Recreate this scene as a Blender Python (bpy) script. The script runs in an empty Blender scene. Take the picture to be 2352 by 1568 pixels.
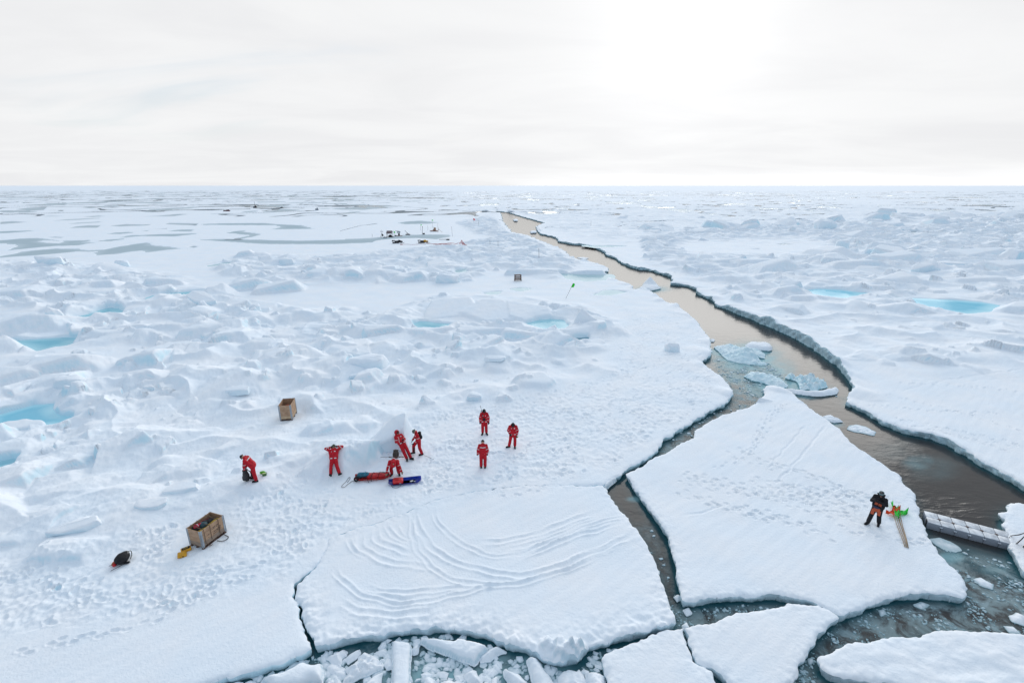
import bpy, bmesh, math, random
import numpy as np
from mathutils import Vector, Matrix, noise as mnoise
from mathutils.bvhtree import BVHTree

random.seed(7)
RNG = np.random.default_rng(11)
SC = bpy.context.scene
COL = SC.collection
RAD = math.radians

# ------------------------------------------------------------------ camera
CAM_H = 15.3                      # metres above the snow
FPX = 1110.7                      # focal length in pixels of a 2352 wide frame
PITCH = math.atan(358.0 / FPX)    # camera looks down by this
cd = bpy.data.cameras.new("camera")
cam = bpy.data.objects.new("camera", cd)
COL.objects.link(cam)
cd.sensor_width = 36.0
cd.lens = 36.0 * FPX / 2352.0
cd.clip_start = 0.1
cd.clip_end = 60000.0
cam.location = (0, 0, CAM_H)
cam.rotation_euler = (math.pi / 2 - PITCH, 0, 0)
SC.camera = cam
CP, SP = math.cos(PITCH), math.sin(PITCH)

# ------------------------------------------------------------------ light
SUN_EL, SUN_AZ = RAD(15), RAD(17.5)         # azimuth to the right of straight ahead
SUN_DIR = Vector((math.sin(SUN_AZ) * math.cos(SUN_EL), math.cos(SUN_AZ) * math.cos(SUN_EL), math.sin(SUN_EL)))
sl = bpy.data.lights.new("sun", 'SUN')
sl.energy = 1.7
sl.angle = RAD(50)
sl.color = (1.0, 0.97, 0.93)
so = bpy.data.objects.new("sun", sl)
COL.objects.link(so)
so.rotation_euler = (-SUN_DIR).to_track_quat('-Z', 'Y').to_euler()
so.location = (10, 30, 60)

SC.view_settings.view_transform = 'Standard'
SC.view_settings.look = 'None'
SC.view_settings.gamma = 1.0
SC.view_settings.exposure = 0.08
SC.render.engine = 'CYCLES'
SC.cycles.use_denoising = True
SC.cycles.max_bounces = 6
SC.cycles.diffuse_bounces = 4
SC.cycles.glossy_bounces = 3
SC.cycles.caustics_reflective = False
SC.cycles.caustics_refractive = False


class NT:
    """small helper to write node trees"""
    def __init__(self, tree):
        self.t = tree
        tree.nodes.clear()

    def n(self, typ, **kw):
        nd = self.t.nodes.new(typ)
        ins = kw.pop('ins', {})
        for k, v in kw.items():
            setattr(nd, k, v)
        for k, v in ins.items():
            self.put(nd.inputs[k], v)
        return nd

    def put(self, sock, v):
        if isinstance(v, bpy.types.NodeSocket):
            self.t.links.new(v, sock)
        else:
            sock.default_value = v

    def math(self, op, a, b=None, c=None, clamp=False):
        nd = self.n('ShaderNodeMath', operation=op, use_clamp=clamp)
        self.put(nd.inputs[0], a)
        if b is not None:
            self.put(nd.inputs[1], b)
        if c is not None:
            self.put(nd.inputs[2], c)
        return nd.outputs[0]

    def vmath(self, op, a, b=None):
        nd = self.n('ShaderNodeVectorMath', operation=op)
        self.put(nd.inputs[0], a)
        if b is not None:
            self.put(nd.inputs[1], b)
        return nd.outputs['Value'] if op == 'DOT_PRODUCT' else nd.outputs[0]

    def mix(self, f, a, b, blend='MIX'):
        nd = self.n('ShaderNodeMix', data_type='RGBA', blend_type=blend)
        self.put(nd.inputs['Factor'], f)
        self.put(nd.inputs[6], a)
        self.put(nd.inputs[7], b)
        return nd.outputs[2]

    def ss(self, v, lo, hi, a=0.0, b=1.0):
        nd = self.n('ShaderNodeMapRange', interpolation_type='SMOOTHSTEP')
        for s, x in zip(('Value', 'From Min', 'From Max', 'To Min', 'To Max'), (v, lo, hi, a, b)):
            self.put(nd.inputs[s], x)
        return nd.outputs[0]

    def noise(self, vec, scale, detail=4.0, rough=0.55, dist=0.0):
        nd = self.n('ShaderNodeTexNoise', ins={'Vector': vec, 'Scale': scale, 'Detail': detail, 'Roughness': rough, 'Distortion': dist})
        return nd.outputs[0]


def C4(r, g, b):
    return (r, g, b, 1.0)


# sky: Nishita blue behind a bright thin overcast with the sun hidden in it
W = bpy.data.worlds.new("World")
SC.world = W
W.use_nodes = True
k = NT(W.node_tree)
tc = k.n('ShaderNodeTexCoord').outputs['Generated']
nish = k.n('ShaderNodeTexSky', sky_type='NISHITA', sun_disc=False, sun_elevation=SUN_EL, sun_rotation=SUN_AZ)
sep = k.n('ShaderNodeSeparateXYZ', ins={0: tc})
X_, Y_, Z_ = sep.outputs
zc = k.math('MAXIMUM', Z_, 0.0)
den = k.math('ADD', zc, 0.10)
px_ = k.math('DIVIDE', X_, den)
py_ = k.math('DIVIDE', Y_, den)
pl = k.n('ShaderNodeCombineXYZ', ins={0: px_, 1: k.math('MULTIPLY', py_, 1.5), 2: 0.0}).outputs[0]
cl1 = k.noise(pl, 0.55, 6, 0.55, 0.5)
cl2 = k.noise(k.vmath('ADD', pl, (7.3, 2.1, 4.4)), 0.35, 5, 0.55, 0.7)
sd = k.vmath('DOT_PRODUCT', tc, tuple(SUN_DIR))
sd = k.math('MAXIMUM', sd, 0.0)
glow = k.math('MULTIPLY', k.math('POWER', sd, 14.0), 0.07)
glow2 = k.math('MULTIPLY', k.math('POWER', sd, 90.0), 0.14)
elev = k.ss(zc, 0.45, 0.8)
front = k.ss(Y_, -0.5, 0.7)
lo = k.mix(front, C4(0.47, 0.56, 0.67), C4(0.825, 0.83, 0.84))
hi = k.mix(front, C4(0.44, 0.56, 0.71), C4(0.63, 0.745, 0.87))
base = k.mix(elev, lo, hi)
base = k.mix(1.0, base, k.n('ShaderNodeCombineColor', ins={0: k.ss(cl1, 0.3, 0.7, 0.965, 1.05), 1: k.ss(cl1, 0.3, 0.7, 0.965, 1.05), 2: k.ss(cl1, 0.3, 0.7, 0.97, 1.045)}).outputs[0], 'MULTIPLY')
hole = k.math('MULTIPLY', k.ss(cl2, 0.52, 0.68), k.math('MULTIPLY', k.ss(X_, 0.0, -0.45, 0.0, 0.5), k.ss(Z_, 0.03, 0.12)))
blue = k.mix(1.0, nish.outputs[0], C4(0.11, 0.11, 0.11), 'MULTIPLY')
blue = k.mix(0.55, blue, C4(0.70, 0.80, 0.92))
base = k.mix(hole, base, blue)
band = k.math('MULTIPLY', k.ss(zc, 0.035, 0.004), k.ss(X_, -0.1, 0.25, 0.0, 0.14))
gsum = k.math('ADD', k.math('ADD', glow, glow2), band)
gcol = k.n('ShaderNodeCombineColor', ins={0: gsum, 1: k.math('MULTIPLY', gsum, 0.98), 2: k.math('MULTIPLY', gsum, 0.95)}).outputs[0]
base = k.mix(1.0, base, gcol, 'ADD')
bg = k.n('ShaderNodeBackground', ins={'Color': base, 'Strength': 1.0})
k.n('ShaderNodeOutputWorld', ins={'Surface': bg.outputs[0]})


# ------------------------------------------------------------------ pixel <-> ground
def gnd(px, py, z=0.0):
    u, v = px - 1176.0, py - 784.0
    down = v * CP + FPX * SP
    fwd = FPX * CP - v * SP
    s = (CAM_H - z) / down
    return u * s, fwd * s


def P(px, py, z=0.0):
    x, y = gnd(px, py, z)
    return Vector((x, y, z))


def G(pts, z=0.0):
    return np.array([gnd(a, b, z) for a, b in pts], dtype=np.float64)


def q1(pts): return [(x * .336, 395.1 + y * .336) for x, y in pts]
def q2(pts): return [(781 + x * .336, 395.1 + y * .336) for x, y in pts]
def q3(pts): return [(1561.9 + x * .336, 395.1 + y * .336) for x, y in pts]
def q4(pts): return [(x * .4143, 918.8 + y * .4143) for x, y in pts]
def q5(pts): return [(781 + x * .4143, 918.8 + y * .4143) for x, y in pts]
def q6(pts): return [(1561.9 + x * .4143, 918.8 + y * .4143) for x, y in pts]
def qf(pts): return [(x * .25, 404.3 + y * .25) for x, y in pts]


# ------------------------------------------------------------------ noise in numpy
_perm = RNG.permutation(4096)
_ga = RNG.uniform(0, 2 * np.pi, 4096)
_gx, _gy = np.cos(_ga).astype(np.float32), np.sin(_ga).astype(np.float32)


def perlin(x, y, seed=0):
    x = np.asarray(x, dtype=np.float32) + np.float32(seed * 37.13)
    y = np.asarray(y, dtype=np.float32) + np.float32(seed * 91.7)
    xi = np.floor(x); yi = np.floor(y)
    fx = x - xi; fy = y - yi
    xi = xi.astype(np.int32); yi = yi.astype(np.int32)
    u = fx * fx * fx * (fx * (fx * 6 - 15) + 10)
    v = fy * fy * fy * (fy * (fy * 6 - 15) + 10)

    def g(ix, iy, dx, dy):
        h = _perm[(ix + _perm[iy & 4095]) & 4095]
        return _gx[h] * dx + _gy[h] * dy
    a = g(xi, yi, fx, fy); b = g(xi + 1, yi, fx - 1, fy)
    c = g(xi, yi + 1, fx, fy - 1); d = g(xi + 1, yi + 1, fx - 1, fy - 1)
    return (a + u * (b - a) + v * ((c + u * (d - c)) - (a + u * (b - a)))) * 1.5


def sstep(a, b, x):
    t = np.clip((x - a) / (b - a), 0, 1)
    return t * t * (3 - 2 * t)


def poly_sd(x, y, poly):
    """signed distance, positive inside"""
    poly = np.asarray(poly, dtype=np.float64)
    sh = x.shape
    x = x.ravel().astype(np.float32); y = y.ravel().astype(np.float32)
    d2 = np.full(x.shape, 1e18, dtype=np.float32)
    ins = np.zeros(x.shape, dtype=bool)
    n = len(poly)
    for i in range(n):
        ax, ay = (np.float32(t) for t in poly[i]); bx, by = (np.float32(t) for t in poly[(i + 1) % n])
        ex, ey = bx - ax, by - ay
        l2 = ex * ex + ey * ey
        if l2 < 1e-12:
            continue
        wx, wy = x - ax, y - ay
        t = np.clip((wx * ex + wy * ey) / l2, 0, 1)
        dx = wx - t * ex; dy = wy - t * ey
        np.minimum(d2, dx * dx + dy * dy, out=d2)
        if ay != by:
            ins ^= ((ay > y) != (by > y)) & (x < ex * (y - ay) / ey + ax)
    d = np.sqrt(d2)
    return np.where(ins, d, -d).reshape(sh)


def line_sd(x, y, pts):
    sh = x.shape
    x = x.ravel().astype(np.float32); y = y.ravel().astype(np.float32)
    d2 = np.full(x.shape, 1e18, dtype=np.float32)
    for (ax, ay), (bx, by) in zip(pts[:-1], pts[1:]):
        ex, ey = np.float32(bx - ax), np.float32(by - ay)
        wx, wy = x - np.float32(ax), y - np.float32(ay)
        t = np.clip((wx * ex + wy * ey) / (ex * ex + ey * ey + 1e-9), 0, 1)
        dx = wx - t * ex; dy = wy - t * ey
        np.minimum(d2, dx * dx + dy * dy, out=d2)
    return np.sqrt(d2).reshape(sh)


def smooth_line(pts, n=8):
    """Catmull-Rom through points"""
    p = [np.array(a, float) for a in pts]
    p = [2 * p[0] - p[1]] + p + [2 * p[-1] - p[-2]]
    out = []
    for i in range(1, len(p) - 2):
        for j in range(n):
            t = j / n
            out.append(0.5 * ((2 * p[i]) + (-p[i - 1] + p[i + 1]) * t + (2 * p[i - 1] - 5 * p[i] + 4 * p[i + 1] - p[i + 2]) * t * t + (-p[i - 1] + 3 * p[i] - 3 * p[i + 1] + p[i + 2]) * t ** 3))
    out.append(p[-2])
    return out


# ------------------------------------------------------------------ object helpers
def put(name, me, mats=None, parent=None, loc=None, rot=None, **props):
    o = bpy.data.objects.new(name, me)
    COL.objects.link(o)
    if mats is not None and me is not None:
        for m in (mats if isinstance(mats, (list, tuple)) else [mats]):
            me.materials.append(m)
    if parent is not None:
        o.parent = parent
    if loc is not None:
        o.location = loc
    if rot is not None:
        o.rotation_euler = rot
    for a, b in props.items():
        o[a] = b
    return o


def thing(name, label, cat, loc=(0, 0, 0), rz=0.0, group=None):
    o = bpy.data.objects.new(name, None)
    COL.objects.link(o)
    o.empty_display_size = 0.2
    o.location = loc
    o.rotation_euler = (0, 0, rz)
    o['label'] = label
    o['category'] = cat
    if group:
        o['group'] = group
    return o


def tag(o, label, cat, group=None):
    o['label'] = label
    o['category'] = cat
    if group:
        o['group'] = group
    return o


def np_mesh(name, v, faces, attrs=None, smooth=True):
    """v (N,3); faces list of int arrays (M,k)"""
    me = bpy.data.meshes.new(name)
    v = np.ascontiguousarray(v, dtype=np.float32)
    faces = [np.asarray(f, dtype=np.int32) for f in faces if len(f)]
    nl = sum(f.size for f in faces); nf = sum(len(f) for f in faces)
    me.vertices.add(len(v)); me.loops.add(nl); me.polygons.add(nf)
    me.vertices.foreach_set('co', v.ravel())
    me.loops.foreach_set('vertex_index', np.concatenate([f.ravel() for f in faces]))
    tot = np.concatenate([np.full(len(f), f.shape[1], dtype=np.int32) for f in faces])
    st = np.concatenate([[0], np.cumsum(tot)[:-1]]).astype(np.int32)
    me.polygons.foreach_set('loop_start', st)
    try:
        me.polygons.foreach_set('loop_total', tot)
    except Exception:
        pass
    me.polygons.foreach_set('use_smooth', np.full(nf, smooth, dtype=bool))
    me.update(calc_edges=True)
    for an, av in (attrs or {}).items():
        a = me.attributes.new(an, 'FLOAT', 'POINT')
        a.data.foreach_set('value', np.ascontiguousarray(av, dtype=np.float32))
    return me


# ------------------------------------------------------------------ materials of the setting
def new_mat(name):
    m = bpy.data.materials.new(name)
    m.use_nodes = True
    return m, NT(m.node_tree)


def snow_mat(name, ice=(0.60, 0.80, 0.88), ponds=False, lo=0.30, hi=0.78, sa=(0.83, 0.88, 0.93), sb=(0.885, 0.895, 0.915)):
    m, k = new_mat(name)
    geo = k.n('ShaderNodeNewGeometry')
    pos = geo.outputs['Position']
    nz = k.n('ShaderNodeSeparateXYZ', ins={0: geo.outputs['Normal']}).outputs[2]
    wz = k.n('ShaderNodeSeparateXYZ', ins={0: pos}).outputs[2]
    n1 = k.noise(pos, 0.35, 4, 0.55)
    n2 = k.noise(pos, 3.0, 5, 0.6)
    snow = k.mix(k.ss(n1, 0.3, 0.7), C4(*sa), C4(*sb))
    snow = k.mix(k.ss(n2, 0.35, 0.75, 0.0, 0.35), snow, C4(*(c_ * .985 for c_ in sa)))
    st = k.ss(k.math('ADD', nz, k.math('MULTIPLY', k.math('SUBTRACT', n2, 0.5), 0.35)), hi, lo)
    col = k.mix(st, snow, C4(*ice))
    wet = k.ss(wz, -0.34, -0.44)
    col = k.mix(wet, col, C4(0.16, 0.33, 0.37))
    rough = 0.8
    spec = 0.1
    bs = k.n('ShaderNodeBsdfPrincipled')
    if ponds:
        pond = k.n('ShaderNodeAttribute', attribute_name='pond').outputs['Fac']
        lead = k.n('ShaderNodeAttribute', attribute_name='lead').outputs['Fac']
        blue = k.n('ShaderNodeAttribute', attribute_name='blue').outputs['Fac']
        col = k.mix(blue, col, C4(0.42, 0.72, 0.86))
        pf = k.ss(pond, 0.35, 0.65)
        lf = k.ss(lead, 0.35, 0.65)
        pcol = k.mix(n1, C4(0.36, 0.45, 0.50), C4(0.50, 0.58, 0.62))
        col = k.mix(pf, col, pcol)
        col = k.mix(lf, col, C4(0.13, 0.17, 0.20))
        rough = k.math('SUBTRACT', 0.8, k.math('ADD', k.math('MULTIPLY', pf, 0.3), k.math('MULTIPLY', lf, 0.3)))
        spec = k.math('ADD', 0.1, k.math('MULTIPLY', lf, -0.06))
    k.put(bs.inputs['Base Color'], col)
    k.put(bs.inputs['Roughness'], rough)
    k.put(bs.inputs['Specular IOR Level'], spec)
    b1 = k.noise(pos, 9.0, 4, 0.65)
    b2 = k.noise(pos, 45.0, 2, 0.6)
    bh = k.math('ADD', k.math('MULTIPLY', b1, 0.05), k.math('MULTIPLY', b2, 0.012))
    bp = k.n('ShaderNodeBump', ins={'Strength': 0.55, 'Distance': 1.0, 'Height': bh})
    k.put(bs.inputs['Normal'], bp.outputs[0])
    k.n('ShaderNodeOutputMaterial', ins={'Surface': bs.outputs[0]})
    return m


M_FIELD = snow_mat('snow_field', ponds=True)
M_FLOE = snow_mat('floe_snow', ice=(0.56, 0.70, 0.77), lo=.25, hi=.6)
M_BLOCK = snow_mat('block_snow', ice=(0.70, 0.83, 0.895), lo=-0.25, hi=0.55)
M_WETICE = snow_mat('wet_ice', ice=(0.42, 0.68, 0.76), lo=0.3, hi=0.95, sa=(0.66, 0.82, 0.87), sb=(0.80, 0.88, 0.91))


def glossy_mix(k, col, rough, nrm, tint, cap, mul=1.0):
    """calm but skimmed surface: the mirror part never rises above cap"""
    fr = k.n('ShaderNodeFresnel', ins={'IOR': 1.33, 'Normal': nrm}).outputs[0]
    di = k.n('ShaderNodeBsdfDiffuse', ins={'Color': col})
    gl_ = k.n('ShaderNodeBsdfGlossy', ins={'Color': C4(*tint), 'Roughness': rough, 'Normal': nrm})
    mx = k.n('ShaderNodeMixShader', ins={0: k.math('MULTIPLY', k.math('MINIMUM', fr, cap), mul), 1: di.outputs[0], 2: gl_.outputs[0]})
    k.n('ShaderNodeOutputMaterial', ins={'Surface': mx.outputs[0]})


def water_mat():
    m, k = new_mat('sea_water')
    pos = k.n('ShaderNodeNewGeometry').outputs['Position']
    slush = k.n('ShaderNodeAttribute', attribute_name='slush').outputs['Fac']
    teal = k.n('ShaderNodeAttribute', attribute_name='teal').outputs['Fac']
    pale = k.n('ShaderNodeAttribute', attribute_name='pale').outputs['Fac']
    clear = k.n('ShaderNodeAttribute', attribute_name='clear').outputs['Fac']
    rip = k.n('ShaderNodeAttribute', attribute_name='ripple').outputs['Fac']
    n1 = k.noise(pos, 0.5, 4, 0.6)
    col = k.mix(n1, C4(0.034, 0.033, 0.034), C4(0.050, 0.047, 0.046))
    col = k.mix(clear, col, C4(0.028, 0.085, 0.105))
    # slush: grey green grease ice with paler plates and bits
    ns = k.noise(pos, 1.3, 6, 0.65, 0.6)
    vo = k.n('ShaderNodeTexVoronoi', feature='DISTANCE_TO_EDGE', ins={'Vector': pos, 'Scale': 1.6, 'Randomness': 1.0})
    vc = k.n('ShaderNodeTexVoronoi', feature='F1', ins={'Vector': pos, 'Scale': 1.6, 'Randomness': 1.0})
    pv = k.n('ShaderNodeSeparateColor', ins={0: vc.outputs['Color']}).outputs[0]
    sfac = k.math('MULTIPLY', slush, k.ss(ns, 0.36, 0.60))
    sl1 = k.mix(ns, C4(0.10, 0.155, 0.165), C4(0.30, 0.37, 0.38))
    plate = k.math('MULTIPLY', k.ss(vo.outputs[0], 0.03, 0.10), k.ss(pv, 0.45, 0.8))
    sl1 = k.mix(k.math('MULTIPLY', plate, 0.55), sl1, C4(0.30, 0.40, 0.43))
    col = k.mix(sfac, col, sl1)
    fine = k.noise(pos, 7.0, 5, 0.7)
    bits = k.math('MULTIPLY', k.ss(fine, 0.60, 0.68), k.math('MULTIPLY', slush, k.ss(ns, 0.45, 0.65)))
    col = k.mix(bits, col, C4(0.62, 0.70, 0.73))
    col = k.mix(teal, col, C4(0.012, 0.085, 0.105))
    col = k.mix(pale, col, C4(0.30, 0.52, 0.56))
    rough = k.math('ADD', 0.16, k.math('MULTIPLY', k.math('MAXIMUM', bits, k.math('MULTIPLY', sfac, 0.35)), 0.6))
    w1 = k.noise(k.vmath('MULTIPLY', pos, (1.0, 1.6, 1.0)), 1.2, 3, 0.5)
    mp = k.n('ShaderNodeMapping', ins={'Vector': pos})
    mp.inputs['Rotation'].default_value = (0, 0, RAD(20))
    mp.inputs['Scale'].default_value = (0.5, 1.7, 1.0)
    w2 = k.noise(mp.outputs[0], 1.6, 3, 0.5, 0.8)
    h = k.math('ADD', k.math('MULTIPLY', w1, 0.018), k.math('MULTIPLY', k.math('MULTIPLY', w2, rip), 0.07))
    h = k.math('ADD', h, k.math('MULTIPLY', k.math('MULTIPLY', fine, slush), 0.035))
    bp = k.n('ShaderNodeBump', ins={'Strength': 1.0, 'Distance': 1.0, 'Height': h})
    glossy_mix(k, col, rough, bp.outputs[0], (0.68, 0.685, 0.685), 0.21, k.math('SUBTRACT', 1.0, k.math('MULTIPLY', k.math('MAXIMUM', pale, k.math('MULTIPLY', sfac, 0.7)), 0.8)))
    return m


M_WATER = water_mat()


def pond_mat(name, a, b, rough=0.10, spec=0.06):
    m, k = new_mat(name)
    pos = k.n('ShaderNodeNewGeometry').outputs['Position']
    dep = k.n('ShaderNodeAttribute', attribute_name='depth').outputs['Fac']
    n1 = k.noise(pos, 0.4, 4, 0.6)
    f = k.math('ADD', k.math('MULTIPLY', dep, 0.75), k.math('MULTIPLY', k.math('SUBTRACT', n1, 0.4), 0.6), clamp=True)
    col = k.mix(f, C4(*a), C4(*b))
    bp = k.n('ShaderNodeBump', ins={'Strength': 0.3, 'Distance': 0.02, 'Height': k.noise(pos, 2.5, 3)})
    glossy_mix(k, col, rough, bp.outputs[0], (1, 1, 1), spec)
    return m


M_POND = pond_mat('pond_blue', (0.44, 0.70, 0.77), (0.18, 0.47, 0.58))
M_POND_BRIGHT = pond_mat('pond_turquoise', (0.50, 0.80, 0.88), (0.16, 0.52, 0.68))
M_POND_PALE = pond_mat('pond_pale', (0.52, 0.66, 0.69), (0.36, 0.52, 0.57), 0.12)
M_POND_GREY = pond_mat('pond_grey', (0.52, 0.60, 0.64), (0.40, 0.49, 0.53), 0.45, 0.05)
M_POND_DARK = pond_mat('pond_dark', (0.20, 0.36, 0.44), (0.05, 0.16, 0.22))
# ------------------------------------------------------------------ outlines of the open water and the floes (traced, put on the ground plane)
WZ = -0.42                                   # sea level below the snow
LEAD_RIGHT = ([(2460, 1170)] + q6([(1850, 430), (1700, 350), (1600, 290), (1480, 220), (1400, 190), (1250, 160), (1130, 110), (1030, 50), (930, 2)])
              + q3([(1150, 1520), (1195, 1480), (1150, 1400), (1118, 1350), (1060, 1290), (930, 1200), (780, 1110), (640, 1050), (540, 1010), (420, 960), (310, 915), (240, 895), (215, 860), (110, 820), (118, 795), (60, 770), (0, 763)])
              + q2([(2268, 755), (2262, 705), (2200, 680), (2080, 655), (2040, 655), (1910, 610), (1900, 590), (1820, 560), (1810, 540), (1720, 505), (1640, 488), (1590, 488), (1490, 468), (1485, 452), (1445, 435), (1365, 418), (1340, 372), (1400, 345), (1300, 318), (1200, 290), (1165, 279), (1128, 272), (1070, 266)]))
LEAD_LEFT = (q2([(1060, 269), (1095, 278), (1100, 287), (1112, 335), (1150, 385), (1180, 410), (1290, 435), (1370, 470), (1480, 510), (1540, 540), (1560, 565), (1640, 600), (1750, 620), (1825, 650), (1822, 690), (1840, 715), (2000, 772), (2000, 802), (2080, 790), (2150, 830), (2220, 880), (2300, 905)])
             + [(1565, 708), (1590, 728), (1610, 750), (1628, 775), (1632, 800), (1628, 818), (1610, 828), (1640, 850), (1665, 870), (1682, 895), (1680, 912), (1655, 930), (1625, 945), (1590, 965), (1560, 985), (1525, 1005), (1515, 1020), (1500, 1040), (1470, 1057), (1440, 1075), (1420, 1088), (1386, 1110)])
C_TOP = [(1350, 1111), (1300, 1112), (1250, 1113), (1200, 1114), (1150, 1118), (1100, 1125), (1050, 1135), (1000, 1147), (960, 1164), (920, 1180), (880, 1195), (840, 1205), (800, 1217), (756, 1234)]
CRACK = [(744, 1263), (727, 1290), (702, 1316), (677, 1337), (670, 1366), (684, 1381), (684, 1408), (696, 1445), (714, 1486)]
FIELD_LOW = [(690, 1500), (640, 1517), (590, 1532), (540, 1548), (500, 1558), (440, 1578), (380, 1598), (300, 1625), (260, 1700), (240, 2300), (200, 4000)]
W_PX = LEAD_RIGHT + LEAD_LEFT + C_TOP + CRACK + FIELD_LOW + [(6000, 4000), (3400, 1672)]
CEN_PX = ([(1386, 1111)] + C_TOP + [(746, 1263), (730, 1290), (705, 1318), (681, 1339), (675, 1366), (689, 1381), (691, 1408), (706, 1445), (724, 1484)]
          + [(760, 1475), (800, 1465), (850, 1455), (900, 1447), (960, 1440), (1000, 1437), (1050, 1440), (1090, 1447), (1130, 1459), (1165, 1478), (1210, 1490), (1240, 1500), (1270, 1514), (1305, 1518), (1330, 1516), (1345, 1502), (1352, 1478), (1400, 1468), (1450, 1455), (1490, 1444), (1530, 1434), (1554, 1426), (1553, 1414),
             (1545, 1400), (1530, 1360), (1520, 1325), (1505, 1290), (1490, 1255), (1465, 1212), (1440, 1185), (1410, 1148), (1395, 1130)])
RF_PX = ([(1770, 883), (1752, 890), (1757, 905), (1745, 915), (1725, 930)] + q6([(310, 50), (200, 95), (100, 150), (60, 210), (0, 240)])
         + [(1530, 1035), (1500, 1051), (1470, 1068), (1435, 1085), (1450, 1105), (1470, 1135), (1490, 1165), (1510, 1190), (1530, 1220), (1550, 1280), (1555, 1320), (1560, 1350), (1570, 1375)]
         + q6([(45, 1110), (200, 1095), (350, 1080), (550, 1075), (700, 1100), (800, 1140), (890, 1186), (1000, 1150), (1100, 1105), (1200, 1080), (1350, 1060), (1450, 1065), (1560, 1088), (1588, 1060), (1585, 1020), (1560, 960), (1520, 920), (1450, 850), (1410, 790), (1370, 720), (1350, 660), (1310, 550), (1300, 510), (1230, 430), (1210, 400), (1100, 330), (960, 240), (920, 200), (880, 150), (830, 110), (750, 60), (700, 20)])
         + [(1830, 905), (1800, 890)])
S1_PX = q6([(35, 1262), (150, 1232), (300, 1182), (480, 1152), (600, 1117), (700, 1130), (770, 1132), (872, 1190), (860, 1212), (770, 1290), (710, 1370), (660, 1450), (600, 1568)]) + [(1780, 1640), (1700, 1640)] + q6([(280, 1568), (250, 1530), (200, 1480), (100, 1440), (60, 1340)])
S2_PX = [(1568, 1440), (1530, 1448), (1485, 1461), (1440, 1478), (1398, 1494), (1384, 1512), (1400, 1560), (1420, 1640), (1690, 1640), (1662, 1600), (1650, 1568), (1634, 1536), (1590, 1515), (1576, 1476)]
S3_PX = [(2450, 1462), (2352, 1453), (2266, 1447), (2183, 1443), (2154, 1445), (2100, 1462), (2018, 1466), (1935, 1482), (1885, 1499), (1875, 1509), (1881, 1528), (1906, 1544), (1976, 1557), (2059, 1570), (2140, 1600), (2450, 1660)]
S4_PX = q6([(1870, 560), (1830, 580), (1785, 620), (1805, 650), (1790, 690), (1806, 700), (1830, 750), (1842, 800), (1850, 850), (1870, 890), (1907, 940)]) + [(2470, 1360), (2470, 1185), (2352, 1154)]

# ------------------------------------------------------------------ the ground grid: finer near, coarser far
LOD = 1.0
rows = [0.4 + .2 * i for i in range(41)] + [8.6]
while rows[-1] < 26000:
    y = rows[-1]
    nat = 0.75 * (y * y + CAM_H ** 2) / (CAM_H * 483.5)
    cap = 0.17 if y < 60 else 0.28 if y < 150 else 0.28 + (y - 150) / 250 * 0.9 if y < 400 else y / 170 if y < 1500 else y / 60
    rows.append(y + LOD * max(0.035, min(nat, cap)))
GY = np.array(rows)
_o = np.arange(1.13, 2.0, .0055)
GT = np.concatenate([-_o[::-1], np.linspace(-1.125, 1.125, int(1340 / LOD)), _o])
NR, NC = len(GY), len(GT)
DEP = GY * CP + CAM_H * SP
X = (DEP[:, None] * GT[None, :]).astype(np.float32)
Y = np.repeat(GY[:, None], NC, 1).astype(np.float32)
ROWSTEP = np.gradient(GY).astype(np.float32)[:, None]
_dep = Y * CP + CAM_H * SP
PX = (1176 + FPX * X / _dep).astype(np.float32)
PY = (784 - FPX * (Y * SP - CAM_H * CP) / _dep).astype(np.float32)
print('grid', NR, NC)


def window(pts, pad=1.0):
    """rows and columns of the grid covering world points"""
    pts = np.asarray(pts)
    y0, y1 = pts[:, 1].min() - pad, pts[:, 1].max() + pad
    r0 = max(0, np.searchsorted(GY, y0) - 1); r1 = min(NR, np.searchsorted(GY, y1) + 1)
    if r1 <= r0:
        return None
    ts = [(x + s) / (min(max(yy, GY[r0]), GY[r1 - 1]) * CP + CAM_H * SP) for x in (pts[:, 0].min(), pts[:, 0].max()) for s in (-pad, pad) for yy in (y0, y1)]
    c0 = max(0, np.searchsorted(GT, min(ts)) - 1); c1 = min(NC, np.searchsorted(GT, max(ts)) + 1)
    if c1 - c0 < 3 or r1 - r0 < 3:
        return None
    return slice(r0, r1), slice(c0, c1)


def fade(lam):
    """drop detail finer than the grid can carry"""
    return np.clip(lam / (2.0 * ROWSTEP) - 0.4, 0, 1)


def pxmask(poly, soft):
    """soft mask of a traced area (ground is one to one with the trace)"""
    poly = np.asarray(poly, float)
    m = np.zeros((NR, NC), np.float32)
    r = np.where((PY[:, 0] > poly[:, 1].min() - 2 * soft) & (PY[:, 0] < poly[:, 1].max() + 2 * soft))[0]
    if not len(r):
        return m
    c = np.where((PX[0] > poly[:, 0].min() - 2 * soft) & (PX[0] < poly[:, 0].max() + 2 * soft))[0]
    if not len(c):
        return m
    s = (slice(r[0], r[-1] + 1), slice(c[0], c[-1] + 1))
    yw = 1.0 + 0 * PY[s]
    m[s] = sstep(-soft, soft, poly_sd(PX[s], PY[s] * yw, poly))
    return m


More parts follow.
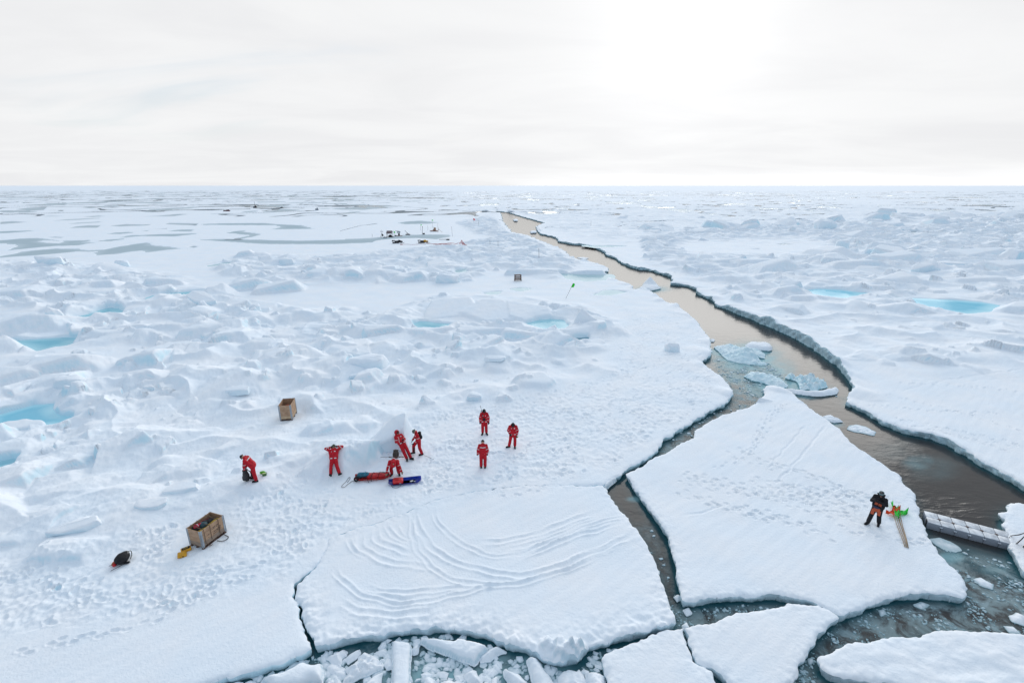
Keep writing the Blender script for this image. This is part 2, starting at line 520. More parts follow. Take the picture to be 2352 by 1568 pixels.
# edge roughness shared by all pieces
near = slice(0, int(np.searchsorted(GY, 300)))
EN = np.zeros((NR, NC), np.float32)
xs, ys = X[near], Y[near]
EN[near] = (0.11 * np.clip(1.5 - ys / 45, .15, 1) * perlin(xs / 0.9, ys / 0.9, 1) + .10 * sstep(28, 45, ys) * perlin(xs / 2.1, ys / 2.1, 6) + 0.06 * perlin(xs / 0.34, ys / 0.34, 2) + .028 * perlin(xs / 0.15, ys / 0.15, 3)) * np.clip(1 + (ys - 25) / 60, .8, 2.4) + 0.22 * np.clip((ys - 22) / 30, 0, 3) * perlin(xs / 3.5, ys / 3.5, 4)

W_G = G(W_PX)
F_FIELD = np.full((NR, NC), 50.0, np.float32)
ws = window(W_G, 3.0)
F_FIELD[ws] = np.minimum(EN[ws] - poly_sd(X[ws], Y[ws], W_G), 50)

# ------------------------------------------------------------------ where the ice is rough
RA = [(-700, 600), (120, 606), (420, 640), (560, 690), (700, 715), (900, 722), (960, 690), (1130, 680), (1330, 705), (1420, 745), (1390, 795), (1300, 830), (1050, 855), (900, 890), (700, 900), (500, 905), (300, 945), (150, 1010), (-700, 1060)]
RB = [(-700, 900), (600, 850), (1000, 840), (1300, 800), (1400, 850), (1120, 930), (900, 985), (640, 1110), (450, 1190), (200, 1250), (-700, 1330)]
RC = [(480, 610), (560, 585), (760, 590), (1000, 568), (1150, 545), (1290, 572), (1340, 600), (1280, 640), (1150, 618), (1050, 640), (850, 650), (560, 655)]
RD = [(1470, 548), (1650, 522), (1880, 508), (2100, 520), (2352, 480), (3100, 470), (3100, 720), (2352, 735), (2100, 722), (2000, 695), (1850, 684), (1700, 700), (1640, 662), (1560, 630), (1480, 596)]
RD0 = [(1540, 562), (1600, 548), (1850, 545), (1900, 560), (1870, 585), (1700, 588), (1580, 585)]
RE_ = [(1720, 690), (2000, 680), (3100, 690), (3100, 900), (2300, 850), (2060, 840), (1930, 815), (1810, 745)]
AMP = np.maximum.reduce([.5 * pxmask([(1050, 512), (1120, 496), (1165, 515), (1240, 552), (1330, 600), (1240, 600), (1150, 548), (1090, 535)], 6), .18 * sstep(110, 160, Y) * pxmask([(900, 455), (3100, 440), (3100, 560), (1420, 570), (1160, 500)], 10), pxmask(RA, 16), 0.42 * pxmask(RB, 40), 0.75 * pxmask(RC, 8), .72 * pxmask(RD, 10) * (1 - pxmask(RD0, 13)), 0.45 * pxmask(RE_, 30)])
CALM = np.maximum.reduce([pxmask(q_, 10) for q_ in (q2([(500, 1000), (900, 840), (990, 850), (1150, 862), (1420, 890), (1500, 950), (1290, 1035), (700, 1045)]), q1([(-300, 950), (430, 930), (470, 1130), (-300, 1150)]), q1([(200, 1200), (560, 1180), (840, 1150), (1180, 1260), (1150, 1420), (800, 1440), (300, 1440), (-300, 1600), (-300, 1300)]), q1([(960, 740), (1250, 730), (1560, 710), (1750, 760), (1500, 810), (1000, 830)]), q3([(1560, 870), (1700, 780), (1850, 770), (2130, 830), (2120, 900)]), q3([(2050, 950), (2352, 890), (2600, 900), (2600, 1010), (2080, 1000)]))])
AMP *= sstep(0.4, 4.0, F_FIELD) * (1 - .72 * CALM)

# large relief
H = np.zeros((NR, NC), np.float32)
H += 0.05 * perlin(X / 7, Y / 7, 5) * fade(7) + 0.03 * perlin(X / 2.6, Y / 2.6, 6) * fade(2.6)
wx = 0.35 * perlin(X / 2.2, Y / 2.2, 7); wy = 0.35 * perlin(X / 2.2, Y / 2.2, 8)


def ridged(x, y, s):
    return 1 - np.abs(perlin(x, y, s))


rg = AMP * fade(1.5)
H += AMP * (0.42 * perlin((X + wx) / 5.5, (Y + wy) / 4.2, 9) + .95 * (1 - np.abs(perlin((X + 2 * wx) / 8.5, (Y + 2 * wy) / 6.0, 28))) ** 3 - .12) * (1 + np.clip(Y - 60, 0, 120) / 120)
H += rg * 0.26 * (1 + np.clip(Y - 60, 0, 120) / 100) * (ridged((X + wx) / 2.7, (Y + wy) / 2.0, 10) - 0.62)
H += AMP * fade(.7) * 0.07 * (ridged((X + 1.5 * wx) / 1.05, (Y + wy) / .8, 11) - .65)
farm = np.maximum(sstep(230, 420, Y), .6 * pxmask([(1200, 486), (1500, 470), (2352, 440), (3100, 440), (3100, 560), (1900, 520), (1480, 540), (1300, 545)], 8))
patch = np.clip(perlin(X / 160, Y / 120, 12) + 0.25, 0, 1)
H += farm * patch * (0.8 * np.maximum(0, perlin(X / 9, Y / 14, 13)) + 1.2 * np.maximum(0, perlin(X / 26, Y / 30, 14) - .15))
hbig = sstep(700, 1500, Y)
H += hbig * 1.3 * np.maximum(0, perlin(X / 60, Y / 150, 15) - .15)

SW = (0.10 * perlin(X / .8, Y / .8, 16) + 0.05 * perlin(X / .3, Y / .3, 17)) * fade(.8)
SW2 = (0.10 * perlin(X / .8, Y / .8, 18) + 0.05 * perlin(X / .3, Y / .3, 19)) * fade(.8)
BLUE = np.zeros((NR, NC), np.float32)


def block(cx, cy, sides, h, tu=0.0, tv=0.0, s=0.06, seat=0.0, soft=.05, crown=0.0):
    """a broken block of ice half buried in drift: flat tilted top cut by sloping sides (angle, reach, slope)"""
    reach = max(r + (h + .4) / k_ for _, r, k_ in sides) * 1.25 + .3
    reach = min(reach, 3.2 * max(r for _, r, _k in sides) + .5)
    w = window(np.array([[cx - reach, cy - reach], [cx + reach, cy + reach]]), 0)
    if w is None:
        return
    dx = X[w] - cx + SW[w]; dy = Y[w] - cy + SW2[w]
    top = h + tu * dx + tv * dy
    if crown:
        top = top - crown * (dx * dx + dy * dy)
    acc = np.exp(-np.clip(top / soft, -60, 60))
    for an, r, k_ in sides:
        val = k_ * (r - dx * math.cos(an) - dy * math.sin(an)) + h * .55
        acc = acc + np.exp(-np.clip(val / soft, -60, 60))
    val = -soft * np.log(acc) + seat
    hw = H[w]
    d = np.clip((val - hw) / s, -40, 40)
    H[w] = hw + s * np.log1p(np.exp(d)) - s * .0


def slab(cx, cy, a, b, rot, h, tu=0.0, tv=0.0, ks=2.2, kg=0.5, kdir=0.0, s=0.06, crown=0.0):
    q = np.random.default_rng(int(abs(cx * 131 + cy * 17)) + 5)
    sides = []
    for base, r in ((0, a), (math.pi / 2, b), (math.pi, a), (-math.pi / 2, b)):
        an = base + rot + q.normal(0, .22)
        dn = math.cos(an - kdir)
        kk = kg + (ks - kg) * max(0, min(1, (dn + .5) / 1.2))
        sides.append((an, r * q.uniform(.85, 1.08), kk * q.uniform(.75, 1.3)))
    for j in range(q.integers(1, 3)):
        an = q.uniform(0, 6.3)
        sides.append((an, math.hypot(a * math.cos(an - rot), b * math.sin(an - rot)) * q.uniform(.85, 1.0), q.uniform(.6, 2.0)))
    c_, s_ = math.cos(rot), math.sin(rot)
    block(cx, cy, sides, h, tu * c_ - tv * s_, tu * s_ + tv * c_, s, 0.0, .05 * (1 + max(0, cy - 40) / 60), 0.0)


# random blocks of the pressure ridges
nb = 0
cand = 4700
cyr = np.exp(RNG.uniform(math.log(19), math.log(330), cand))
ctr = RNG.uniform(-1.35, 1.35, cand)
for i in range(cand):
    y = cyr[i]; x = ctr[i] * (y * CP + CAM_H * SP)
    r = int(np.searchsorted(GY, y)); c = int(np.searchsorted(GT, ctr[i]))
    a_ = AMP[min(r, NR - 1), min(c, NC - 1)]
    pr, size, hh, t1, t2 = RNG.random(5)
    if a_ < 0.12 or pr > a_ * (0.85 if y < 110 else .8):
        continue
    sc = 1 + max(0, y - 40) / 140
    R_ = (0.28 + 1.75 * size ** 2.3) * sc * (.6 + .4 * a_)
    h = (0.05 + 1.0 * hh ** 2.0 * (0.35 + 0.65 * size)) * (0.35 + .65 * a_) * (1 + max(0, y - 40) / 120)
    base = min(float(H[min(r, NR - 1), min(c, NC - 1)]), .6)
    n_ = int(RNG.integers(4, 7)); a0 = RNG.uniform(0, 6.3)
    el = RNG.uniform(0, 3.14); asp = RNG.uniform(.5, 1.)
    sides = []
    for j in range(n_):
        an = a0 + 6.283 * j / n_ + RNG.normal(0, .25)
        rr_ = R_ * (asp + (1 - asp) * abs(math.cos(an - el))) * RNG.uniform(.75, 1.1)
        sides.append((an, rr_, math.exp(RNG.uniform(math.log(.28), math.log(2.8)))))
    cr_ = .022 if RNG.random() < .55 else .07
    block(x, y, sides, h * 1.02, (t1 - .5) * 1.3 * h / R_, (t2 - .42) * 1.3 * h / R_, cr_ * sc, base * .7, cr_ * sc)
    nb += 1
for i in range(6000):
    y = math.exp(RNG.uniform(math.log(22), math.log(170))); t_ = RNG.uniform(-1.2, 1.2); x = t_ * (y * CP + CAM_H * SP)
    r = min(int(np.searchsorted(GY, y)), NR - 1); c = min(int(np.searchsorted(GT, t_)), NC - 1)
    a_ = AMP[r, c]
    if a_ < .15 or RNG.random() > a_ * .9 or perlin(np.array([x / 6.]), np.array([y / 5.]), 27)[0] < RNG.uniform(-.25, .25):
        continue
    sc = 1 + max(0, y - 35) / 90
    R_ = (.10 + .42 * RNG.random() ** 2.5) * sc
    h = R_ * RNG.uniform(.25, 1.0)
    a0 = RNG.uniform(0, 6.3); n_ = int(RNG.integers(4, 6))
    block(x, y, [(a0 + 6.283 * j / n_ + RNG.normal(0, .2), R_ * RNG.uniform(.7, 1.1), math.exp(RNG.uniform(math.log(.8), math.log(6)))) for j in range(n_)], h, RNG.normal(0, .3), RNG.normal(.05, .3), .015 * sc, min(float(H[r, c]), .9) , .015 * sc)
    nb += 1
print('blocks', nb)


def hero(px, py, w, d, rot, h, tu=0., tv=0., ks=3., kg=.5, kdir=-math.pi / 2, s=.06, crown=.05):
    x, y = gnd(px, py)
    slab(x, y, w / 2, d / 2, rot, h, tu, tv, ks, kg, kdir, s, crown)


# large forms that the picture shows one by one
for a in [
    (1040, 716, 6.5, 7.5, .12, 1.0, .05, .17, 2.2, .6), (1125, 720, 5.6, 8.0, .05, 1.0, .0, .17, 2.5, .6), (1215, 726, 6.2, 6.5, -.12, .8, -.06, .14, 2.5, .6),
    (1000, 772, 4.6, 1.6, .2, 1.0, .05, .1, 2.0, .5), (1120, 775, 6.0, 2.0, -.1, 1.15, .0, .1, 2.0, .6), (1200, 778, 5.0, 1.8, -.2, 1.0, -.1, .1, 2.0, .6), (1320, 768, 6, 1.4, -.1, .5, -.05, .0, 2, .5),
    (880, 768, 4.2, 2.2, .3, 1.1, .05, .15, 2.2, .5), (930, 745, 3, 1.8, .2, .9, .05, .1, 2.5, .5),
    (70, 758, 6.5, 3.6, .25, 1.9, .22, .1, 1.4, .5), (150, 850, 5.2, 2.6, .35, 1.35, .12, .12, 1.5, .5), (40, 870, 4.0, 2.6, .35, 1.0, .1, .12, 1.5, .5),
    (330, 838, 3.8, 1.8, .35, 1.35, .12, .15, 2.2, .55), (330, 880, 3.0, 1.8, .3, 1.2, .15, .15, 1.8, .6), (250, 775, 4.4, 2.0, .2, .8, -.05, .05, 1.5, .5), (215, 895, 3.0, 2.0, .2, .8, .1, .1, 1.5, .5),
    (470, 725, 4.0, 2.6, -.3, 1.0, -.1, .1, 2.5, .5), (480, 770, 5.0, 3.2, .4, 1.3, .05, .1, 1.5, .5), (600, 800, 4.0, 2.2, .1, .7, .0, .1, 2.0, .5), (720, 760, 4, 2.5, .1, .8, .0, .1, 2.0, .5),
    (570, 662, 6.0, 3.0, .3, 1.5, .12, .1, 2.0, .6), (640, 668, 7.0, 3.0, .2, 1.3, .15, .1, 1.8, .6), (380, 655, 6.0, 3.0, .1, 1.3, -.05, .1, 1.8, .5), (230, 660, 6.0, 3.0, .1, 1.2, .1, .1, 1.8, .5), (40, 680, 6.0, 4.0, .1, 1.2, .1, .1, 1.6, .5),
    (660, 858, 2.2, 1.3, .1, .75, .0, .05, 1.5, .6), (570, 905, 1.7, 1.0, .1, .5, .05, .1, 2.0, .6),
    (430, 1080, 3.2, 1.8, .3, .35, .0, .05, 1, .4), (160, 1130, 3.0, 1.6, .3, .4, .0, .05, 1, .4), (250, 985, 3.5, 1.6, .2, .4, .0, .05, 1, .4), (760, 985, 3.0, 1.2, .1, .5, .0, .1, 1.2, .5), (480, 1150, 2.0, .9, .1, .2, .0, .05, 2, .4), (410, 1165, 1.6, .8, .1, .2, .0, .05, 2, .4), (640, 1060, 1.1, .7, .2, .35, .0, .05, 1.5, .6),
    (150, 1265, 2.6, 1.3, .1, .38, .0, .1, 1.3, .5), (20, 1245, 1.4, .8, .1, .25, .0, .05, 2, .5),
    (1240, 628, 12, 3, -.05, .9, -.02, .05, 2.6, .6), (1330, 630, 8, 3, -.05, .9, -.02, .05, 2.6, .6),
    (2185, 700, 10, 3.2, -.1, 1.7, -.08, .1, 1.2, .5), (2330, 712, 6, 3.5, .2, 1.0, .1, .05, 1.2, .5), (1975, 664, 10, 2.0, -.05, .7, .0, .05, 2.2, .5),
    (1800, 675, 4.5, 2.5, .2, 1.3, .05, .1, 1.3, .5), (1775, 622, 10, 4.5, .2, 2.1, .05, .1, 1.2, .5), (1730, 612, 7, 4, .1, 1.6, .05, .1, 1.3, .5), (1840, 690, 4, 2, .2, .8, .05, .1, 1.3, .5), (1665, 606, 8, 3, .1, 1.2, .05, .1, 1.3, .5),
    (2240, 590, 14, 6, .1, 1.7, .05, .1, 1.2, .5), (2050, 600, 12, 5, .1, 1.7, .05, .1, 1.2, .5), (1960, 615, 9, 4, .1, 1.6, .05, .1, 1.2, .5), (2320, 620, 10, 5, .1, 1.7, .05, .1, 1.2, .5), (2050, 650, 9, 4, .1, 1.2, .05, .1, 1.2, .5), (2240, 650, 10, 3, .1, 1.1, .05, .1, 1.2, .5),
]:
    hero(*a)
for i in range(150):
    # broken rows of far blocks: the low wall behind the flat patch, the one behind it, the ridge below the camp
    row = i % 5
    t_ = RNG.random()
    px, py, k_ = [(1490 + 420 * t_, 533 - 12 * t_ + RNG.normal(0, 2.5), 1.0), (1780 + 560 * t_, 520 - 10 * t_ + RNG.normal(0, 5), 1.0), (2000 + 380 * t_, 500 + RNG.normal(0, 5), 1.15), (720 + 380 * t_, 636 + RNG.normal(0, 5), .62), (1900 + 480 * t_, 575 + RNG.normal(0, 22), .8)][row]
    x, y = gnd(px, py)
    R_ = RNG.uniform(1.2, 4.5) * k_; h = RNG.uniform(.8, 3.0) ** 1.0 * k_ * (.6 + .4 * (R_ > 2.5 * k_))
    a0 = RNG.uniform(0, 6.3)
    n_ = int(RNG.integers(4, 7))
    block(x, y, [(a0 + 6.283 * j / n_ + RNG.normal(0, .25), R_ * RNG.uniform(.6, 1.1), math.exp(RNG.uniform(math.log(.5), math.log(3.6)))) for j in range(n_)], h, RNG.normal(0, .15), RNG.normal(.05, .15), .12, 0., .12)
# the lying person's mound, the bank behind it, and the raised lip of ice along the right bank
HUT = P(757, 1100)
block(HUT.x + .15, HUT.y + 2.1, [(-math.pi / 2 - .12, 1.30, .80), (-.15, 1.85, 2.2), (math.pi / 2, .9, .6), (math.pi + .25, 1.25, .55), (-math.pi * .82, 1.9, .7)], 1.30, .03, -.05, .03, 0., .03)
slab(P(840, 1040).x, P(840, 1040).y, .55, .5, .3, .72, -.1, .1, 2.2, .6, 0.0, .05, .03)
slab(P(690, 1060).x, P(690, 1060).y, .9, .8, .2, .42, .1, .0, .7, .5, 0.0, .06, .03)
lipm = pxmask(q3([(320, 930), (360, 850), (560, 940), (760, 1050), (960, 1190), (1110, 1320), (1140, 1400), (900, 1250), (600, 1090)]), 18)
H += 0.5 * np.exp(-np.maximum(F_FIELD, 0) / 2.6) * lipm * (0.9 + 0.14 * perlin(X / 1.6, Y / 1.6, 44))
H += 0.22 * np.exp(-np.maximum(F_FIELD, 0) / .8) * pxmask([(1590, 640), (1700, 690), (1760, 740), (1960, 880), (2060, 960), (2300, 1080), (2420, 1140), (2300, 1060), (2050, 930), (1900, 800), (1700, 660)], 25) * (1 + .4 * perlin(X / 1.4, Y / 1.4, 45))
rim = sstep(200, 60, Y) * (Y > 33) * np.exp(-np.maximum(F_FIELD, 0) / 1.2)
H += rim * np.maximum(0, perlin(X / 2.4, Y / 2.4, 46) + .1) * .5

# small roughness: trampled snow, wind crust
TR = np.maximum.reduce([pxmask([(-700, 1330), (200, 1250), (450, 1180), (640, 1110), (840, 1000), (1000, 940), (1250, 900), (1400, 860), (1440, 700), (1540, 690), (1640, 790), (1640, 870), (1640, 920), (1500, 1000), (1380, 1085), (1150, 1105), (1000, 1130), (860, 1185), (740, 1235), (640, 1330), (300, 1420), (-700, 1560)], 26), 0.5 * pxmask(RB, 40)])
H += TR * fade(.35) * (0.044 * perlin(X / .42, Y / .42, 20) + 0.032 * perlin(X / .19, Y / .19, 21)) * (.6 + .8 * np.clip(perlin(X / 3.1, Y / 2.2, 25) + .5, 0, 1))
H += AMP * fade(.4) * (0.03 * perlin(X / .5, Y / .5, 22) + 0.012 * perlin(X / .2, Y / .2, 23))
H += 0.012 * perlin((X * .8 + Y * .6) / 1.6, (Y * .8 - X * .6) / .35, 24) * fade(.5)


def dent(x, y, a, b, rot, depth, rimh=.35):
    w = window(np.array([[x - 2 * a, y - 2 * a], [x + 2 * a, y + 2 * a]]), 0)
    if w is None:
        return
    dx = X[w] - x; dy = Y[w] - y
    c_, s_ = math.cos(rot), math.sin(rot)
    r2 = ((dx * c_ + dy * s_) / a) ** 2 + ((-dx * s_ + dy * c_) / b) ** 2
    H[w] -= depth * np.exp(-r2 * r2) - depth * rimh * np.exp(-(r2 - 1.9) ** 2 * 1.2)


def trail(pts, side=.11, step=.46, depth=.055, jit=.06):
    g = [np.array(gnd(*p)) for p in smooth_line(pts, 12)]
    acc = 0.; flip = 1
    for a, b in zip(g[:-1], g[1:]):
        L = np.linalg.norm(b - a)
        if L < 1e-6:
            continue
        d = (b - a) / L
        t = step - acc
        while t < L:
            p = a + d * t + np.array([-d[1], d[0]]) * side * flip + RNG.normal(0, jit, 2)
            dent(p[0], p[1], .15, .075, math.atan2(d[1], d[0]) + RNG.normal(0, .15), depth * RNG.uniform(.6, 1.2))
            flip = -flip
            t += step
        acc = L - (t - step)


for tr in [q6([(560, 20), (470, 110), (400, 260), (340, 310), (200, 380)]), q6([(590, 10), (500, 120), (430, 230), (370, 300)]), q6([(280, 250), (450, 320), (700, 400), (900, 480), (1030, 520)]), q6([(0, 400), (250, 440), (500, 500), (800, 540), (1000, 600)]),
           q6([(0, 420), (200, 470), (450, 510), (700, 560), (950, 640)]), q6([(0, 490), (200, 560), (450, 610), (700, 680), (800, 740)]), q6([(280, 590), (450, 630), (600, 670)]), q6([(500, 440), (700, 480), (900, 500), (1150, 530)]), q6([(900, 650), (1050, 720), (1200, 740), (1400, 800)]),
           q6([(850, 480), (1000, 560), (1100, 640)]), q6([(380, 420), (620, 470), (860, 500)]),
           q4([(0, 1420), (300, 1360), (560, 1300), (760, 1250), (980, 1160), (1200, 1040), (1400, 980)]), q4([(240, 1360), (500, 1310), (720, 1270)]), q4([(1000, 960), (1300, 920), (1500, 900)]), q5([(780, 450), (900, 520), (1000, 525), (1140, 480)]), q5([(1100, 440), (1300, 420)]),
           [(1480, 1000), (1400, 950), (1440, 850), (1480, 760), (1400, 690), (1250, 660), (1190, 660)], [(1620, 900), (1540, 860), (1480, 780), (1420, 700), (1300, 655), (1210, 650)], [(1600, 960), (1420, 980), (1250, 1010), (1120, 1050)], [(1560, 980), (1350, 1020), (1150, 1060), (960, 1090)], [(1640, 900), (1500, 900), (1330, 960), (1180, 1040)],
           [(1960, 925), (2100, 940), (2300, 950)], [(2000, 900), (2140, 930), (2352, 990)], [(2060, 880), (2200, 885), (2352, 900)], [(2352, 1020), (2200, 990), (2050, 960)]]:
    trail(tr)
    if tr[0][0] > 1500 and tr[0][1] > 980:
        for ox, oy in ((26, 13), (-18, 9)):
            trail([(a + ox + RNG.normal(0, 5), b + oy + RNG.normal(0, 3)) for a, b in tr], depth=.045)
ntr = 0
for i in range(20000):
    px, py = RNG.uniform(-60, 1640), RNG.uniform(700, 1450)
    x, y = gnd(px, py)
    if RNG.random() > (y / 16.) ** 2 / 6:
        continue
    r = min(int(np.searchsorted(GY, y)), NR - 1); c = min(int(np.searchsorted(GT, x / (y * CP + CAM_H * SP))), NC - 1)
    if TR[r, c] > .55 and perlin(np.array([x / 2.6]), np.array([y / 2.0]), 26)[0] > RNG.uniform(-.25, .35):
        dent(x, y, RNG.uniform(.12, .22), RNG.uniform(.08, .13), RNG.uniform(0, 6.3), RNG.uniform(.025, .07), .5)
        ntr += 1
print('footprints', ntr)


# sledge and vehicle swirls on the middle floe, drag lines
def groove(pts, w, depth, berm, n=10, jit=.25):
    g = [np.array(gnd(*p)) for p in smooth_line(pts, n)]
    ar = np.array(g)
    s = window(ar, 1.2)
    if s is None:
        return
    d = line_sd(X[s] + .10 * perlin(X[s] / .9, Y[s] / .9, 31), Y[s] + .10 * perlin(X[s] / .9, Y[s] / .9, 32), g)
    m = np.clip(1 + jit * 2 * perlin(X[s] / 1.1, Y[s] / 1.1, 33), .1, 2) * (1 + .5 * perlin(X[s] / .22, Y[s] / .22, 34))
    # fade both ends
    e = np.minimum(np.hypot(X[s] - ar[0, 0], Y[s] - ar[0, 1]), np.hypot(X[s] - ar[-1, 0], Y[s] - ar[-1, 1]))
    m = m * sstep(0, 1.0, e)
    H[s] += m * (-depth * np.exp(-(d / w) ** 2) + berm * np.exp(-((d - 1.5 * w) / (.55 * w)) ** 2))


SWIRL = [q5(p) for p in (
    [(400, 620), (425, 690), (480, 790), (560, 860), (650, 905), (760, 940), (950, 970), (1100, 960), (1300, 890), (1500, 800), (1640, 740)],
    [(390, 620), (395, 700), (410, 780), (450, 870), (560, 960), (700, 1010), (840, 1030), (950, 1020), (1100, 990), (1300, 920), (1480, 850)],
    [(510, 600), (530, 650), (560, 700), (640, 770), (760, 840), (900, 865), (1050, 835), (1250, 745), (1450, 670), (1600, 640)],
    [(180, 710), (210, 770), (270, 805), (330, 830), (430, 850)], [(250, 670), (270, 720), (310, 760), (400, 800)], [(300, 690), (330, 740), (400, 780)],
    [(100, 740), (115, 800), (150, 840), (250, 890), (400, 918), (530, 925)], [(35, 750), (60, 800), (110, 850), (160, 880)],
    [(-40, 930), (10, 985), (60, 1030), (160, 1090), (300, 1122), (450, 1118), (620, 1085), (760, 1050), (900, 1010)],
    [(-20, 1110), (50, 1150), (130, 1175), (250, 1190), (400, 1183), (550, 1150)], [(150, 1050), (230, 1085), (330, 1100), (470, 1090)], [(120, 1020), (230, 1060), (400, 1060), (560, 1050), (720, 1020)],
    [(760, 795), (900, 780), (1000, 760), (1150, 715), (1300, 660), (1420, 620)], [(900, 830), (1020, 810), (1150, 770), (1300, 710), (1450, 650)], [(940, 880), (1080, 840), (1200, 795), (1350, 740), (1560, 690)], [(1040, 990), (1200, 930), (1400, 860), (1560, 790)])]
for i, p in enumerate(SWIRL):
    groove(p, .085 if i % 3 else .115, .014, .033, jit=.45)
for p in [[(830, 990), (1000, 945), (1250, 930), (1480, 880), (1600, 820)], [(900, 1120), (1100, 1050), (1300, 1010), (1500, 960)], [(990, 960), (1200, 950), (1420, 930)], q4([(0, 1100), (200, 1060), (420, 990), (640, 900)]), q4([(0, 1000), (160, 960), (380, 900)]), q4([(100, 1290), (250, 1240), (420, 1190)]), q4([(1090, 970), (1350, 930), (1510, 910)]),
          q6([(700, 130), (600, 250), (470, 400)]), q6([(820, 130), (650, 330), (520, 470)]), q6([(0, 640), (150, 610), (280, 570)]), [(2352, 850), (2240, 862), (2120, 885), (2070, 900)], [(2352, 868), (2260, 872), (2200, 880)], q3([(1500, 1430), (1800, 1420), (2352, 1350)])]:
    groove(p, .07, .03, .012, jit=.1)

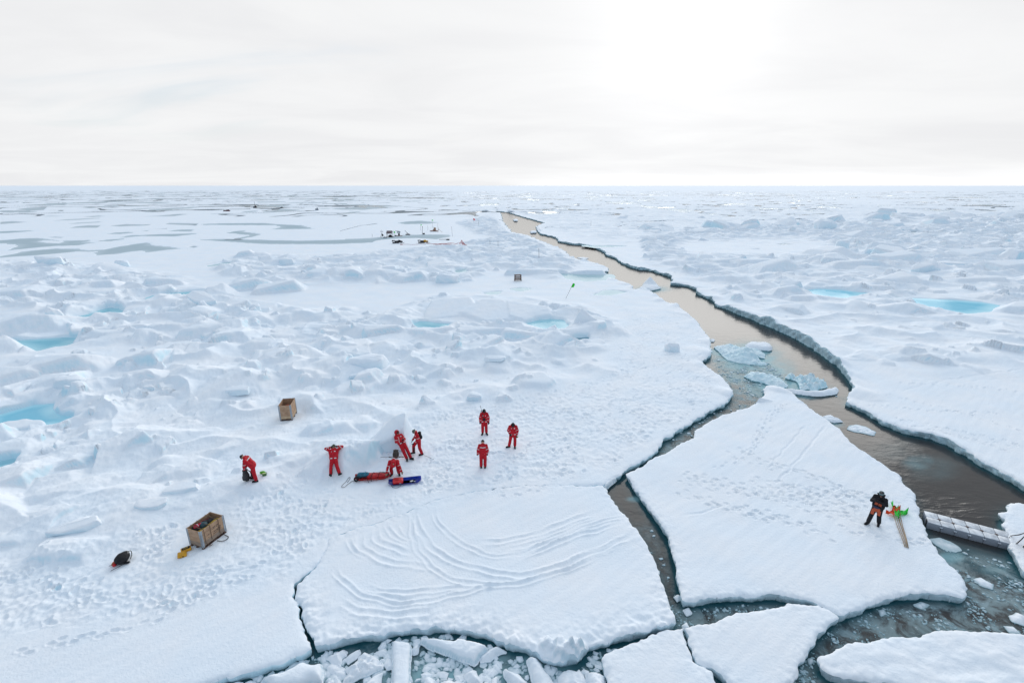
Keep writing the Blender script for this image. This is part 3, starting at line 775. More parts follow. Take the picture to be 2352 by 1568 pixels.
# ------------------------------------------------------------------ melt ponds: basins in the ice
PONDS = [
    ('blue', q1([(30, 1155), (150, 1146), (300, 1136), (430, 1128), (520, 1130), (490, 1165), (470, 1182), (380, 1190), (320, 1205), (270, 1218), (200, 1190), (100, 1165)]), 'turquoise melt pond under the drifts at the left edge, behind the wedge mounds'),
    ('blue', q1([(515, 990), (600, 970), (680, 940), (740, 925), (800, 930), (835, 945), (820, 975), (720, 985), (620, 995), (550, 1007)]), 'small rounded teal melt pond behind the tall wedge mound'),
    ('blue', q1([(1065, 853), (1120, 830), (1200, 822), (1350, 812), (1530, 810), (1440, 832), (1300, 837), (1180, 847), (1100, 858)]), 'narrow blue melt pond below a long drift ridge'),
    ('pale', q1([(1435, 640), (1530, 618), (1600, 610), (1540, 635)]), 'thin pale melt pond at the far rim of the rough ice'),
    ('bright', q4([(-60, 95), (0, 75), (100, 45), (190, 20), (290, 18), (285, 45), (330, 80), (400, 90), (380, 110), (320, 130), (260, 132), (180, 140), (60, 180), (-60, 190)]), 'bright blue melt pond around a thick ice slab at the left edge'),
    ('blue', q4([(-60, 345), (0, 333), (60, 322), (95, 325), (60, 350), (0, 368), (-60, 372)]), 'small blue melt pond cut by the left edge, below the bright blue one'),
    ('blue', q2([(500, 1035), (545, 1018), (620, 1022), (700, 1032), (770, 1036), (720, 1065), (660, 1090), (580, 1084), (530, 1067)]), 'light blue melt pond at the foot of three tilted plates'),
    ('blue', q2([(1280, 1032), (1350, 1010), (1440, 1000), (1520, 1008), (1552, 1045), (1520, 1078), (1430, 1078), (1370, 1060)]), 'light blue melt pond beside the pointed ice pyramid'),
    ('pale', q2([(1505, 693), (1700, 698), (1815, 703), (1815, 735), (1700, 745), (1560, 728)]), 'pale aqua melt pond in front of a long snow bank near the lead'),
    ('pale', q2([(1745, 835), (1800, 812), (1870, 806), (1940, 818), (1850, 838)]), 'pale grey melt pond near the mound on the left bank of the lead'),
    ('dark', q2([(1525, 1140), (1600, 1133), (1700, 1124), (1695, 1137), (1600, 1154), (1540, 1155)]), 'dark blue slit of open water below the ice pyramid'),
    ('pale', q2([(995, 826), (1040, 817), (1085, 816), (1075, 832), (1030, 838)]), 'small grey melt pond left of its larger neighbour on the smooth snow'),
    ('pale', q2([(1170, 798), (1230, 791), (1290, 796), (1240, 810)]), 'grey melt pond on the smooth snow behind the tilted plates'),
    ('pale', q2([(770, 692), (800, 667), (860, 660), (862, 682), (800, 692)]), 'pale green melt pond at the end of the far ridge'),
    ('bright', q3([(870, 806), (960, 796), (1100, 803), (1270, 825), (1180, 842), (1130, 854), (1020, 852), (920, 830)]), 'bright turquoise melt pond on the far side of the lead'),
    ('bright', q3([(1500, 858), (1700, 866), (1900, 874), (2060, 886), (2170, 908), (2100, 950), (1960, 962), (1800, 944), (1640, 908)]), 'vivid blue melt pond beneath the big drift at the right'),
    ('pale', q2([(1715, 503), (1830, 502), (1950, 505), (1850, 512), (1760, 511)]), 'thin pale melt pond by the right bank of the far lead'),
    ('grey', qf([(-200, 600), (0, 590), (180, 575), (330, 570), (380, 575), (540, 595), (480, 590), (400, 590), (330, 600), (420, 615), (560, 620), (600, 595), (800, 590), (830, 600), (720, 610), (870, 610), (700, 635), (500, 640), (300, 660), (90, 680), (170, 640), (160, 630), (0, 615), (-200, 612)]), 'wide grey melt pond with snow islands at the far left'),
    ('grey', qf([(-200, 742), (0, 736), (130, 715), (200, 695), (380, 675), (500, 668), (700, 670), (800, 685), (950, 675), (1080, 650), (1200, 630), (1330, 612), (1380, 618), (1380, 635), (1540, 650), (1650, 668), (1450, 685), (1360, 698), (1300, 682), (1200, 692), (1050, 715), (900, 725), (870, 705), (920, 690), (840, 692), (700, 692), (560, 707), (350, 725), (0, 747), (-200, 752)]), 'long winding grey melt pond in front of the wide one'),
    ('grey', q1([(1370, 462), (1500, 458), (1700, 462), (2050, 470), (2352, 462)]) + q2([(200, 456), (400, 440), (500, 430), (600, 424), (740, 429), (746, 440), (640, 462), (350, 476), (200, 482), (0, 490)]) + q1([(2100, 492), (1800, 490), (1500, 472)]), 'long grey green melt pond beside the snowmobiles'),
    ('grey', qf([(905, 598), (980, 585), (1120, 576), (1132, 582), (1000, 597)]), 'grey lens of meltwater between two longer ponds at the far left'),
    ('grey', qf([(975, 530), (1050, 520), (1180, 514), (1218, 520), (1100, 532)]), 'slim grey melt pond, leftmost of three in a row on the flat ice'),
    ('grey', qf([(1100, 563), (1200, 545), (1500, 534), (1780, 526), (1792, 532), (1600, 553), (1500, 552), (1300, 551), (1150, 563)]), 'long thin grey melt pond with a straight far bank'),
    ('grey', qf([(1550, 506), (1620, 494), (1760, 491), (1750, 508)]), 'short grey melt pond near the middle of the flat ice'),
    ('grey', q1([(1540, 416), (1600, 405), (1680, 398), (1650, 406), (1780, 425), (1720, 442), (1640, 457), (1600, 455), (1720, 432), (1600, 419)]), 'hooked grey melt pond joining the long one from behind'),
    ('grey', q1([(1370, 356), (1500, 351), (1800, 349), (1900, 358), (2050, 364), (2140, 388), (1860, 391), (1930, 375), (1880, 363), (1400, 361)]), 'crooked grey melt pond far behind the hooked one'),
    ('grey', q2([(390, 350), (450, 338), (550, 333), (670, 345), (600, 353), (450, 356)]), 'grey melt pond behind the instrument camp'),
    ('grey', qf([(-100, 512), (100, 504), (270, 501), (287, 507), (100, 521), (-100, 527)]), 'grey melt pond cut by the left edge, above the wide one'),
]
POND_W = []
wob = 1.0
for kind, poly, label in PONDS:
    poly = np.array(poly, float)
    hgt = poly[:, 1].max() - poly[:, 1].min()
    # densify and roughen the traced outline, then a basin with a short bank
    g = G(poly)
    w = window(g, 6.0)
    if w is None:
        POND_W.append(None); continue
    n_ = np.clip((Y[w] - 20) / 60, .4, 3.0)
    d = poly_sd(X[w], Y[w], g) + n_ * (.28 * perlin(X[w] / 2.5, Y[w] / 2.5, 51) + .10 * perlin(X[w] / .7, Y[w] / .7, 52) * fade(.7)[w[0]])
    bank = np.clip((Y[w] - 10) / 100, .22, .7) * (1.0 if kind != 'grey' else .5)
    cy_ = g[:, 1].mean()
    f2 = sstep(-2.6 * n_, -.1, d) * ((.30 if kind != 'bright' else .45) + .60 * sstep(cy_ + .6 * n_, cy_ - .6 * n_, Y[w]))
    H[w] = H[w] * (1 - f2) + np.minimum(H[w], .03 + .05 * perlin(X[w] / .9, Y[w] / .9, 53)) * f2
    f = sstep(-bank, bank * .6, d)
    H[w] = H[w] * (1 - f) + (-.34) * f
    BLUE[w] = np.maximum(BLUE[w], (0.22 if kind in ('blue', 'bright') else .08) * np.exp(-np.maximum(-d, 0) / (.5 * n_)) * (d < .3))
    POND_W.append((w, d))

# far away: frozen ponds, cracks and openings as patches of the ice sheet itself
PA = np.zeros((NR, NC), np.float32); LA = np.zeros((NR, NC), np.float32)
fm = sstep(220, 300, Y)
pn = perlin(X / 42, Y / 60, 61) + .5 * perlin(X / 15, Y / 22, 62)
dens = 0.46 - 0.20 * sstep(300, -500, X + .15 * Y) + .12 * perlin(X / 300, Y / 300, 63)
PA = np.maximum(PA, fm * sstep(dens - .04, dens + .04, pn) * .9)
cr = np.abs(perlin(X / 110 + .35 * perlin(X / 30, Y / 30, 64), Y / 75, 65))
cw = 0.036 + 0.00004 * Y
LA = np.maximum(LA, fm * sstep(cw * 1.6, cw * .7, cr) * (perlin(X / 90, Y / 90, 66) > -.35))
for pl_, wd in [([(-100, 493.5), (0, 492), (212, 487), (412, 483.5), (550, 479), (700, 478)], .45), (q2([(0, 400), (140, 365), (250, 352)]), .5), (q2([(1570, 388), (1660, 386), (1750, 390)]), .5), (q2([(1890, 346), (2100, 338), (2352, 328)]), .5), (q2([(1880, 380), (1930, 366), (2040, 372)]), .5), (q3([(540, 328), (820, 322), (1000, 318)]), .6), (q3([(250, 295), (420, 300), (640, 297)]), .5), (q2([(1400, 382), (1440, 376), (1500, 380)]), .5), (q2([(1060, 322), (1110, 330), (1150, 338), (1180, 326)]), .5), (q3([(100, 255), (500, 262), (700, 258)]), .5), (q2([(300, 270), (800, 268), (1060, 272)]), .4), (qf([(840, 330), (1650, 318), (2300, 303)]), .5), (qf([(0, 248), (500, 240), (1500, 218)]), .4)]:
    ar = np.array(pl_)
    r = np.where((PY[:, 0] > ar[:, 1].min() - 4) & (PY[:, 0] < ar[:, 1].max() + 4))[0]
    if len(r):
        s = (slice(r[0], r[-1] + 1), slice(0, NC))
        LA[s] = np.maximum(LA[s], sstep(wd * 1.6, wd * .6, line_sd(PX[s], PY[s] + .8 * perlin(X[s] / 12, Y[s] / 40, 67), pl_)))
for pl_ in [[(620, 475), (700, 460), (800, 452), (925, 452), (890, 472), (750, 473)], [(610, 440), (700, 428), (900, 418), (942, 422), (750, 433)], [(1000, 455), (1150, 440), (1300, 445), (1400, 440), (1350, 452), (1100, 461)], [(1510, 440), (1550, 430), (1700, 432), (1820, 434), (1800, 453)], [(0, 419), (100, 414), (242, 422), (100, 433), (0, 440)], [(750, 372), (900, 363), (967, 368), (850, 376)], [(470, 410), (600, 397), (900, 384), (922, 388), (700, 401)], [(140, 305), (250, 291), (432, 283), (400, 310), (280, 319)], [(0, 332), (150, 314), (292, 318), (100, 336)], [(740, 292), (850, 286), (942, 284), (850, 293)], [(810, 250), (900, 239), (992, 245), (900, 252)], [(1285, 502), (1370, 496), (1350, 504)], [(1400, 486), (1530, 478), (1532, 484)], [(430, 560), (500, 556), (582, 561), (560, 566)], [(1720, 650), (1770, 641), (1822, 648), (1780, 657)]]:
    PA = np.maximum(PA, pxmask(qf(pl_), 1.2))
for pl_ in [q3([(655, 490), (720, 484), (780, 494), (700, 499)]), q3([(475, 523), (540, 521), (550, 527)]), q3([(275, 469), (335, 468), (338, 473)]), q3([(1490, 412), (1600, 405), (1900, 415), (2300, 430), (1900, 432), (1600, 420)])]:
    PA = np.maximum(PA, .9 * pxmask(pl_, 1.0))
cr2 = np.abs(perlin(X / 170 + .3 * perlin(X / 24, Y / 24, 68), Y / 38, 69))
LA = np.maximum(LA, sstep(230, 300, Y) * sstep(.05, .022, cr2) * (perlin(X / 60, Y / 90, 70) > -.1))
PA *= sstep(2600, 900, Y); LA *= sstep(2200, 800, Y)
flat_ = np.maximum(sstep(.2, .6, PA), sstep(.2, .6, LA))
H = H * (1 - flat_) - .18 * flat_

# snow lip falls off at every broken edge of the field
NEARE = sstep(140, 40, Y)
wcr = window(G(C_TOP), 2.0)
NEARE[wcr] *= 1 - .8 * np.exp(-(line_sd(X[wcr], Y[wcr], [tuple(q) for q in G(C_TOP[1:])]) / .45) ** 2)
HRIM = H - NEARE * .09
H -= NEARE * (.07 * np.exp(-np.maximum(F_FIELD, 0) / .06) + .02 * np.exp(-np.maximum(F_FIELD, 0) / .5))


HG = HRIM + NEARE * .09


def ground(x, y):
    """height of the snow at a point"""
    t = x / (y * CP + CAM_H * SP)
    r = np.clip(np.searchsorted(GY, y) - 1, 0, NR - 2); c = np.clip(np.searchsorted(GT, t) - 1, 0, NC - 2)
    fr = (y - GY[r]) / (GY[r + 1] - GY[r]); fc = (t - GT[c]) / (GT[c + 1] - GT[c])
    return float((HG[r, c] * (1 - fc) + HG[r, c + 1] * fc) * (1 - fr) + (HG[r + 1, c] * (1 - fc) + HG[r + 1, c + 1] * fc) * fr)


def level(px, py, r, k=1.0):
    """tread the snow flat where something stands"""
    x, y = gnd(px, py)
    w = window(np.array([[x - 2.2 * r, y - 2.2 * r], [x + 2.2 * r, y + 2.2 * r]]), 0)
    if w is None:
        return
    d = np.hypot(X[w] - x, Y[w] - y)
    f = k * sstep(2.0 * r, r, d)
    g_ = ground(x, y) * .5 + 0.02 * perlin(X[w] / .3, Y[w] / .3, 71)
    for A_, dz in ((HG, 0.), (HRIM, -.09 * NEARE[w]), (H, 0.)):
        A_[w] = A_[w] * (1 - f) + f * (g_ + dz)


for a in [(475, 1235, 1.0), (660, 955, .9), (280, 1290, .5), (424, 1270, .5), (585, 1110, .7), (870, 1105, 1.3), (915, 1085, .9), (937, 1052, .6), (960, 1040, .6), (1113, 998, .5), (1178, 1026, .5), (1110, 1075, .5), (2010, 1203, .6), (1189, 644, 1.2), (895, 545, 8.0), (940, 556, 8.0), (1000, 532, 8.0), (1060, 565, 3.0)]:
    level(*a)


# ------------------------------------------------------------------ cut a piece of ice out of the grid
WALL = [(0.0, 0.0), (.06, .018), (.16, .02), (.28, .005), (.42, -.03), (.56, -.05), (.70, -.075), (.84, -.08), (1.0, .02)]


def cut_piece(Xa, Ya, Za, Fa, zlow=-0.62, attrs=None, wall_noise=.085, Zrim=None):
    """keep F>0, with an exact rim, and hang a rough wall from the rim"""
    nr, nc = Fa.shape
    ins = Fa > 0
    idx = np.arange(nr * nc).reshape(nr, nc)
    a, b, c, d = ins[:-1, :-1], ins[:-1, 1:], ins[1:, 1:], ins[1:, :-1]
    full = a & b & c & d
    mixed = (a | b | c | d) & ~full
    qi, qj = np.where(full)
    quads = np.stack([idx[qi, qj], idx[qi, qj + 1], idx[qi + 1, qj + 1], idx[qi + 1, qj]], 1)
    Vx, Vy, Vz, Ff = Xa.ravel(), Ya.ravel(), Za.ravel(), Fa.ravel()
    Vr = Vz if Zrim is None else Zrim.ravel()
    cut = {}
    cutl = []
    tris, segs = [], []

    def cp(i, j):
        key = (i, j) if i < j else (j, i)
        r = cut.get(key)
        if r is None:
            i, j = key
            t = Ff[i] / (Ff[i] - Ff[j])
            t = min(max(float(t), .03), .97)
            r = nr * nc + len(cutl)
            cut[key] = r
            hi_ = i if Ff[i] > 0 else j
            cutl.append((Vx[i] + t * (Vx[j] - Vx[i]), Vy[i] + t * (Vy[j] - Vy[i]), Vr[i] + t * (Vr[j] - Vr[i]), hi_))
        return r
    mi, mj = np.where(mixed)
    for i, j in zip(mi.tolist(), mj.tolist()):
        p0 = i * nc + j; p1 = p0 + 1; p3 = p0 + nc; p2 = p3 + 1
        for t in ((p0, p1, p2), (p0, p2, p3)):
            s = [bool(Ff[q] > 0) for q in t]
            n = s[0] + s[1] + s[2]
            if n == 3:
                tris.append(t)
            elif n == 1:
                q = s.index(True)
                A, B, C_ = t[q], t[(q + 1) % 3], t[(q + 2) % 3]
                e1, e2 = cp(A, B), cp(A, C_)
                tris.append((A, e1, e2)); segs.append((e1, e2))
            elif n == 2:
                q = s.index(False)
                A, B, C_ = t[q], t[(q + 1) % 3], t[(q + 2) % 3]
                e1, e2 = cp(A, B), cp(A, C_)
                tris.append((e1, B, C_)); tris.append((e1, C_, e2)); segs.append((e2, e1))
    verts = np.stack([Vx, Vy, Vz], 1).astype(np.float32)
    src = np.arange(nr * nc)
    if cutl:
        ca = np.array(cutl)
        verts = np.concatenate([verts, ca[:, :3].astype(np.float32)])
        src = np.concatenate([src, ca[:, 3].astype(int)])
        n0 = nr * nc; ncut = len(ca)
        sg = np.array(segs)
        # outward normals of the rim
        nrm = np.zeros((ncut, 2))
        ev = verts[sg[:, 1], :2] - verts[sg[:, 0], :2]
        on = np.stack([ev[:, 1], -ev[:, 0]], 1)
        for kcol in (0, 1):
            np.add.at(nrm, sg[:, kcol] - n0, on)
        nrm /= np.linalg.norm(nrm, axis=1)[:, None] + 1e-9
        top = ca[:, 2]
        xy = ca[:, :2]
        rings = []
        dist = np.hypot(xy[:, 0], xy[:, 1])
        amp = np.clip(dist / 30, .6, 1.4) * wall_noise
        for q, (fr, off) in enumerate(WALL):
            z = top + (zlow - top) * fr
            nz_ = perlin(xy[:, 0] / .7, xy[:, 1] / .7 + z * 2, 80) + .45 * perlin(xy[:, 0] / .25 + z * 2.5, xy[:, 1] / .25 - z * 2.5, 81)
            o = off + amp * nz_ * (fr < 1) * (fr > 0)
            rings.append(np.stack([xy[:, 0] + nrm[:, 0] * o, xy[:, 1] + nrm[:, 1] * o, z], 1))
        base = len(verts)
        verts = np.concatenate([verts] + [r.astype(np.float32) for r in rings])
        src = np.concatenate([src] + [ca[:, 3].astype(int)] * len(WALL))
        wq = []
        prev = sg - n0 + base
        for q in range(1, len(WALL)):
            cur = sg - n0 + base + q * ncut
            wq.append(np.stack([prev[:, 0], cur[:, 0], cur[:, 1], prev[:, 1]], 1))
            prev = cur
        quads = np.concatenate([quads] + wq)
    tris = np.array(tris, dtype=np.int64).reshape(-1, 3)
    used = np.zeros(len(verts), bool)
    used[quads.ravel()] = True
    if len(tris):
        used[tris.ravel()] = True
    remap = np.cumsum(used) - 1
    at = {n_: v.ravel()[src][used] for n_, v in (attrs or {}).items()}
    return verts[used], [remap[quads], remap[tris] if len(tris) else tris], at


v, f, at = cut_piece(X, Y, H, F_FIELD, attrs={'pond': PA, 'lead': LA, 'blue': BLUE}, Zrim=HRIM)
put('ice_field', np_mesh('ice_field', v, f, at), M_FIELD, kind='structure')


def floe(name, px, label, group, gap=.02, lump=.0, mat=None, dz=0., side=None):
    g = G(px)
    w = window(g, 1.5)
    f = poly_sd(X[w], Y[w], g) - EN[w] - gap
    e = np.maximum(f, 0)
    h = HRIM[w] + NEARE[w] * .09 + dz
    if lump:
        h = h + lump * np.exp(-e / .5) * (perlin(X[w] / .45, Y[w] / .45, 90) + .5 * perlin(X[w] / .17, Y[w] / .17, 91))
    if side is not None:
        h = h + side(X[w], Y[w], e)
    h = h + .035 * np.exp(-e / .25) * perlin(X[w] / .22, Y[w] / .22, 98)
    zr = h - .09 * NEARE[w]
    h = h - NEARE[w] * (.065 * np.exp(-e / .05) + .025 * np.exp(-e / .4))
    v, fc, _ = cut_piece(X[w], Y[w], h, f, Zrim=zr)
    o = put(name, np_mesh(name, v, fc), mat or M_FLOE)
    tag(o, label, 'ice floe', group)
    return o


def cen_side(x, y, e):
    m = sstep(17, 13.5, y) * np.exp(-e / .55)
    r = m * (.10 * perlin(x / .5, y / .5, 92) + .07 * perlin(x / .2, y / .2, 93) + .03)
    for px, py, s, hgt in [(1290, 1490, .32, .30), (1322, 1488, .22, .34), (1338, 1500, .2, .2), (1262, 1484, .25, .16), (1250, 1478, .2, .12), (1310, 1505, .25, .2), (1180, 1470, .2, .08)]:
        cx, cy = gnd(px, py)
        d = np.hypot(x - cx, y - cy) / s
        r = r + hgt * sstep(1.3, .5, d + .35 * perlin(x / .2, y / .2, 94))
    return r


floe('ice_floe', CEN_PX, 'white floe scored with curving sledge tracks, split off by a thin crack', 'ice floes along the lead', .02, .02, side=cen_side)
floe('ice_floe', RF_PX, 'large floe with footprints, on which the person in orange stands', 'ice floes along the lead', .02, .015)
floe('ice_floe', S1_PX, 'smooth wedge shaped floe touching the large floe, narrow end at the bottom', 'ice floes along the lead', .0, .012)
floe('ice_floe', S2_PX, 'smooth floe with lumpy rim beside the brash at the bottom edge', 'ice floes along the lead', .0, .03)
floe('ice_floe', S3_PX, 'rounded floe with uneven dimpled snow in the bottom right corner', 'ice floes along the lead', .0, .02, side=lambda x, y, e: sstep(0, 1, e) * (.06 * perlin(x / .9, y / .5, 95) + .02 * perlin(x / .3, y / .25, 96)))
floe('ice_floe', S4_PX, 'floe at the right edge where the grey pontoon ends', 'ice floes along the lead', .0, .02)

# ------------------------------------------------------------------ sea water in the lead and round the floes
fw = np.full((NR, NC), -5., np.float32)
fw[ws] = -F_FIELD[ws]
allowed = fw > -1.2
rr = np.where(allowed.any(1))[0]; cc = np.where(allowed.any(0))[0]
s = (slice(rr[0], rr[-1] + 1, 2), slice(cc[0], cc[-1] + 1, 2))
floes_sd = np.full((NR, NC), -9., np.float32)
for pxl in (CEN_PX, RF_PX, S1_PX, S2_PX, S3_PX, S4_PX):
    g = G(pxl); w = window(g, 2.0)
    floes_sd[w] = np.maximum(floes_sd[w], poly_sd(X[w], Y[w], g))
edge = np.minimum(np.maximum(fw, 0), np.maximum(-floes_sd, 0))
Zw = np.full((NR, NC), WZ, np.float32)
slush = np.maximum.reduce([pxmask(q6([(-150, 1080), (300, 1080), (1000, 1100), (1600, 1060), (1350, 760), (1700, 830), (2400, 900), (2400, 1400), (1600, 1290), (1000, 1330), (650, 1640), (-150, 1640)]), 16),
                           .95 * pxmask([(1630, 815), (1700, 790), (1800, 840), (1800, 870), (1770, 895), (1690, 945), (1570, 1010), (1500, 1048), (1480, 1040), (1560, 980), (1650, 930), (1680, 890)], 12),
                           .8 * pxmask([(200, 1640), (470, 1560), (700, 1480), (1000, 1430), (1350, 1480), (1560, 1420), (1520, 1480), (1400, 1640)], 10),
                           .9 * pxmask([(1535, 1350), (1575, 1380), (1600, 1480), (1560, 1450)], 6), .35 * pxmask([(1440, 1190), (1500, 1180), (1560, 1340), (1530, 1350)], 10), .5 * pxmask([(1800, 880), (1900, 890), (1950, 905), (1900, 900)], 6)])
teal = np.exp(-np.maximum(edge, 0) / np.clip(.16 + (Y - 14) / 260, .14, .5)) * .9
bot = pxmask([(200, 1640), (470, 1540), (720, 1470), (1000, 1420), (1380, 1470), (1570, 1400), (1600, 1480), (1400, 1640)], 14)
clear = np.maximum(bot, .9 * pxmask(q6([(1340, 700), (1860, 830), (1900, 1000), (1600, 900), (1450, 850)]), 12))
pale = np.zeros((NR, NC), np.float32)
for px, py, rx, ry, am in [(2115, 1048, 38, 18, .26), (2150, 1060, 60, 28, .10), (2060, 1020, 60, 25, .06), (1720, 812, 75, 34, .8), (1790, 838, 40, 26, .5), (1650, 800, 22, 10, .7), (1800, 880, 90, 24, .75), (1850, 885, 60, 20, .6), (1660, 1005, 40, 14, .55), (1580, 1030, 50, 14, .35), (1700, 850, 50, 26, .35), (2190, 1262, 30, 14, .55), (1500, 658, 40, 8, .6), (1915, 962, 26, 8, .4), (1010, 1530, 75, 44, .75), (1130, 1540, 60, 32, .6), (870, 1535, 30, 20, .4), (1240, 1510, 70, 28, .45), (640, 1545, 60, 20, .4), (1460, 1130, 20, 6, .4), (2290, 1290, 30, 10, .3), (2310, 1190, 14, 10, .3), (1100, 1490, 70, 16, .5)]:
    pale = np.maximum(pale, am * np.exp(-(((PX - px) / rx) ** 2 + ((PY - py) / ry) ** 2) ** 2))
pale *= np.clip(1 + .5 * perlin(X / .8, Y / .8, 97), .3, 1.2)
rip = np.exp(-(((PX - 2200) / 120) ** 2 + ((PY - 1165) / 38) ** 2))
v, f, at = cut_piece(X[s], Y[s], Zw[s], np.where(allowed, 1., -1.).astype(np.float32)[s], zlow=WZ - .01, attrs={'slush': slush[s], 'teal': teal[s], 'clear': clear[s], 'pale': pale[s], 'ripple': rip[s]}, wall_noise=0.)
put('sea_water', np_mesh('sea_water', v, f, at), M_WATER, kind='structure')
# pond water lies in its basin
for (kind, poly, label), pw in zip(PONDS, POND_W):
    if pw is None:
        continue
    w, d = pw
    fe = (d + np.clip((Y[w] - 20) / 40, .35, 2.5)).astype(np.float32)
    v, f, at = cut_piece(X[w], Y[w], np.full(d.shape, -.06, np.float32), fe, zlow=-.07, attrs={'depth': np.clip(d / np.clip(Y[w] / 40, .5, 2), 0, 1)}, wall_noise=0.)
    if len(v) > 3:
        o = put('melt_pond', np_mesh('melt_pond', v, f, at), {'blue': M_POND, 'bright': M_POND_BRIGHT, 'pale': M_POND_PALE, 'grey': M_POND_GREY, 'dark': M_POND_DARK}[kind], kind='structure')
        o['label'] = label
# ------------------------------------------------------------------ plain materials for the objects
def simple(name, col, rough=.6, metal=0., var=.15, scale=6., bump=0.0, spec=.4, stripes=None):
    m, k = new_mat(name)
    tcn = k.n('ShaderNodeTexCoord').outputs['Object']
    n1 = k.noise(tcn, scale, 4, .6)
    dark = tuple(c * (1 - var) for c in col); light = tuple(min(1, c * (1 + var)) for c in col)
    c = k.mix(k.ss(n1, .3, .7), C4(*dark), C4(*light))
    bs = k.n('ShaderNodeBsdfPrincipled', ins={'Base Color': c, 'Roughness': rough, 'Metallic': metal, 'Specular IOR Level': spec})
    if bump:
        bp = k.n('ShaderNodeBump', ins={'Strength': .6, 'Distance': bump, 'Height': k.noise(tcn, scale * 3, 4, .6)})
        k.put(bs.inputs['Normal'], bp.outputs[0])
    k.n('ShaderNodeOutputMaterial', ins={'Surface': bs.outputs[0]})
    return m


def wood(name, a, b):
    m, k = new_mat(name)
    tcn = k.n('ShaderNodeTexCoord').outputs['Object']
    mp = k.n('ShaderNodeMapping', ins={'Vector': tcn})
    mp.inputs['Scale'].default_value = (2.0, 2.0, 14.0)
    n1 = k.noise(mp.outputs[0], 2.2, 5, .65, .8)
    n2 = k.noise(tcn, 2.5, 3, .6)
    c = k.mix(k.ss(n1, .3, .7), C4(*a), C4(*b))
    c = k.mix(k.ss(n2, .4, .75, 0, .5), c, C4(a[0] * .55, a[1] * .5, a[2] * .5))
    bs = k.n('ShaderNodeBsdfPrincipled', ins={'Base Color': c, 'Roughness': .75})
    k.n('ShaderNodeOutputMaterial', ins={'Surface': bs.outputs[0]})
    return m


RED = simple('suit_red', (.46, .008, .018), .7, var=.22, scale=9, bump=.02, spec=.25)
RED2 = simple('red_tarp', (.48, .015, .02), .45, var=.35, scale=5, bump=.03)
BRED = simple('bright_red', (.62, .03, .03), .5, var=.2, scale=6)
ORANGE = simple('suit_orange', (.50, .11, .055), .75, var=.2, scale=9, bump=.02, spec=.2)
BLACK = simple('black_cloth', (.014, .014, .017), .75, var=.4, scale=8, bump=.02, spec=.25)
DARK = simple('dark_gear', (.03, .03, .034), .55, var=.5, scale=9)
NAVY = simple('navy_cloth', (.02, .025, .06), .7, var=.3)
BROWN = simple('brown_pack', (.07, .055, .045), .8, var=.5, scale=10, bump=.02)
SKIN = simple('skin', (.50, .27, .19), .55, var=.08)
WHITE = simple('white_tape', (.66, .66, .65), .5, var=.08)
GREYCAP = simple('grey_knit', (.10, .125, .11), .85, var=.3, scale=20)
TEALC = simple('teal_bag', (.02, .12, .17), .6, var=.35, scale=8, bump=.02)
CYAN = simple('cyan_tape', (.06, .35, .50), .5)
BLUE_ = simple('blue_plastic', (.008, .045, .40), .35, var=.3, scale=4)
YEL = simple('yellow_plastic', (.62, .30, .012), .45, var=.15)
OCHRE = simple('ochre_case', (.36, .23, .025), .55, var=.25)
GREENF = simple('flag_green', (.05, .80, .09), .7, var=.1)
ORANGEF = simple('flag_orange', (.85, .13, .03), .7, var=.1)
PINKF = simple('flag_pink', (.80, .08, .14), .7, var=.1)
BAMBOO = wood('bamboo', (.34, .23, .14), (.46, .36, .25))
PLANK = wood('crate_plank', (.34, .20, .115), (.50, .335, .22))
PLANK2 = wood('crate_weathered', (.24, .175, .13), (.34, .26, .20))
PINE = wood('pale_pine', (.46, .32, .19), (.58, .43, .28))
DWOOD = wood('dark_wood', (.09, .05, .035), (.16, .095, .07))
STEEL = simple('zinc_steel', (.34, .38, .42), .45, .6, var=.2)
STRAP = simple('strap_brown', (.20, .135, .095), .7)
def pontoon_mat():
    # grey plastic with frost and wet snow lying on whatever faces up
    m, k = new_mat('pontoon_grey')
    geo = k.n('ShaderNodeNewGeometry')
    nz = k.n('ShaderNodeSeparateXYZ', ins={0: geo.outputs['Normal']}).outputs[2]
    n1 = k.noise(geo.outputs['Position'], 3.5, 5, .65)
    plast = k.mix(n1, C4(.24, .265, .31), C4(.32, .345, .39))
    top = k.mix(k.ss(n1, .35, .65), C4(.44, .47, .51), C4(.72, .75, .78))
    col = k.mix(k.ss(k.math('ADD', nz, k.math('MULTIPLY', k.math('SUBTRACT', n1, .5), .4)), .55, .9), plast, top)
    bs = k.n('ShaderNodeBsdfPrincipled', ins={'Base Color': col, 'Roughness': .5})
    k.n('ShaderNodeOutputMaterial', ins={'Surface': bs.outputs[0]})
    return m


GREYP = pontoon_mat()
ROPE = simple('rope_grey', (.10, .09, .09), .8)
REDROPE = simple('cable_red', (.50, .10, .10), .7)
METAL = simple('dull_metal', (.30, .31, .33), .45, .5)
GLASS = simple('windshield', (.05, .055, .06), .1)
EYE = simple('eye', (.02, .015, .012), .2)
VIS = simple('visor_cloth', (.14, .22, .24), .6)


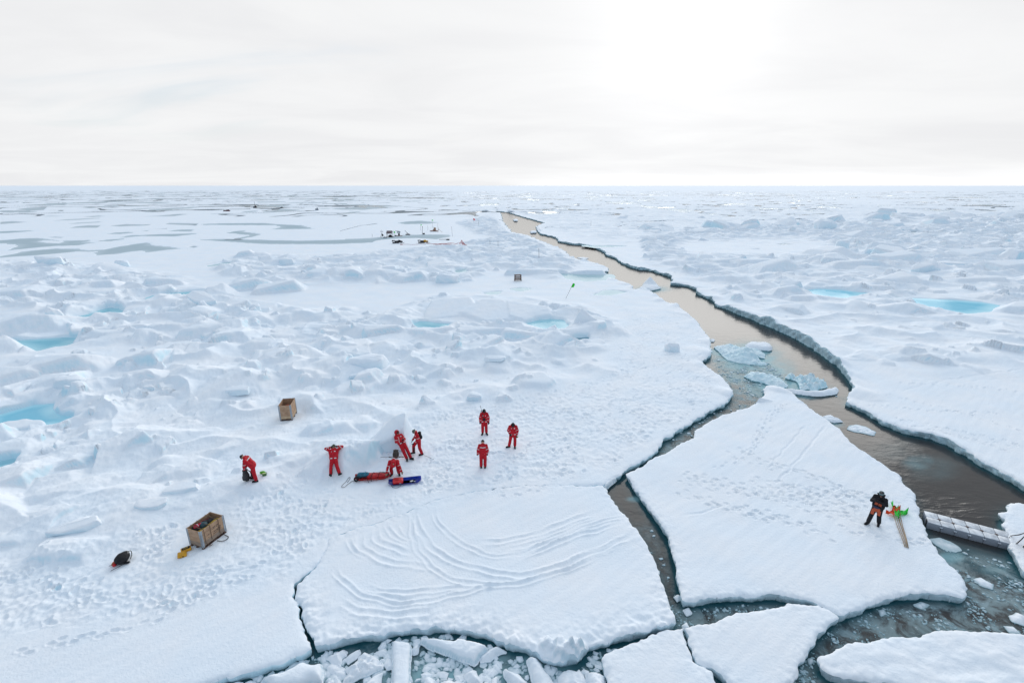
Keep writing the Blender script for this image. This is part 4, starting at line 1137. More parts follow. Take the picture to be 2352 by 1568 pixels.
# ------------------------------------------------------------------ shapes
def capsule(bm, p0, p1, r0, r1=None, seg=10, caps=3):
    p0, p1 = Vector(p0), Vector(p1)
    r1 = r0 if r1 is None else r1
    ax = p1 - p0
    L = ax.length
    ax = ax.normalized() if L > 1e-6 else Vector((0, 0, 1))
    a = ax.orthogonal().normalized(); b = ax.cross(a)
    st = []
    for i in range(caps):
        t = math.pi / 2 * i / caps
        st.append((p0 - ax * r0 * math.cos(t), r0 * math.sin(t)))
    st.append((p0, r0)); st.append((p1, r1))
    for i in range(caps - 1, -1, -1):
        t = math.pi / 2 * i / caps
        st.append((p1 + ax * r1 * math.cos(t), r1 * math.sin(t)))
    prev = None
    first = bm.verts.new(st[0][0])
    for c, r in st[1:-1]:
        ring = [bm.verts.new(c + a * r * math.cos(2 * math.pi * j / seg) + b * r * math.sin(2 * math.pi * j / seg)) for j in range(seg)]
        for j in range(seg):
            if prev is None:
                bm.faces.new((first, ring[(j + 1) % seg], ring[j]))
            else:
                bm.faces.new((prev[j], prev[(j + 1) % seg], ring[(j + 1) % seg], ring[j]))
        prev = ring
    last = bm.verts.new(st[-1][0])
    for j in range(seg):
        bm.faces.new((prev[j], prev[(j + 1) % seg], last))


def tube(bm, pts, r, seg=6):
    pts = [Vector(p) for p in pts]
    rs = r if isinstance(r, (list, tuple)) else [r] * len(pts)
    prev = None
    a = None
    for i, p in enumerate(pts):
        d = (pts[min(i + 1, len(pts) - 1)] - pts[max(i - 1, 0)]).normalized()
        a = d.orthogonal().normalized() if a is None else (a - d * a.dot(d)).normalized()
        b = d.cross(a)
        ring = [bm.verts.new(p + (a * math.cos(2 * math.pi * j / seg) + b * math.sin(2 * math.pi * j / seg)) * rs[i]) for j in range(seg)]
        if prev:
            for j in range(seg):
                bm.faces.new((prev[j], prev[(j + 1) % seg], ring[(j + 1) % seg], ring[j]))
        else:
            bm.faces.new(ring[::-1])
        prev = ring
    bm.faces.new(prev)


def ribbon(bm, pts, w, th, up=(0, 0, 1)):
    """flat strap along points"""
    pts = [Vector(p) for p in pts]
    prev = None
    for i, p in enumerate(pts):
        d = (pts[min(i + 1, len(pts) - 1)] - pts[max(i - 1, 0)]).normalized()
        s = d.cross(Vector(up))
        s = s.normalized() if s.length > 1e-4 else d.orthogonal().normalized()
        n = s.cross(d).normalized()
        ring = [bm.verts.new(p + s * (w / 2) * x + n * (th / 2) * y) for x, y in ((-1, -1), (1, -1), (1, 1), (-1, 1))]
        if prev:
            for j in range(4):
                bm.faces.new((prev[j], prev[(j + 1) % 4], ring[(j + 1) % 4], ring[j]))
        else:
            bm.faces.new(ring[::-1])
        prev = ring
    bm.faces.new(prev)


def box(bm, c, size, rz=0., tilt=None, bev=0.):
    m = Matrix.Translation(Vector(c)) @ Matrix.Rotation(rz, 4, 'Z')
    if tilt:
        m = m @ Matrix.Rotation(tilt[0], 4, 'X') @ Matrix.Rotation(tilt[1], 4, 'Y')
    m = m @ Matrix.Diagonal((*size, 1.))
    r = bmesh.ops.create_cube(bm, size=1.0, matrix=m)
    if bev:
        es = list({e for v in r['verts'] for e in v.link_edges})
        bmesh.ops.bevel(bm, geom=es, offset=bev, segments=2, affect='EDGES', profile=.5)


def blob(bm, c, size, sub=2, noise_=.0, seed=0, rz=0.):
    m = Matrix.Translation(Vector(c)) @ Matrix.Rotation(rz, 4, 'Z') @ Matrix.Diagonal((*size, 1.))
    r = bmesh.ops.create_icosphere(bm, subdivisions=sub, radius=1.0, matrix=m)
    if noise_:
        cc = Vector(c)
        for v in r['verts']:
            d = v.co - cc
            v.co = cc + d * (1 + noise_ * mnoise.noise(v.co * 4 + Vector((seed, seed * 2, 0))) + noise_ * .6 * mnoise.noise(v.co * 11 + Vector((seed, 0, 3))))


def mesh(name, bm, smooth=True):
    me = bpy.data.meshes.new(name)
    bmesh.ops.recalc_face_normals(bm, faces=bm.faces)
    bm.to_mesh(me)
    bm.free()
    if smooth:
        me.polygons.foreach_set('use_smooth', [True] * len(me.polygons))
    return me


def part(name, mat, parent, fill, smooth=True, **kw):
    bm = bmesh.new()
    fill(bm)
    return put(name, mesh(name, bm, smooth), mat, parent, **kw)


def remesh(name, bm, voxel, smooth_it=4):
    """fuse overlapping volumes into one continuous skin"""
    me = mesh('tmp', bm)
    o = bpy.data.objects.new('tmp', me)
    COL.objects.link(o)
    md = o.modifiers.new('r', 'REMESH')
    md.mode = 'VOXEL'
    md.voxel_size = voxel
    ms = o.modifiers.new('s', 'SMOOTH')
    ms.iterations = smooth_it
    ms.factor = .5
    bpy.context.view_layer.update()
    dg = bpy.context.evaluated_depsgraph_get()
    out = bpy.data.meshes.new_from_object(o.evaluated_get(dg))
    out.name = name
    bpy.data.objects.remove(o)
    bpy.data.meshes.remove(me)
    out.polygons.foreach_set('use_smooth', [True] * len(out.polygons))
    return out


# ------------------------------------------------------------------ people
BASE = dict(pel=(0, 0, .94), ch=(0, 0, 1.28), nk=(0, 0, 1.48), hd=(0, -.03, 1.645), look=(0, -1, -.15),
            sh=((-.185, 0, 1.43), (.185, 0, 1.43)), el=((-.27, .02, 1.15), (.27, .02, 1.15)), ha=((-.27, -.06, .91), (.27, -.06, .91)),
            hp=((-.10, 0, .92), (.10, 0, .92)), kn=((-.115, -.03, .50), (.115, -.03, .50)), an=((-.125, .0, .10), (.125, .0, .10)), toe=((-.15, -1, 0), (.15, -1, 0)), fing=None)


def person(label, x, y, rz, pose=None, suit=RED, cap=BLACK, capkind='beanie', hood=False, gloves=BLACK, tape=True, inner=True, chestmark=True, backtape=True, trousers=None, z=None, vest=None):
    p = dict(BASE)
    p.update(pose or {})
    V = lambda t: Vector(t)
    z = ground(x, y) if z is None else z
    root = thing('person', label, 'person', (x, y, z), rz, 'expedition members on the ice')
    pel, ch, nk, hd = V(p['pel']), V(p['ch']), V(p['nk']), V(p['hd'])
    up = (hd - nk).normalized()
    look = V(p['look']).normalized()
    look = (look - up * look.dot(up)).normalized()
    sidev = look.cross(up)
    # --- the body: one skin from head to feet
    bm = bmesh.new()
    capsule(bm, pel, ch, .12, .13); capsule(bm, ch, nk, .12, .06); capsule(bm, nk - up * .03, hd - up * .03, .056, .055)
    m = Matrix((sidev, look, up)).transposed().to_4x4()
    m.translation = hd
    bmesh.ops.create_icosphere(bm, subdivisions=3, radius=1., matrix=m @ Matrix.Diagonal((.078, .098, .118, 1)))
    capsule(bm, hd + look * .02 - up * .06, hd + look * .05 - up * .085, .055, .035)           # jaw
    capsule(bm, hd + look * .09 + up * .01, hd + look * .112 - up * .025, .010, .017, 8)        # nose
    capsule(bm, hd + look * .083 - up * .062 - sidev * .02, hd + look * .083 - up * .062 + sidev * .02, .012, .012, 8)   # lips
    for s in (-1, 1):
        capsule(bm, hd + sidev * .078 * s + up * .02 - look * .01, hd + sidev * .08 * s - up * .025 - look * .005, .015, .012, 8)
    for i in (0, 1):
        sh, el, ha, hp, kn, an = (V(p[q][i]) for q in ('sh', 'el', 'ha', 'hp', 'kn', 'an'))
        capsule(bm, sh, el, .055, .045); capsule(bm, el, ha, .044, .032)
        capsule(bm, ch, sh, .09, .06); capsule(bm, pel, hp, .11, .095)
        capsule(bm, hp, kn, .088, .06); capsule(bm, kn, an, .058, .042)
        f = V(p['toe'][i]).normalized()
        capsule(bm, an - V((0, 0, .035)), an + f * .13 - V((0, 0, .055)), .045, .032)
        d = (ha - el).normalized()
        capsule(bm, ha, ha + d * .05, .028, .026)
    put('body', remesh('body', bm, .013, 2), SKIN, root)
    for s in (-1, 1):
        part('eye', EYE, root, lambda b, s=s: bmesh.ops.create_icosphere(b, subdivisions=1, radius=.013, matrix=Matrix.Translation(hd + sidev * .033 * s + look * .088 + up * .022)))
    # --- the padded suit
    bm = bmesh.new()
    capsule(bm, pel, ch, .15, .155); capsule(bm, ch, nk, .145, .085)
    capsule(bm, V(p['hp'][0]), V(p['hp'][1]), .125); capsule(bm, V(p['sh'][0]), V(p['sh'][1]), .085)
    back = -look
    capsule(bm, nk + sidev * .07 + back * .065 + up * .035, nk - sidev * .07 + back * .065 + up * .035, .075, .075)
    capsule(bm, nk + sidev * .05 + look * .03, nk - sidev * .05 + look * .03, .06, .06)
    for i in (0, 1):
        sh, el, ha, hp, kn, an = (V(p[q][i]) for q in ('sh', 'el', 'ha', 'hp', 'kn', 'an'))
        capsule(bm, hp, sh, .12, .10)
        capsule(bm, sh, el, .088, .072); capsule(bm, el, ha, .074, .060)
        capsule(bm, hp, kn, .122, .098); capsule(bm, kn, an + (kn - an) * .12, .098, .092)
        w_ = hp + (sh - hp) * .12
        capsule(bm, w_, w_ + (sh - hp) * .2, .142, .13)          # jacket skirt
    if hood:
        for a in range(7):
            t = -1.9 + a * .63
            c = hd + up * .02 + back * .02
            q1_ = c + sidev * math.sin(t) * .09 + up * math.cos(t) * .09
            capsule(bm, q1_ + look * .02, q1_ + back * .07, .05, .06)
    sm = remesh('survival_suit', bm, .021, 5)
    so_ = put('survival_suit', sm, suit, root)
    bvh = BVHTree.FromPolygons([v.co for v in sm.vertices], [tuple(q.vertices) for q in sm.polygons])

    def patch(name, mat, c, d, u, w, h, nx=6, ny=4, off=.007, st=.5, lim=.3):
        d = V(d).normalized(); u = V(u); u = (u - d * u.dot(d)).normalized(); v_ = d.cross(u)
        b = bmesh.new(); g = []
        for i in range(nx):
            row = []
            for j in range(ny):
                o_ = V(c) - d * st + u * w * (i / (nx - 1) - .5) + v_ * h * (j / (ny - 1) - .5)
                hit = bvh.ray_cast(o_, d, .75)
                row.append(b.verts.new(hit[0] - d * off) if hit[0] is not None and abs((hit[0] - V(c)).dot(d)) < lim else None)
            g.append(row)
        for i in range(nx - 1):
            for j in range(ny - 1):
                q = [g[i][j], g[i + 1][j], g[i + 1][j + 1], g[i][j + 1]]
                if None not in q:
                    b.faces.new(q)
        if len(b.faces):
            put(name, mesh(name, b), mat, so_)
        else:
            b.free()

    def band(a, b_, t, width, mat=WHITE, name='reflective_band', arc=(0, 6.2832)):
        a, b_ = V(a), V(b_)
        ax = (b_ - a).normalized(); u = ax.orthogonal().normalized(); v_ = ax.cross(u)
        c = a + (b_ - a) * t
        bmm = bmesh.new(); rings = []
        n = 16
        for k_ in (-.5, .5):
            cc = c + ax * width * k_
            ring = []
            for j in range(n):
                dd = u * math.cos(6.2832 * j / n) + v_ * math.sin(6.2832 * j / n)
                hit = bvh.ray_cast(cc, dd, .25)
                ring.append(bmm.verts.new((hit[0] if hit[0] is not None else cc + dd * .085) + dd * .006))
            rings.append(ring)
        for j in range(n):
            bmm.faces.new((rings[0][j], rings[0][(j + 1) % n], rings[1][(j + 1) % n], rings[1][j]))
        put(name, mesh(name, bmm), mat, so_)
    fwd = (V(p['sh'][1]) - V(p['sh'][0])).cross(nk - pel).normalized()     # which way the chest faces
    tup = (nk - pel).normalized()
    lat = tup.cross(fwd)
    if tape:
        for i in (0, 1):
            band(p['sh'][i], p['el'][i], .72, .026)
            band(p['el'][i], p['ha'][i], .62, .022)
            hp = V(p['hp'][i])
            if nk.z - pel.z > .3 or p.get('sole') is not None:
                patch('pocket_flap', WHITE, hp + tup * .02 + lat * .015 * (1 if i else -1), -fwd, lat, .11, .05)
        if backtape:
            patch('back_stripe', WHITE, ch + tup * .08, fwd, lat, .34, .04, 10, 3)
    if chestmark:
        patch('chest_patch', WHITE, ch + lat * .09 * (-1 if rz == 0 else 1) + tup * .07, -fwd, lat, .07, .055)
        patch('chest_patch', WHITE, ch - lat * .09 * (-1 if rz == 0 else 1) + tup * .07, -fwd, lat, .05, .035)
    if inner:
        for i in (0, 1):
            kn, an = V(p['kn'][i]), V(p['an'][i])
            s = 1 if i == 0 else -1
            lx = (V(p['hp'][1]) - V(p['hp'][0])).normalized()
            patch('calf_guard', BLACK, kn.lerp(an, .55), -lx * s, (an - kn), .36, .10, 6, 4, .007, .115, .12)
    if vest:
        for j, (dz_, hh) in enumerate(((.02, .13), (-.15, .12))):
            for i in (0, 1):
                patch('vest_pocket', vest, ch + tup * dz_ + lat * .075 * (1 if i else -1), -fwd, lat, .12, hh, 5, 5, .012)
        patch('vest_panel', vest, pel - tup * .10, -fwd, lat, .26, .22, 7, 6, .010)
        patch('back_panel', vest, ch, fwd, lat, .30, .34, 7, 7, .010)
        for i in (0, 1):
            patch('thigh_panel', vest, V(p['hp'][i]).lerp(V(p['kn'][i]), .5), -fwd, lat, .12, .26, 4, 6, .010)
    # --- gloves with five fingers
    for i in (0, 1):
        el, ha = V(p['el'][i]), V(p['ha'][i])
        d = (ha - el).normalized()
        s = -1 if i == 0 else 1
        sd_ = d.cross(V((0, 1, 0)) if abs(d.y) < .8 else V((0, 0, 1))).normalized()
        nrm_ = sd_.cross(d)
        bm = bmesh.new()
        capsule(bm, ha - d * .04, ha + d * .02, .048, .044)
        for q in (-1.5, -.5, .5, 1.5):
            capsule(bm, ha + d * .02 + sd_ * q * .012, ha + d * .085 + sd_ * q * .02, .02, .019, 8)
            ln = (.075, .085, .08, .065)[int(q + 1.5)]
            f0 = ha + d * .085 + sd_ * q * .021
            f1 = f0 + d * ln * .55 - nrm_ * .012 * s
            f2 = f1 + d * ln * .35 - nrm_ * .035 * s
            capsule(bm, f0, f1, .0125, .0115, 8); capsule(bm, f1, f2, .0115, .010, 8)
        t0 = ha + d * .03 + sd_ * .034
        capsule(bm, t0, t0 + d * .045 + sd_ * .03 - nrm_ * .01 * s, .015, .013, 8)
        capsule(bm, t0 + d * .045 + sd_ * .03 - nrm_ * .01 * s, t0 + d * .075 + sd_ * .028 - nrm_ * .025 * s, .0125, .011, 8)
        put('glove', remesh('glove', bm, .0065, 1), gloves, root)
    # --- boots
    for i in (0, 1):
        kn, an = V(p['kn'][i]), V(p['an'][i])
        f = V(p['toe'][i]).normalized()
        leg = (kn - an).normalized()
        dn = V((0, 0, -1)) if p.get('sole') is None else V(p['sole']).normalized()
        bm = bmesh.new()
        capsule(bm, an + leg * .10, an + dn * .02, .072, .07)
        capsule(bm, an + dn * .045 - f * .05, an + dn * .05 + f * .17, .055, .05)
        capsule(bm, an + dn * .03, an + dn * .04 + f * .12, .06, .052)
        box(bm, an + dn * .082 + f * .06, (.1, .30, .03), math.atan2(-f.x, f.y)) if p.get('sole') is None else None
        put('boot', remesh('boot', bm, .013, 2), BLACK, root)
    # --- head gear
    bm = bmesh.new()
    bmesh.ops.create_icosphere(bm, subdivisions=3, radius=1., matrix=m @ Matrix.Diagonal((.092, .112, .125, 1)))
    cut = hd + up * .004
    capn = (up + look * .55).normalized()
    geom = list(bm.verts) + list(bm.edges) + list(bm.faces)
    bmesh.ops.bisect_plane(bm, geom=geom, plane_co=cut - look * .0, plane_no=capn, clear_inner=True)
    bmesh.ops.solidify(bm, geom=bm.faces[:], thickness=.012)
    cp_ = put('cap' if capkind != 'helmet' else 'headgear', mesh('cap', bm), cap, root)
    if capkind == 'beanie':
        def roll(b):
            pts = []
            for j in range(25):
                t = 6.2832 * j / 24
                c = hd + up * .03
                q = c + sidev * math.cos(t) * .094 + look * math.sin(t) * .113
                q = q - up * ((q - cut).dot(capn)) * 1.1
                pts.append(q)
            tube(b, pts, .016, 6)
        part('brim', cap, cp_, roll)
    if capkind == 'band':
        def bnd(b):
            pts = []
            for j in range(21):
                t = 6.2832 * j / 20
                pts.append(hd + up * .075 + sidev * math.cos(t) * .095 + look * math.sin(t) * .115)
            ribbon(b, pts, .02, .06, up)
        part('headband', VIS, cp_, bnd)
        part('ear_defender', BLACK, root, lambda b: [capsule(b, hd + sidev * .085 * s, hd + sidev * .125 * s, .045, .04) for s in (-1, 1)])
    return root, p


def at_local(root, co):
    return root.location + Matrix.Rotation(root.rotation_euler[2], 3, 'Z') @ Vector(co)


def backpack(label, loc, rz, size=(.32, .2, .48), mat=BLACK, tilt=None, name='backpack', cat='backpack'):
    root = thing(name, label, cat, loc, rz)
    if tilt:
        root.rotation_euler = (tilt[0], tilt[1], rz)
    w, d, h = size

    def f(b):
        blob(b, (0, 0, h * .5), (w * .5, d * .55, h * .52), 3, .12, 2)
        blob(b, (0, -d * .35, h * .33), (w * .4, d * .4, h * .3), 2, .15, 5)
    bm = bmesh.new(); f(bm)
    put('sack', remesh('sack', bm, .02, 2), mat, root)
    part('lid', mat, root, lambda b: blob(b, (0, .0, h * .98), (w * .47, d * .55, h * .13), 2, .15, 9))
    for s in (-1, 1):
        part('shoulder_strap', BLACK, root, lambda b, s=s: ribbon(b, [(s * w * .25, d * .45, h * .9), (s * w * .3, d * .8, h * .75), (s * w * .34, d * .85, h * .45), (s * w * .33, d * .5, h * .12)], .05, .012, (1, 0, 0)))
    return root


def rifle(label, a, b, sling=True):
    """long gun from butt a to muzzle b (world points)"""
    a, b = Vector(a), Vector(b)
    d = b - a
    root = thing('rifle', label, 'rifle', a)
    d_ = d.normalized(); L = d.length
    dn = Vector((0, 0, -1)) - d_ * Vector((0, 0, -1)).dot(d_)
    dn = dn.normalized() if dn.length > .1 else d_.orthogonal().normalized()
    part('stock', DWOOD, root, lambda m_: [capsule(m_, dn * .035, d_ * L * .28, .03, .018, 8), capsule(m_, d_ * L * .28, d_ * L * .62, .02, .016, 8)])
    part('barrel', DARK, root, lambda m_: tube(m_, [d_ * L * .3 - dn * .012, d_ * L - dn * .012], .011, 8))
    if sling:
        part('sling', BLACK, root, lambda m_: ribbon(m_, [d_ * L * .1 + dn * .03, d_ * L * .35 + dn * .12, d_ * L * .65 + dn * .02], .025, .006, (0, 1, 0)))
    return root


def off(px, py, dx=0., dy=0.):
    v = P(px, py)
    return v.x + dx, v.y + dy
# ------------------------------------------------------------------ the people
def M2(a): return ((-a[0], a[1], a[2]), (a[0], a[1], a[2]))


# standing with a rifle on the shoulder, facing the ship
x, y = off(1113, 997)
r6, _ = person('person in red suit, rifle muzzle above the shoulder, black bag on the chest', x, y, 0.0, dict(look=(.05, -1, -.35), el=((-.285, .03, 1.16), (.285, .03, 1.16)), ha=((-.275, -.04, .90), (.275, -.04, .90)), toe=((-.25, -1, 0), (.45, -1, 0))))
bag = thing('chest_bag', 'small black bag on the chest of the person with the shouldered rifle', 'bag', at_local(r6, (0.0, -.215, 1.13)))
part('pouch', BLACK, bag, lambda b: blob(b, (0, 0, 0), (.09, .06, .10), 2, .1, 1))
part('neck_strap', BLACK, bag, lambda b: ribbon(b, [(-.05, -.01, .08), (-.10, .04, .22), (-.11, .12, .33)], .03, .008, (0, 1, 0)))
rifle('rifle slung behind the shoulder of the standing person with the chest bag', at_local(r6, (-.05, .26, .92)), at_local(r6, (-.27, .22, 1.92)))
# head bowed, feet apart
x, y = off(1178, 1026)
r7, _ = person('person in a red suit with bowed head and feet wide apart', x, y, 0.06, dict(nk=(0, -.04, 1.46), hd=(.0, -.15, 1.58), look=(-.05, -.75, -.75), ch=(0, 0, 1.27), sh=((-.19, -.03, 1.41), (.19, -.03, 1.41)), el=((-.30, .03, 1.15), (.30, .0, 1.13)), ha=((-.20, -.12, .98), (.25, -.08, .86)), kn=((-.16, -.04, .5), (.13, -.03, .5)), an=((-.24, -.02, .10), (.12, -.06, .10)), toe=((-1, -.35, 0), (.0, -1, 0))))
gl = thing('work_glove', 'pale work glove held in the hand of the person with bowed head', 'glove', at_local(r7, (.27, -.12, .76)))
part('palm', OCHRE, gl, lambda b: blob(b, (0, 0, 0), (.05, .025, .07), 2, .15, 4))
part('cuff', WHITE, gl, lambda b: capsule(b, (0, 0, .05), (0, 0, .09), .035, .04))
# seen from behind
x, y = off(1110, 1074)
r8, _ = person('person in a red suit seen from behind with a white stripe across the back', x, y, math.pi + .03, dict(look=(0, -1, -.25), el=((-.275, .03, 1.15), (.285, .04, 1.15)), ha=((-.25, -.05, .92), (.30, -.02, .90)), an=((-.11, 0, .10), (.12, 0, .10))))
# walking left with a pack
x, y = off(963, 1043)
r4, _ = person('person in a red suit walking left with a black backpack', x, y, RAD(-68), dict(pel=(0, .02, .93), ch=(0, -.06, 1.26), nk=(0, -.13, 1.45), hd=(0, -.22, 1.58), look=(0, -1, -.7), sh=((-.19, -.09, 1.41), (.19, -.09, 1.41)), el=((-.27, -.10, 1.13), (.27, -.06, 1.13)), ha=((-.16, -.30, .95), (.2, -.28, .93)),
     hp=((-.10, .0, .91), (.10, .02, .91)), kn=((-.12, -.28, .58), (.11, .02, .50)), an=((-.13, -.30, .16), (.13, .14, .10)), toe=((-.1, -1, -.15), (.1, -1, 0))), cap=GREYCAP)
b4 = backpack('black backpack on the back of the person walking left', at_local(r4, (0, .10, .98)), r4.rotation_euler[2] + math.pi, (.32, .2, .46))
# leaning back against the block
x, y = off(926, 1046)
r3, _ = person('person in a red suit with folded arms leaning back against the ice block', x, y, RAD(42), dict(pel=(0, .02, .80), ch=(0, .30, 1.02), nk=(0, .45, 1.18), hd=(0, .50, 1.34), look=(.15, -1, -.25), sh=((-.19, .40, 1.15), (.19, .40, 1.15)), el=((-.29, .20, .93), (.29, .20, .93)), ha=((-.02, .02, 1.02), (.02, -.02, .95)),
     hp=((-.10, .01, .79), (.10, .01, .79)), kn=((-.12, -.30, .49), (.12, -.33, .49)), an=((-.10, -.62, .12), (.12, -.70, .12)), toe=((-.35, -.8, .35), (.35, -.8, .35))), hood=True, cap=simple('dark_red_cap', (.10, .015, .015), .8))
# bending over the sledges
x, y = off(908, 1092)
r5, _ = person('person in a red suit bending over the blue sled', x, y, RAD(4), dict(pel=(0, .20, .76), ch=(0, -.06, 1.00), nk=(0, -.25, 1.02), hd=(.02, -.38, .92), look=(0, -.5, -1), sh=((-.20, -.18, 1.00), (.20, -.18, 1.00)), el=((-.31, -.30, .72), (.32, -.25, .72)), ha=((-.37, -.42, .46), (.42, -.34, .48)),
     hp=((-.11, .20, .75), (.11, .20, .75)), kn=((-.19, -.08, .47), (.19, -.08, .47)), an=((-.20, .10, .10), (.20, .10, .10)), toe=((-.3, -1, 0), (.3, -1, 0))), hood=True, gloves=simple('tan_glove', (.30, .19, .12), .8), backtape=True)
b5 = backpack('brown and black backpack on the back of the person bending over the sled', at_local(r5, (.05, .20, .95)), RAD(184), (.36, .2, .46), BROWN, (RAD(40), 0))
rifle('rifle lying across the back of the person bending over the sled', at_local(r5, (.52, .02, 1.19)), at_local(r5, (-.72, .04, 1.16)))
# bending over a bag at the left
x, y = off(588, 1117)
r1, _ = person('person in a red suit stooping to the left over a dark bag', x, y, RAD(-84), dict(pel=(0, .06, .92), ch=(0, -.14, 1.20), nk=(0, -.30, 1.35), hd=(0, -.41, 1.45), look=(0, -1, -.8), sh=((-.19, -.24, 1.31), (.19, -.24, 1.31)), el=((-.24, -.30, 1.02), (.24, -.30, 1.02)), ha=((-.13, -.36, .78), (.14, -.36, .77)),
     hp=((-.10, .05, .90), (.10, .05, .90)), kn=((-.13, -.10, .50), (.12, .08, .50)), an=((-.15, -.12, .10), (.14, .14, .10)), toe=((-.2, -1, 0), (.2, -1, 0))), cap=BLACK)
g1 = at_local(r1, (0, -.40, 0))
backpack('dark bag with loose straps held by the stooping person', (g1.x, g1.y, ground(g1.x, g1.y)), RAD(-84), (.34, .26, .66), DARK, None, 'duffel_bag', 'bag')
gx, gy = off(598, 1108)
gb = thing('stuff_sack', 'bright green stuff sack behind the legs of the stooping person', 'sack', (gx + .05, gy + .3, ground(gx + .05, gy + .3)))
part('pouch', simple('lime_cloth', (.12, .42, .03), .7), gb, lambda b: blob(b, (0, 0, .07), (.16, .09, .08), 2, .2, 3))
part('cord', BLACK, gb, lambda b: tube(b, [(.12, 0, .1), (.2, .03, .05), (.24, -.03, .02)], .008))
gx, gy = off(604, 1105)
gb = thing('tin_box', 'small green box with a pale lid on the snow behind the stooping person', 'box', (gx + .15, gy, ground(gx + .15, gy)), .4)
part('case', simple('moss_green', (.06, .16, .05), .6), gb, lambda b: box(b, (0, 0, .06), (.2, .14, .12), bev=.012), False)
part('lid', simple('lime_lid', (.45, .55, .25), .6), gb, lambda b: box(b, (0, 0, .128), (.17, .11, .016), bev=.004), False)
# lying on the mound, hands behind the head
fx, fy = off(768, 1100)
x2 = fx; y2 = fy
za = ground(x2, y2 + .1); zb = ground(x2, y2 + 1.35)
sl_ = math.atan2(zb - za, 1.25)
dv = Vector((0, math.cos(sl_), math.sin(sl_))); nv = Vector((0, -math.sin(sl_), math.cos(sl_)))
LY = lambda xx, s_, h_: tuple(Vector((xx, 0, 0)) + dv * s_ + nv * h_)
r2, _ = person('person in a red suit lying on a snow mound with hands behind the head', x2, y2, RAD(9), dict(pel=LY(-.06, .98, .13), ch=LY(-.09, 1.30, .15), nk=LY(-.10, 1.52, .16), hd=LY(-.10, 1.68, .20), look=tuple(nv + dv * -.35), sh=(LY(-.29, 1.45, .14), LY(.09, 1.45, .14)), el=(LY(-.55, 1.60, .13), LY(.36, 1.66, .13)), ha=(LY(-.30, 1.66, .11), LY(.12, 1.70, .11)),
     hp=(LY(-.15, .96, .12), LY(.03, .96, .12)), kn=(LY(-.17, .52, .15), LY(.15, .52, .15)), an=(LY(-.16, .10, .11), LY(.30, .12, .11)), toe=(tuple(nv + Vector((-.1, 0, 0))), tuple(nv * .7 + Vector((.7, 0, 0)))), sole=tuple(-dv)), cap=simple('olive_knit', (.05, .06, .04), .9), z=za, backtape=False)
# orange and black suit on the large floe
x, y = off(2006, 1203)
r9, _ = person('person in an orange and black suit with grey headband standing on the large floe', x, y, RAD(-52), dict(pel=(0, .02, .94), ch=(0, .04, 1.29), nk=(0, .04, 1.48), hd=(0, .0, 1.64), look=(.15, -1, -.1), el=((-.28, -.10, 1.20), (.30, -.06, 1.22)), ha=((-.10, -.24, 1.42), (.02, -.26, 1.36)), sh=((-.20, .03, 1.43), (.20, .03, 1.43)),
     kn=((-.14, -.12, .50), (.13, .0, .50)), an=((-.18, -.20, .10), (.17, .10, .10)), toe=((-.3, -1, 0), (.2, -1, 0))), suit=BLACK, tape=False, inner=False, chestmark=False, vest=ORANGE, capkind='band', cap=DARK)
bag = thing('waist_pouch', 'navy pouch on the front of the person in orange and black', 'pouch', at_local(r9, (-.03, -.20, 1.02)), RAD(-52))
part('pouch', NAVY, bag, lambda b: blob(b, (0, 0, 0), (.14, .06, .07), 2, .1, 6))
part('strap', NAVY, bag, lambda b: ribbon(b, [(-.13, 0, 0), (-.18, .12, .03), (-.15, .25, .02)], .035, .008))
# at the right edge, holding lines (only hands and a sleeve reach into the picture)
x, y = off(2381, 1262)
r10, _ = person('person at the right edge reaching in to hold the pontoon lines', x, y, RAD(-88), dict(pel=(0, .05, .9), ch=(0, -.06, 1.22), nk=(0, -.14, 1.40), hd=(0, -.20, 1.55), look=(0, -1, -.5), sh=((-.19, -.12, 1.36), (.19, -.12, 1.36)), el=((-.2, -.42, 1.16), (.2, -.40, 1.14)), ha=((-.03, -.66, 1.05), (.05, -.64, .98)), kn=((-.13, -.12, .5), (.13, .05, .5)), an=((-.14, -.22, .1), (.14, .12, .1))), suit=simple('rust_cloth', (.20, .06, .03), .8, var=.5), gloves=simple('dark_red_glove', (.10, .015, .015), .7), tape=False, chestmark=False, inner=False, vest=simple('tan_patch', (.36, .22, .12), .8))

# ------------------------------------------------------------------ flag poles lying bundled on the floe
def flag_pole(label, base, tip, mat_flag, flag_pts, group='marker flags in the bundle', pole=BAMBOO, r=.016):
    base, tip = Vector(base), Vector(tip)
    root = thing('marker_flag', label, 'flag', base, 0, group)
    d = tip - base
    pts = []
    for i in range(9):
        t = i / 8
        pts.append(d * t + Vector((.012 * math.sin(9 * t), 0, .015 * math.sin(7 * t + base.x))))
    part('pole', pole, root, lambda b: tube(b, pts, [r * (1 - .3 * i / 8) for i in range(9)], 8))
    b = bmesh.new()
    n, m_ = 8, 6
    a0, a1, a2, a3 = [Vector(q) for q in flag_pts]
    g = []
    for i in range(n):
        row = []
        for j in range(m_):
            s, t = i / (n - 1), j / (m_ - 1)
            p = (a0 * (1 - s) + a1 * s) * (1 - t) + (a3 * (1 - s) + a2 * s) * t
            p = p + Vector((0, 0, .03 * math.sin(8 * s + 5 * t) * s * 2 * max(a0.length, .3) * .6))
            row.append(b.verts.new(p))
        g.append(row)
    for i in range(n - 1):
        for j in range(m_ - 1):
            b.faces.new((g[i][j], g[i + 1][j], g[i + 1][j + 1], g[i][j + 1]))
    bmesh.ops.solidify(b, geom=b.faces[:], thickness=.006)
    put('flag', mesh('flag', b), mat_flag, root)
    return root


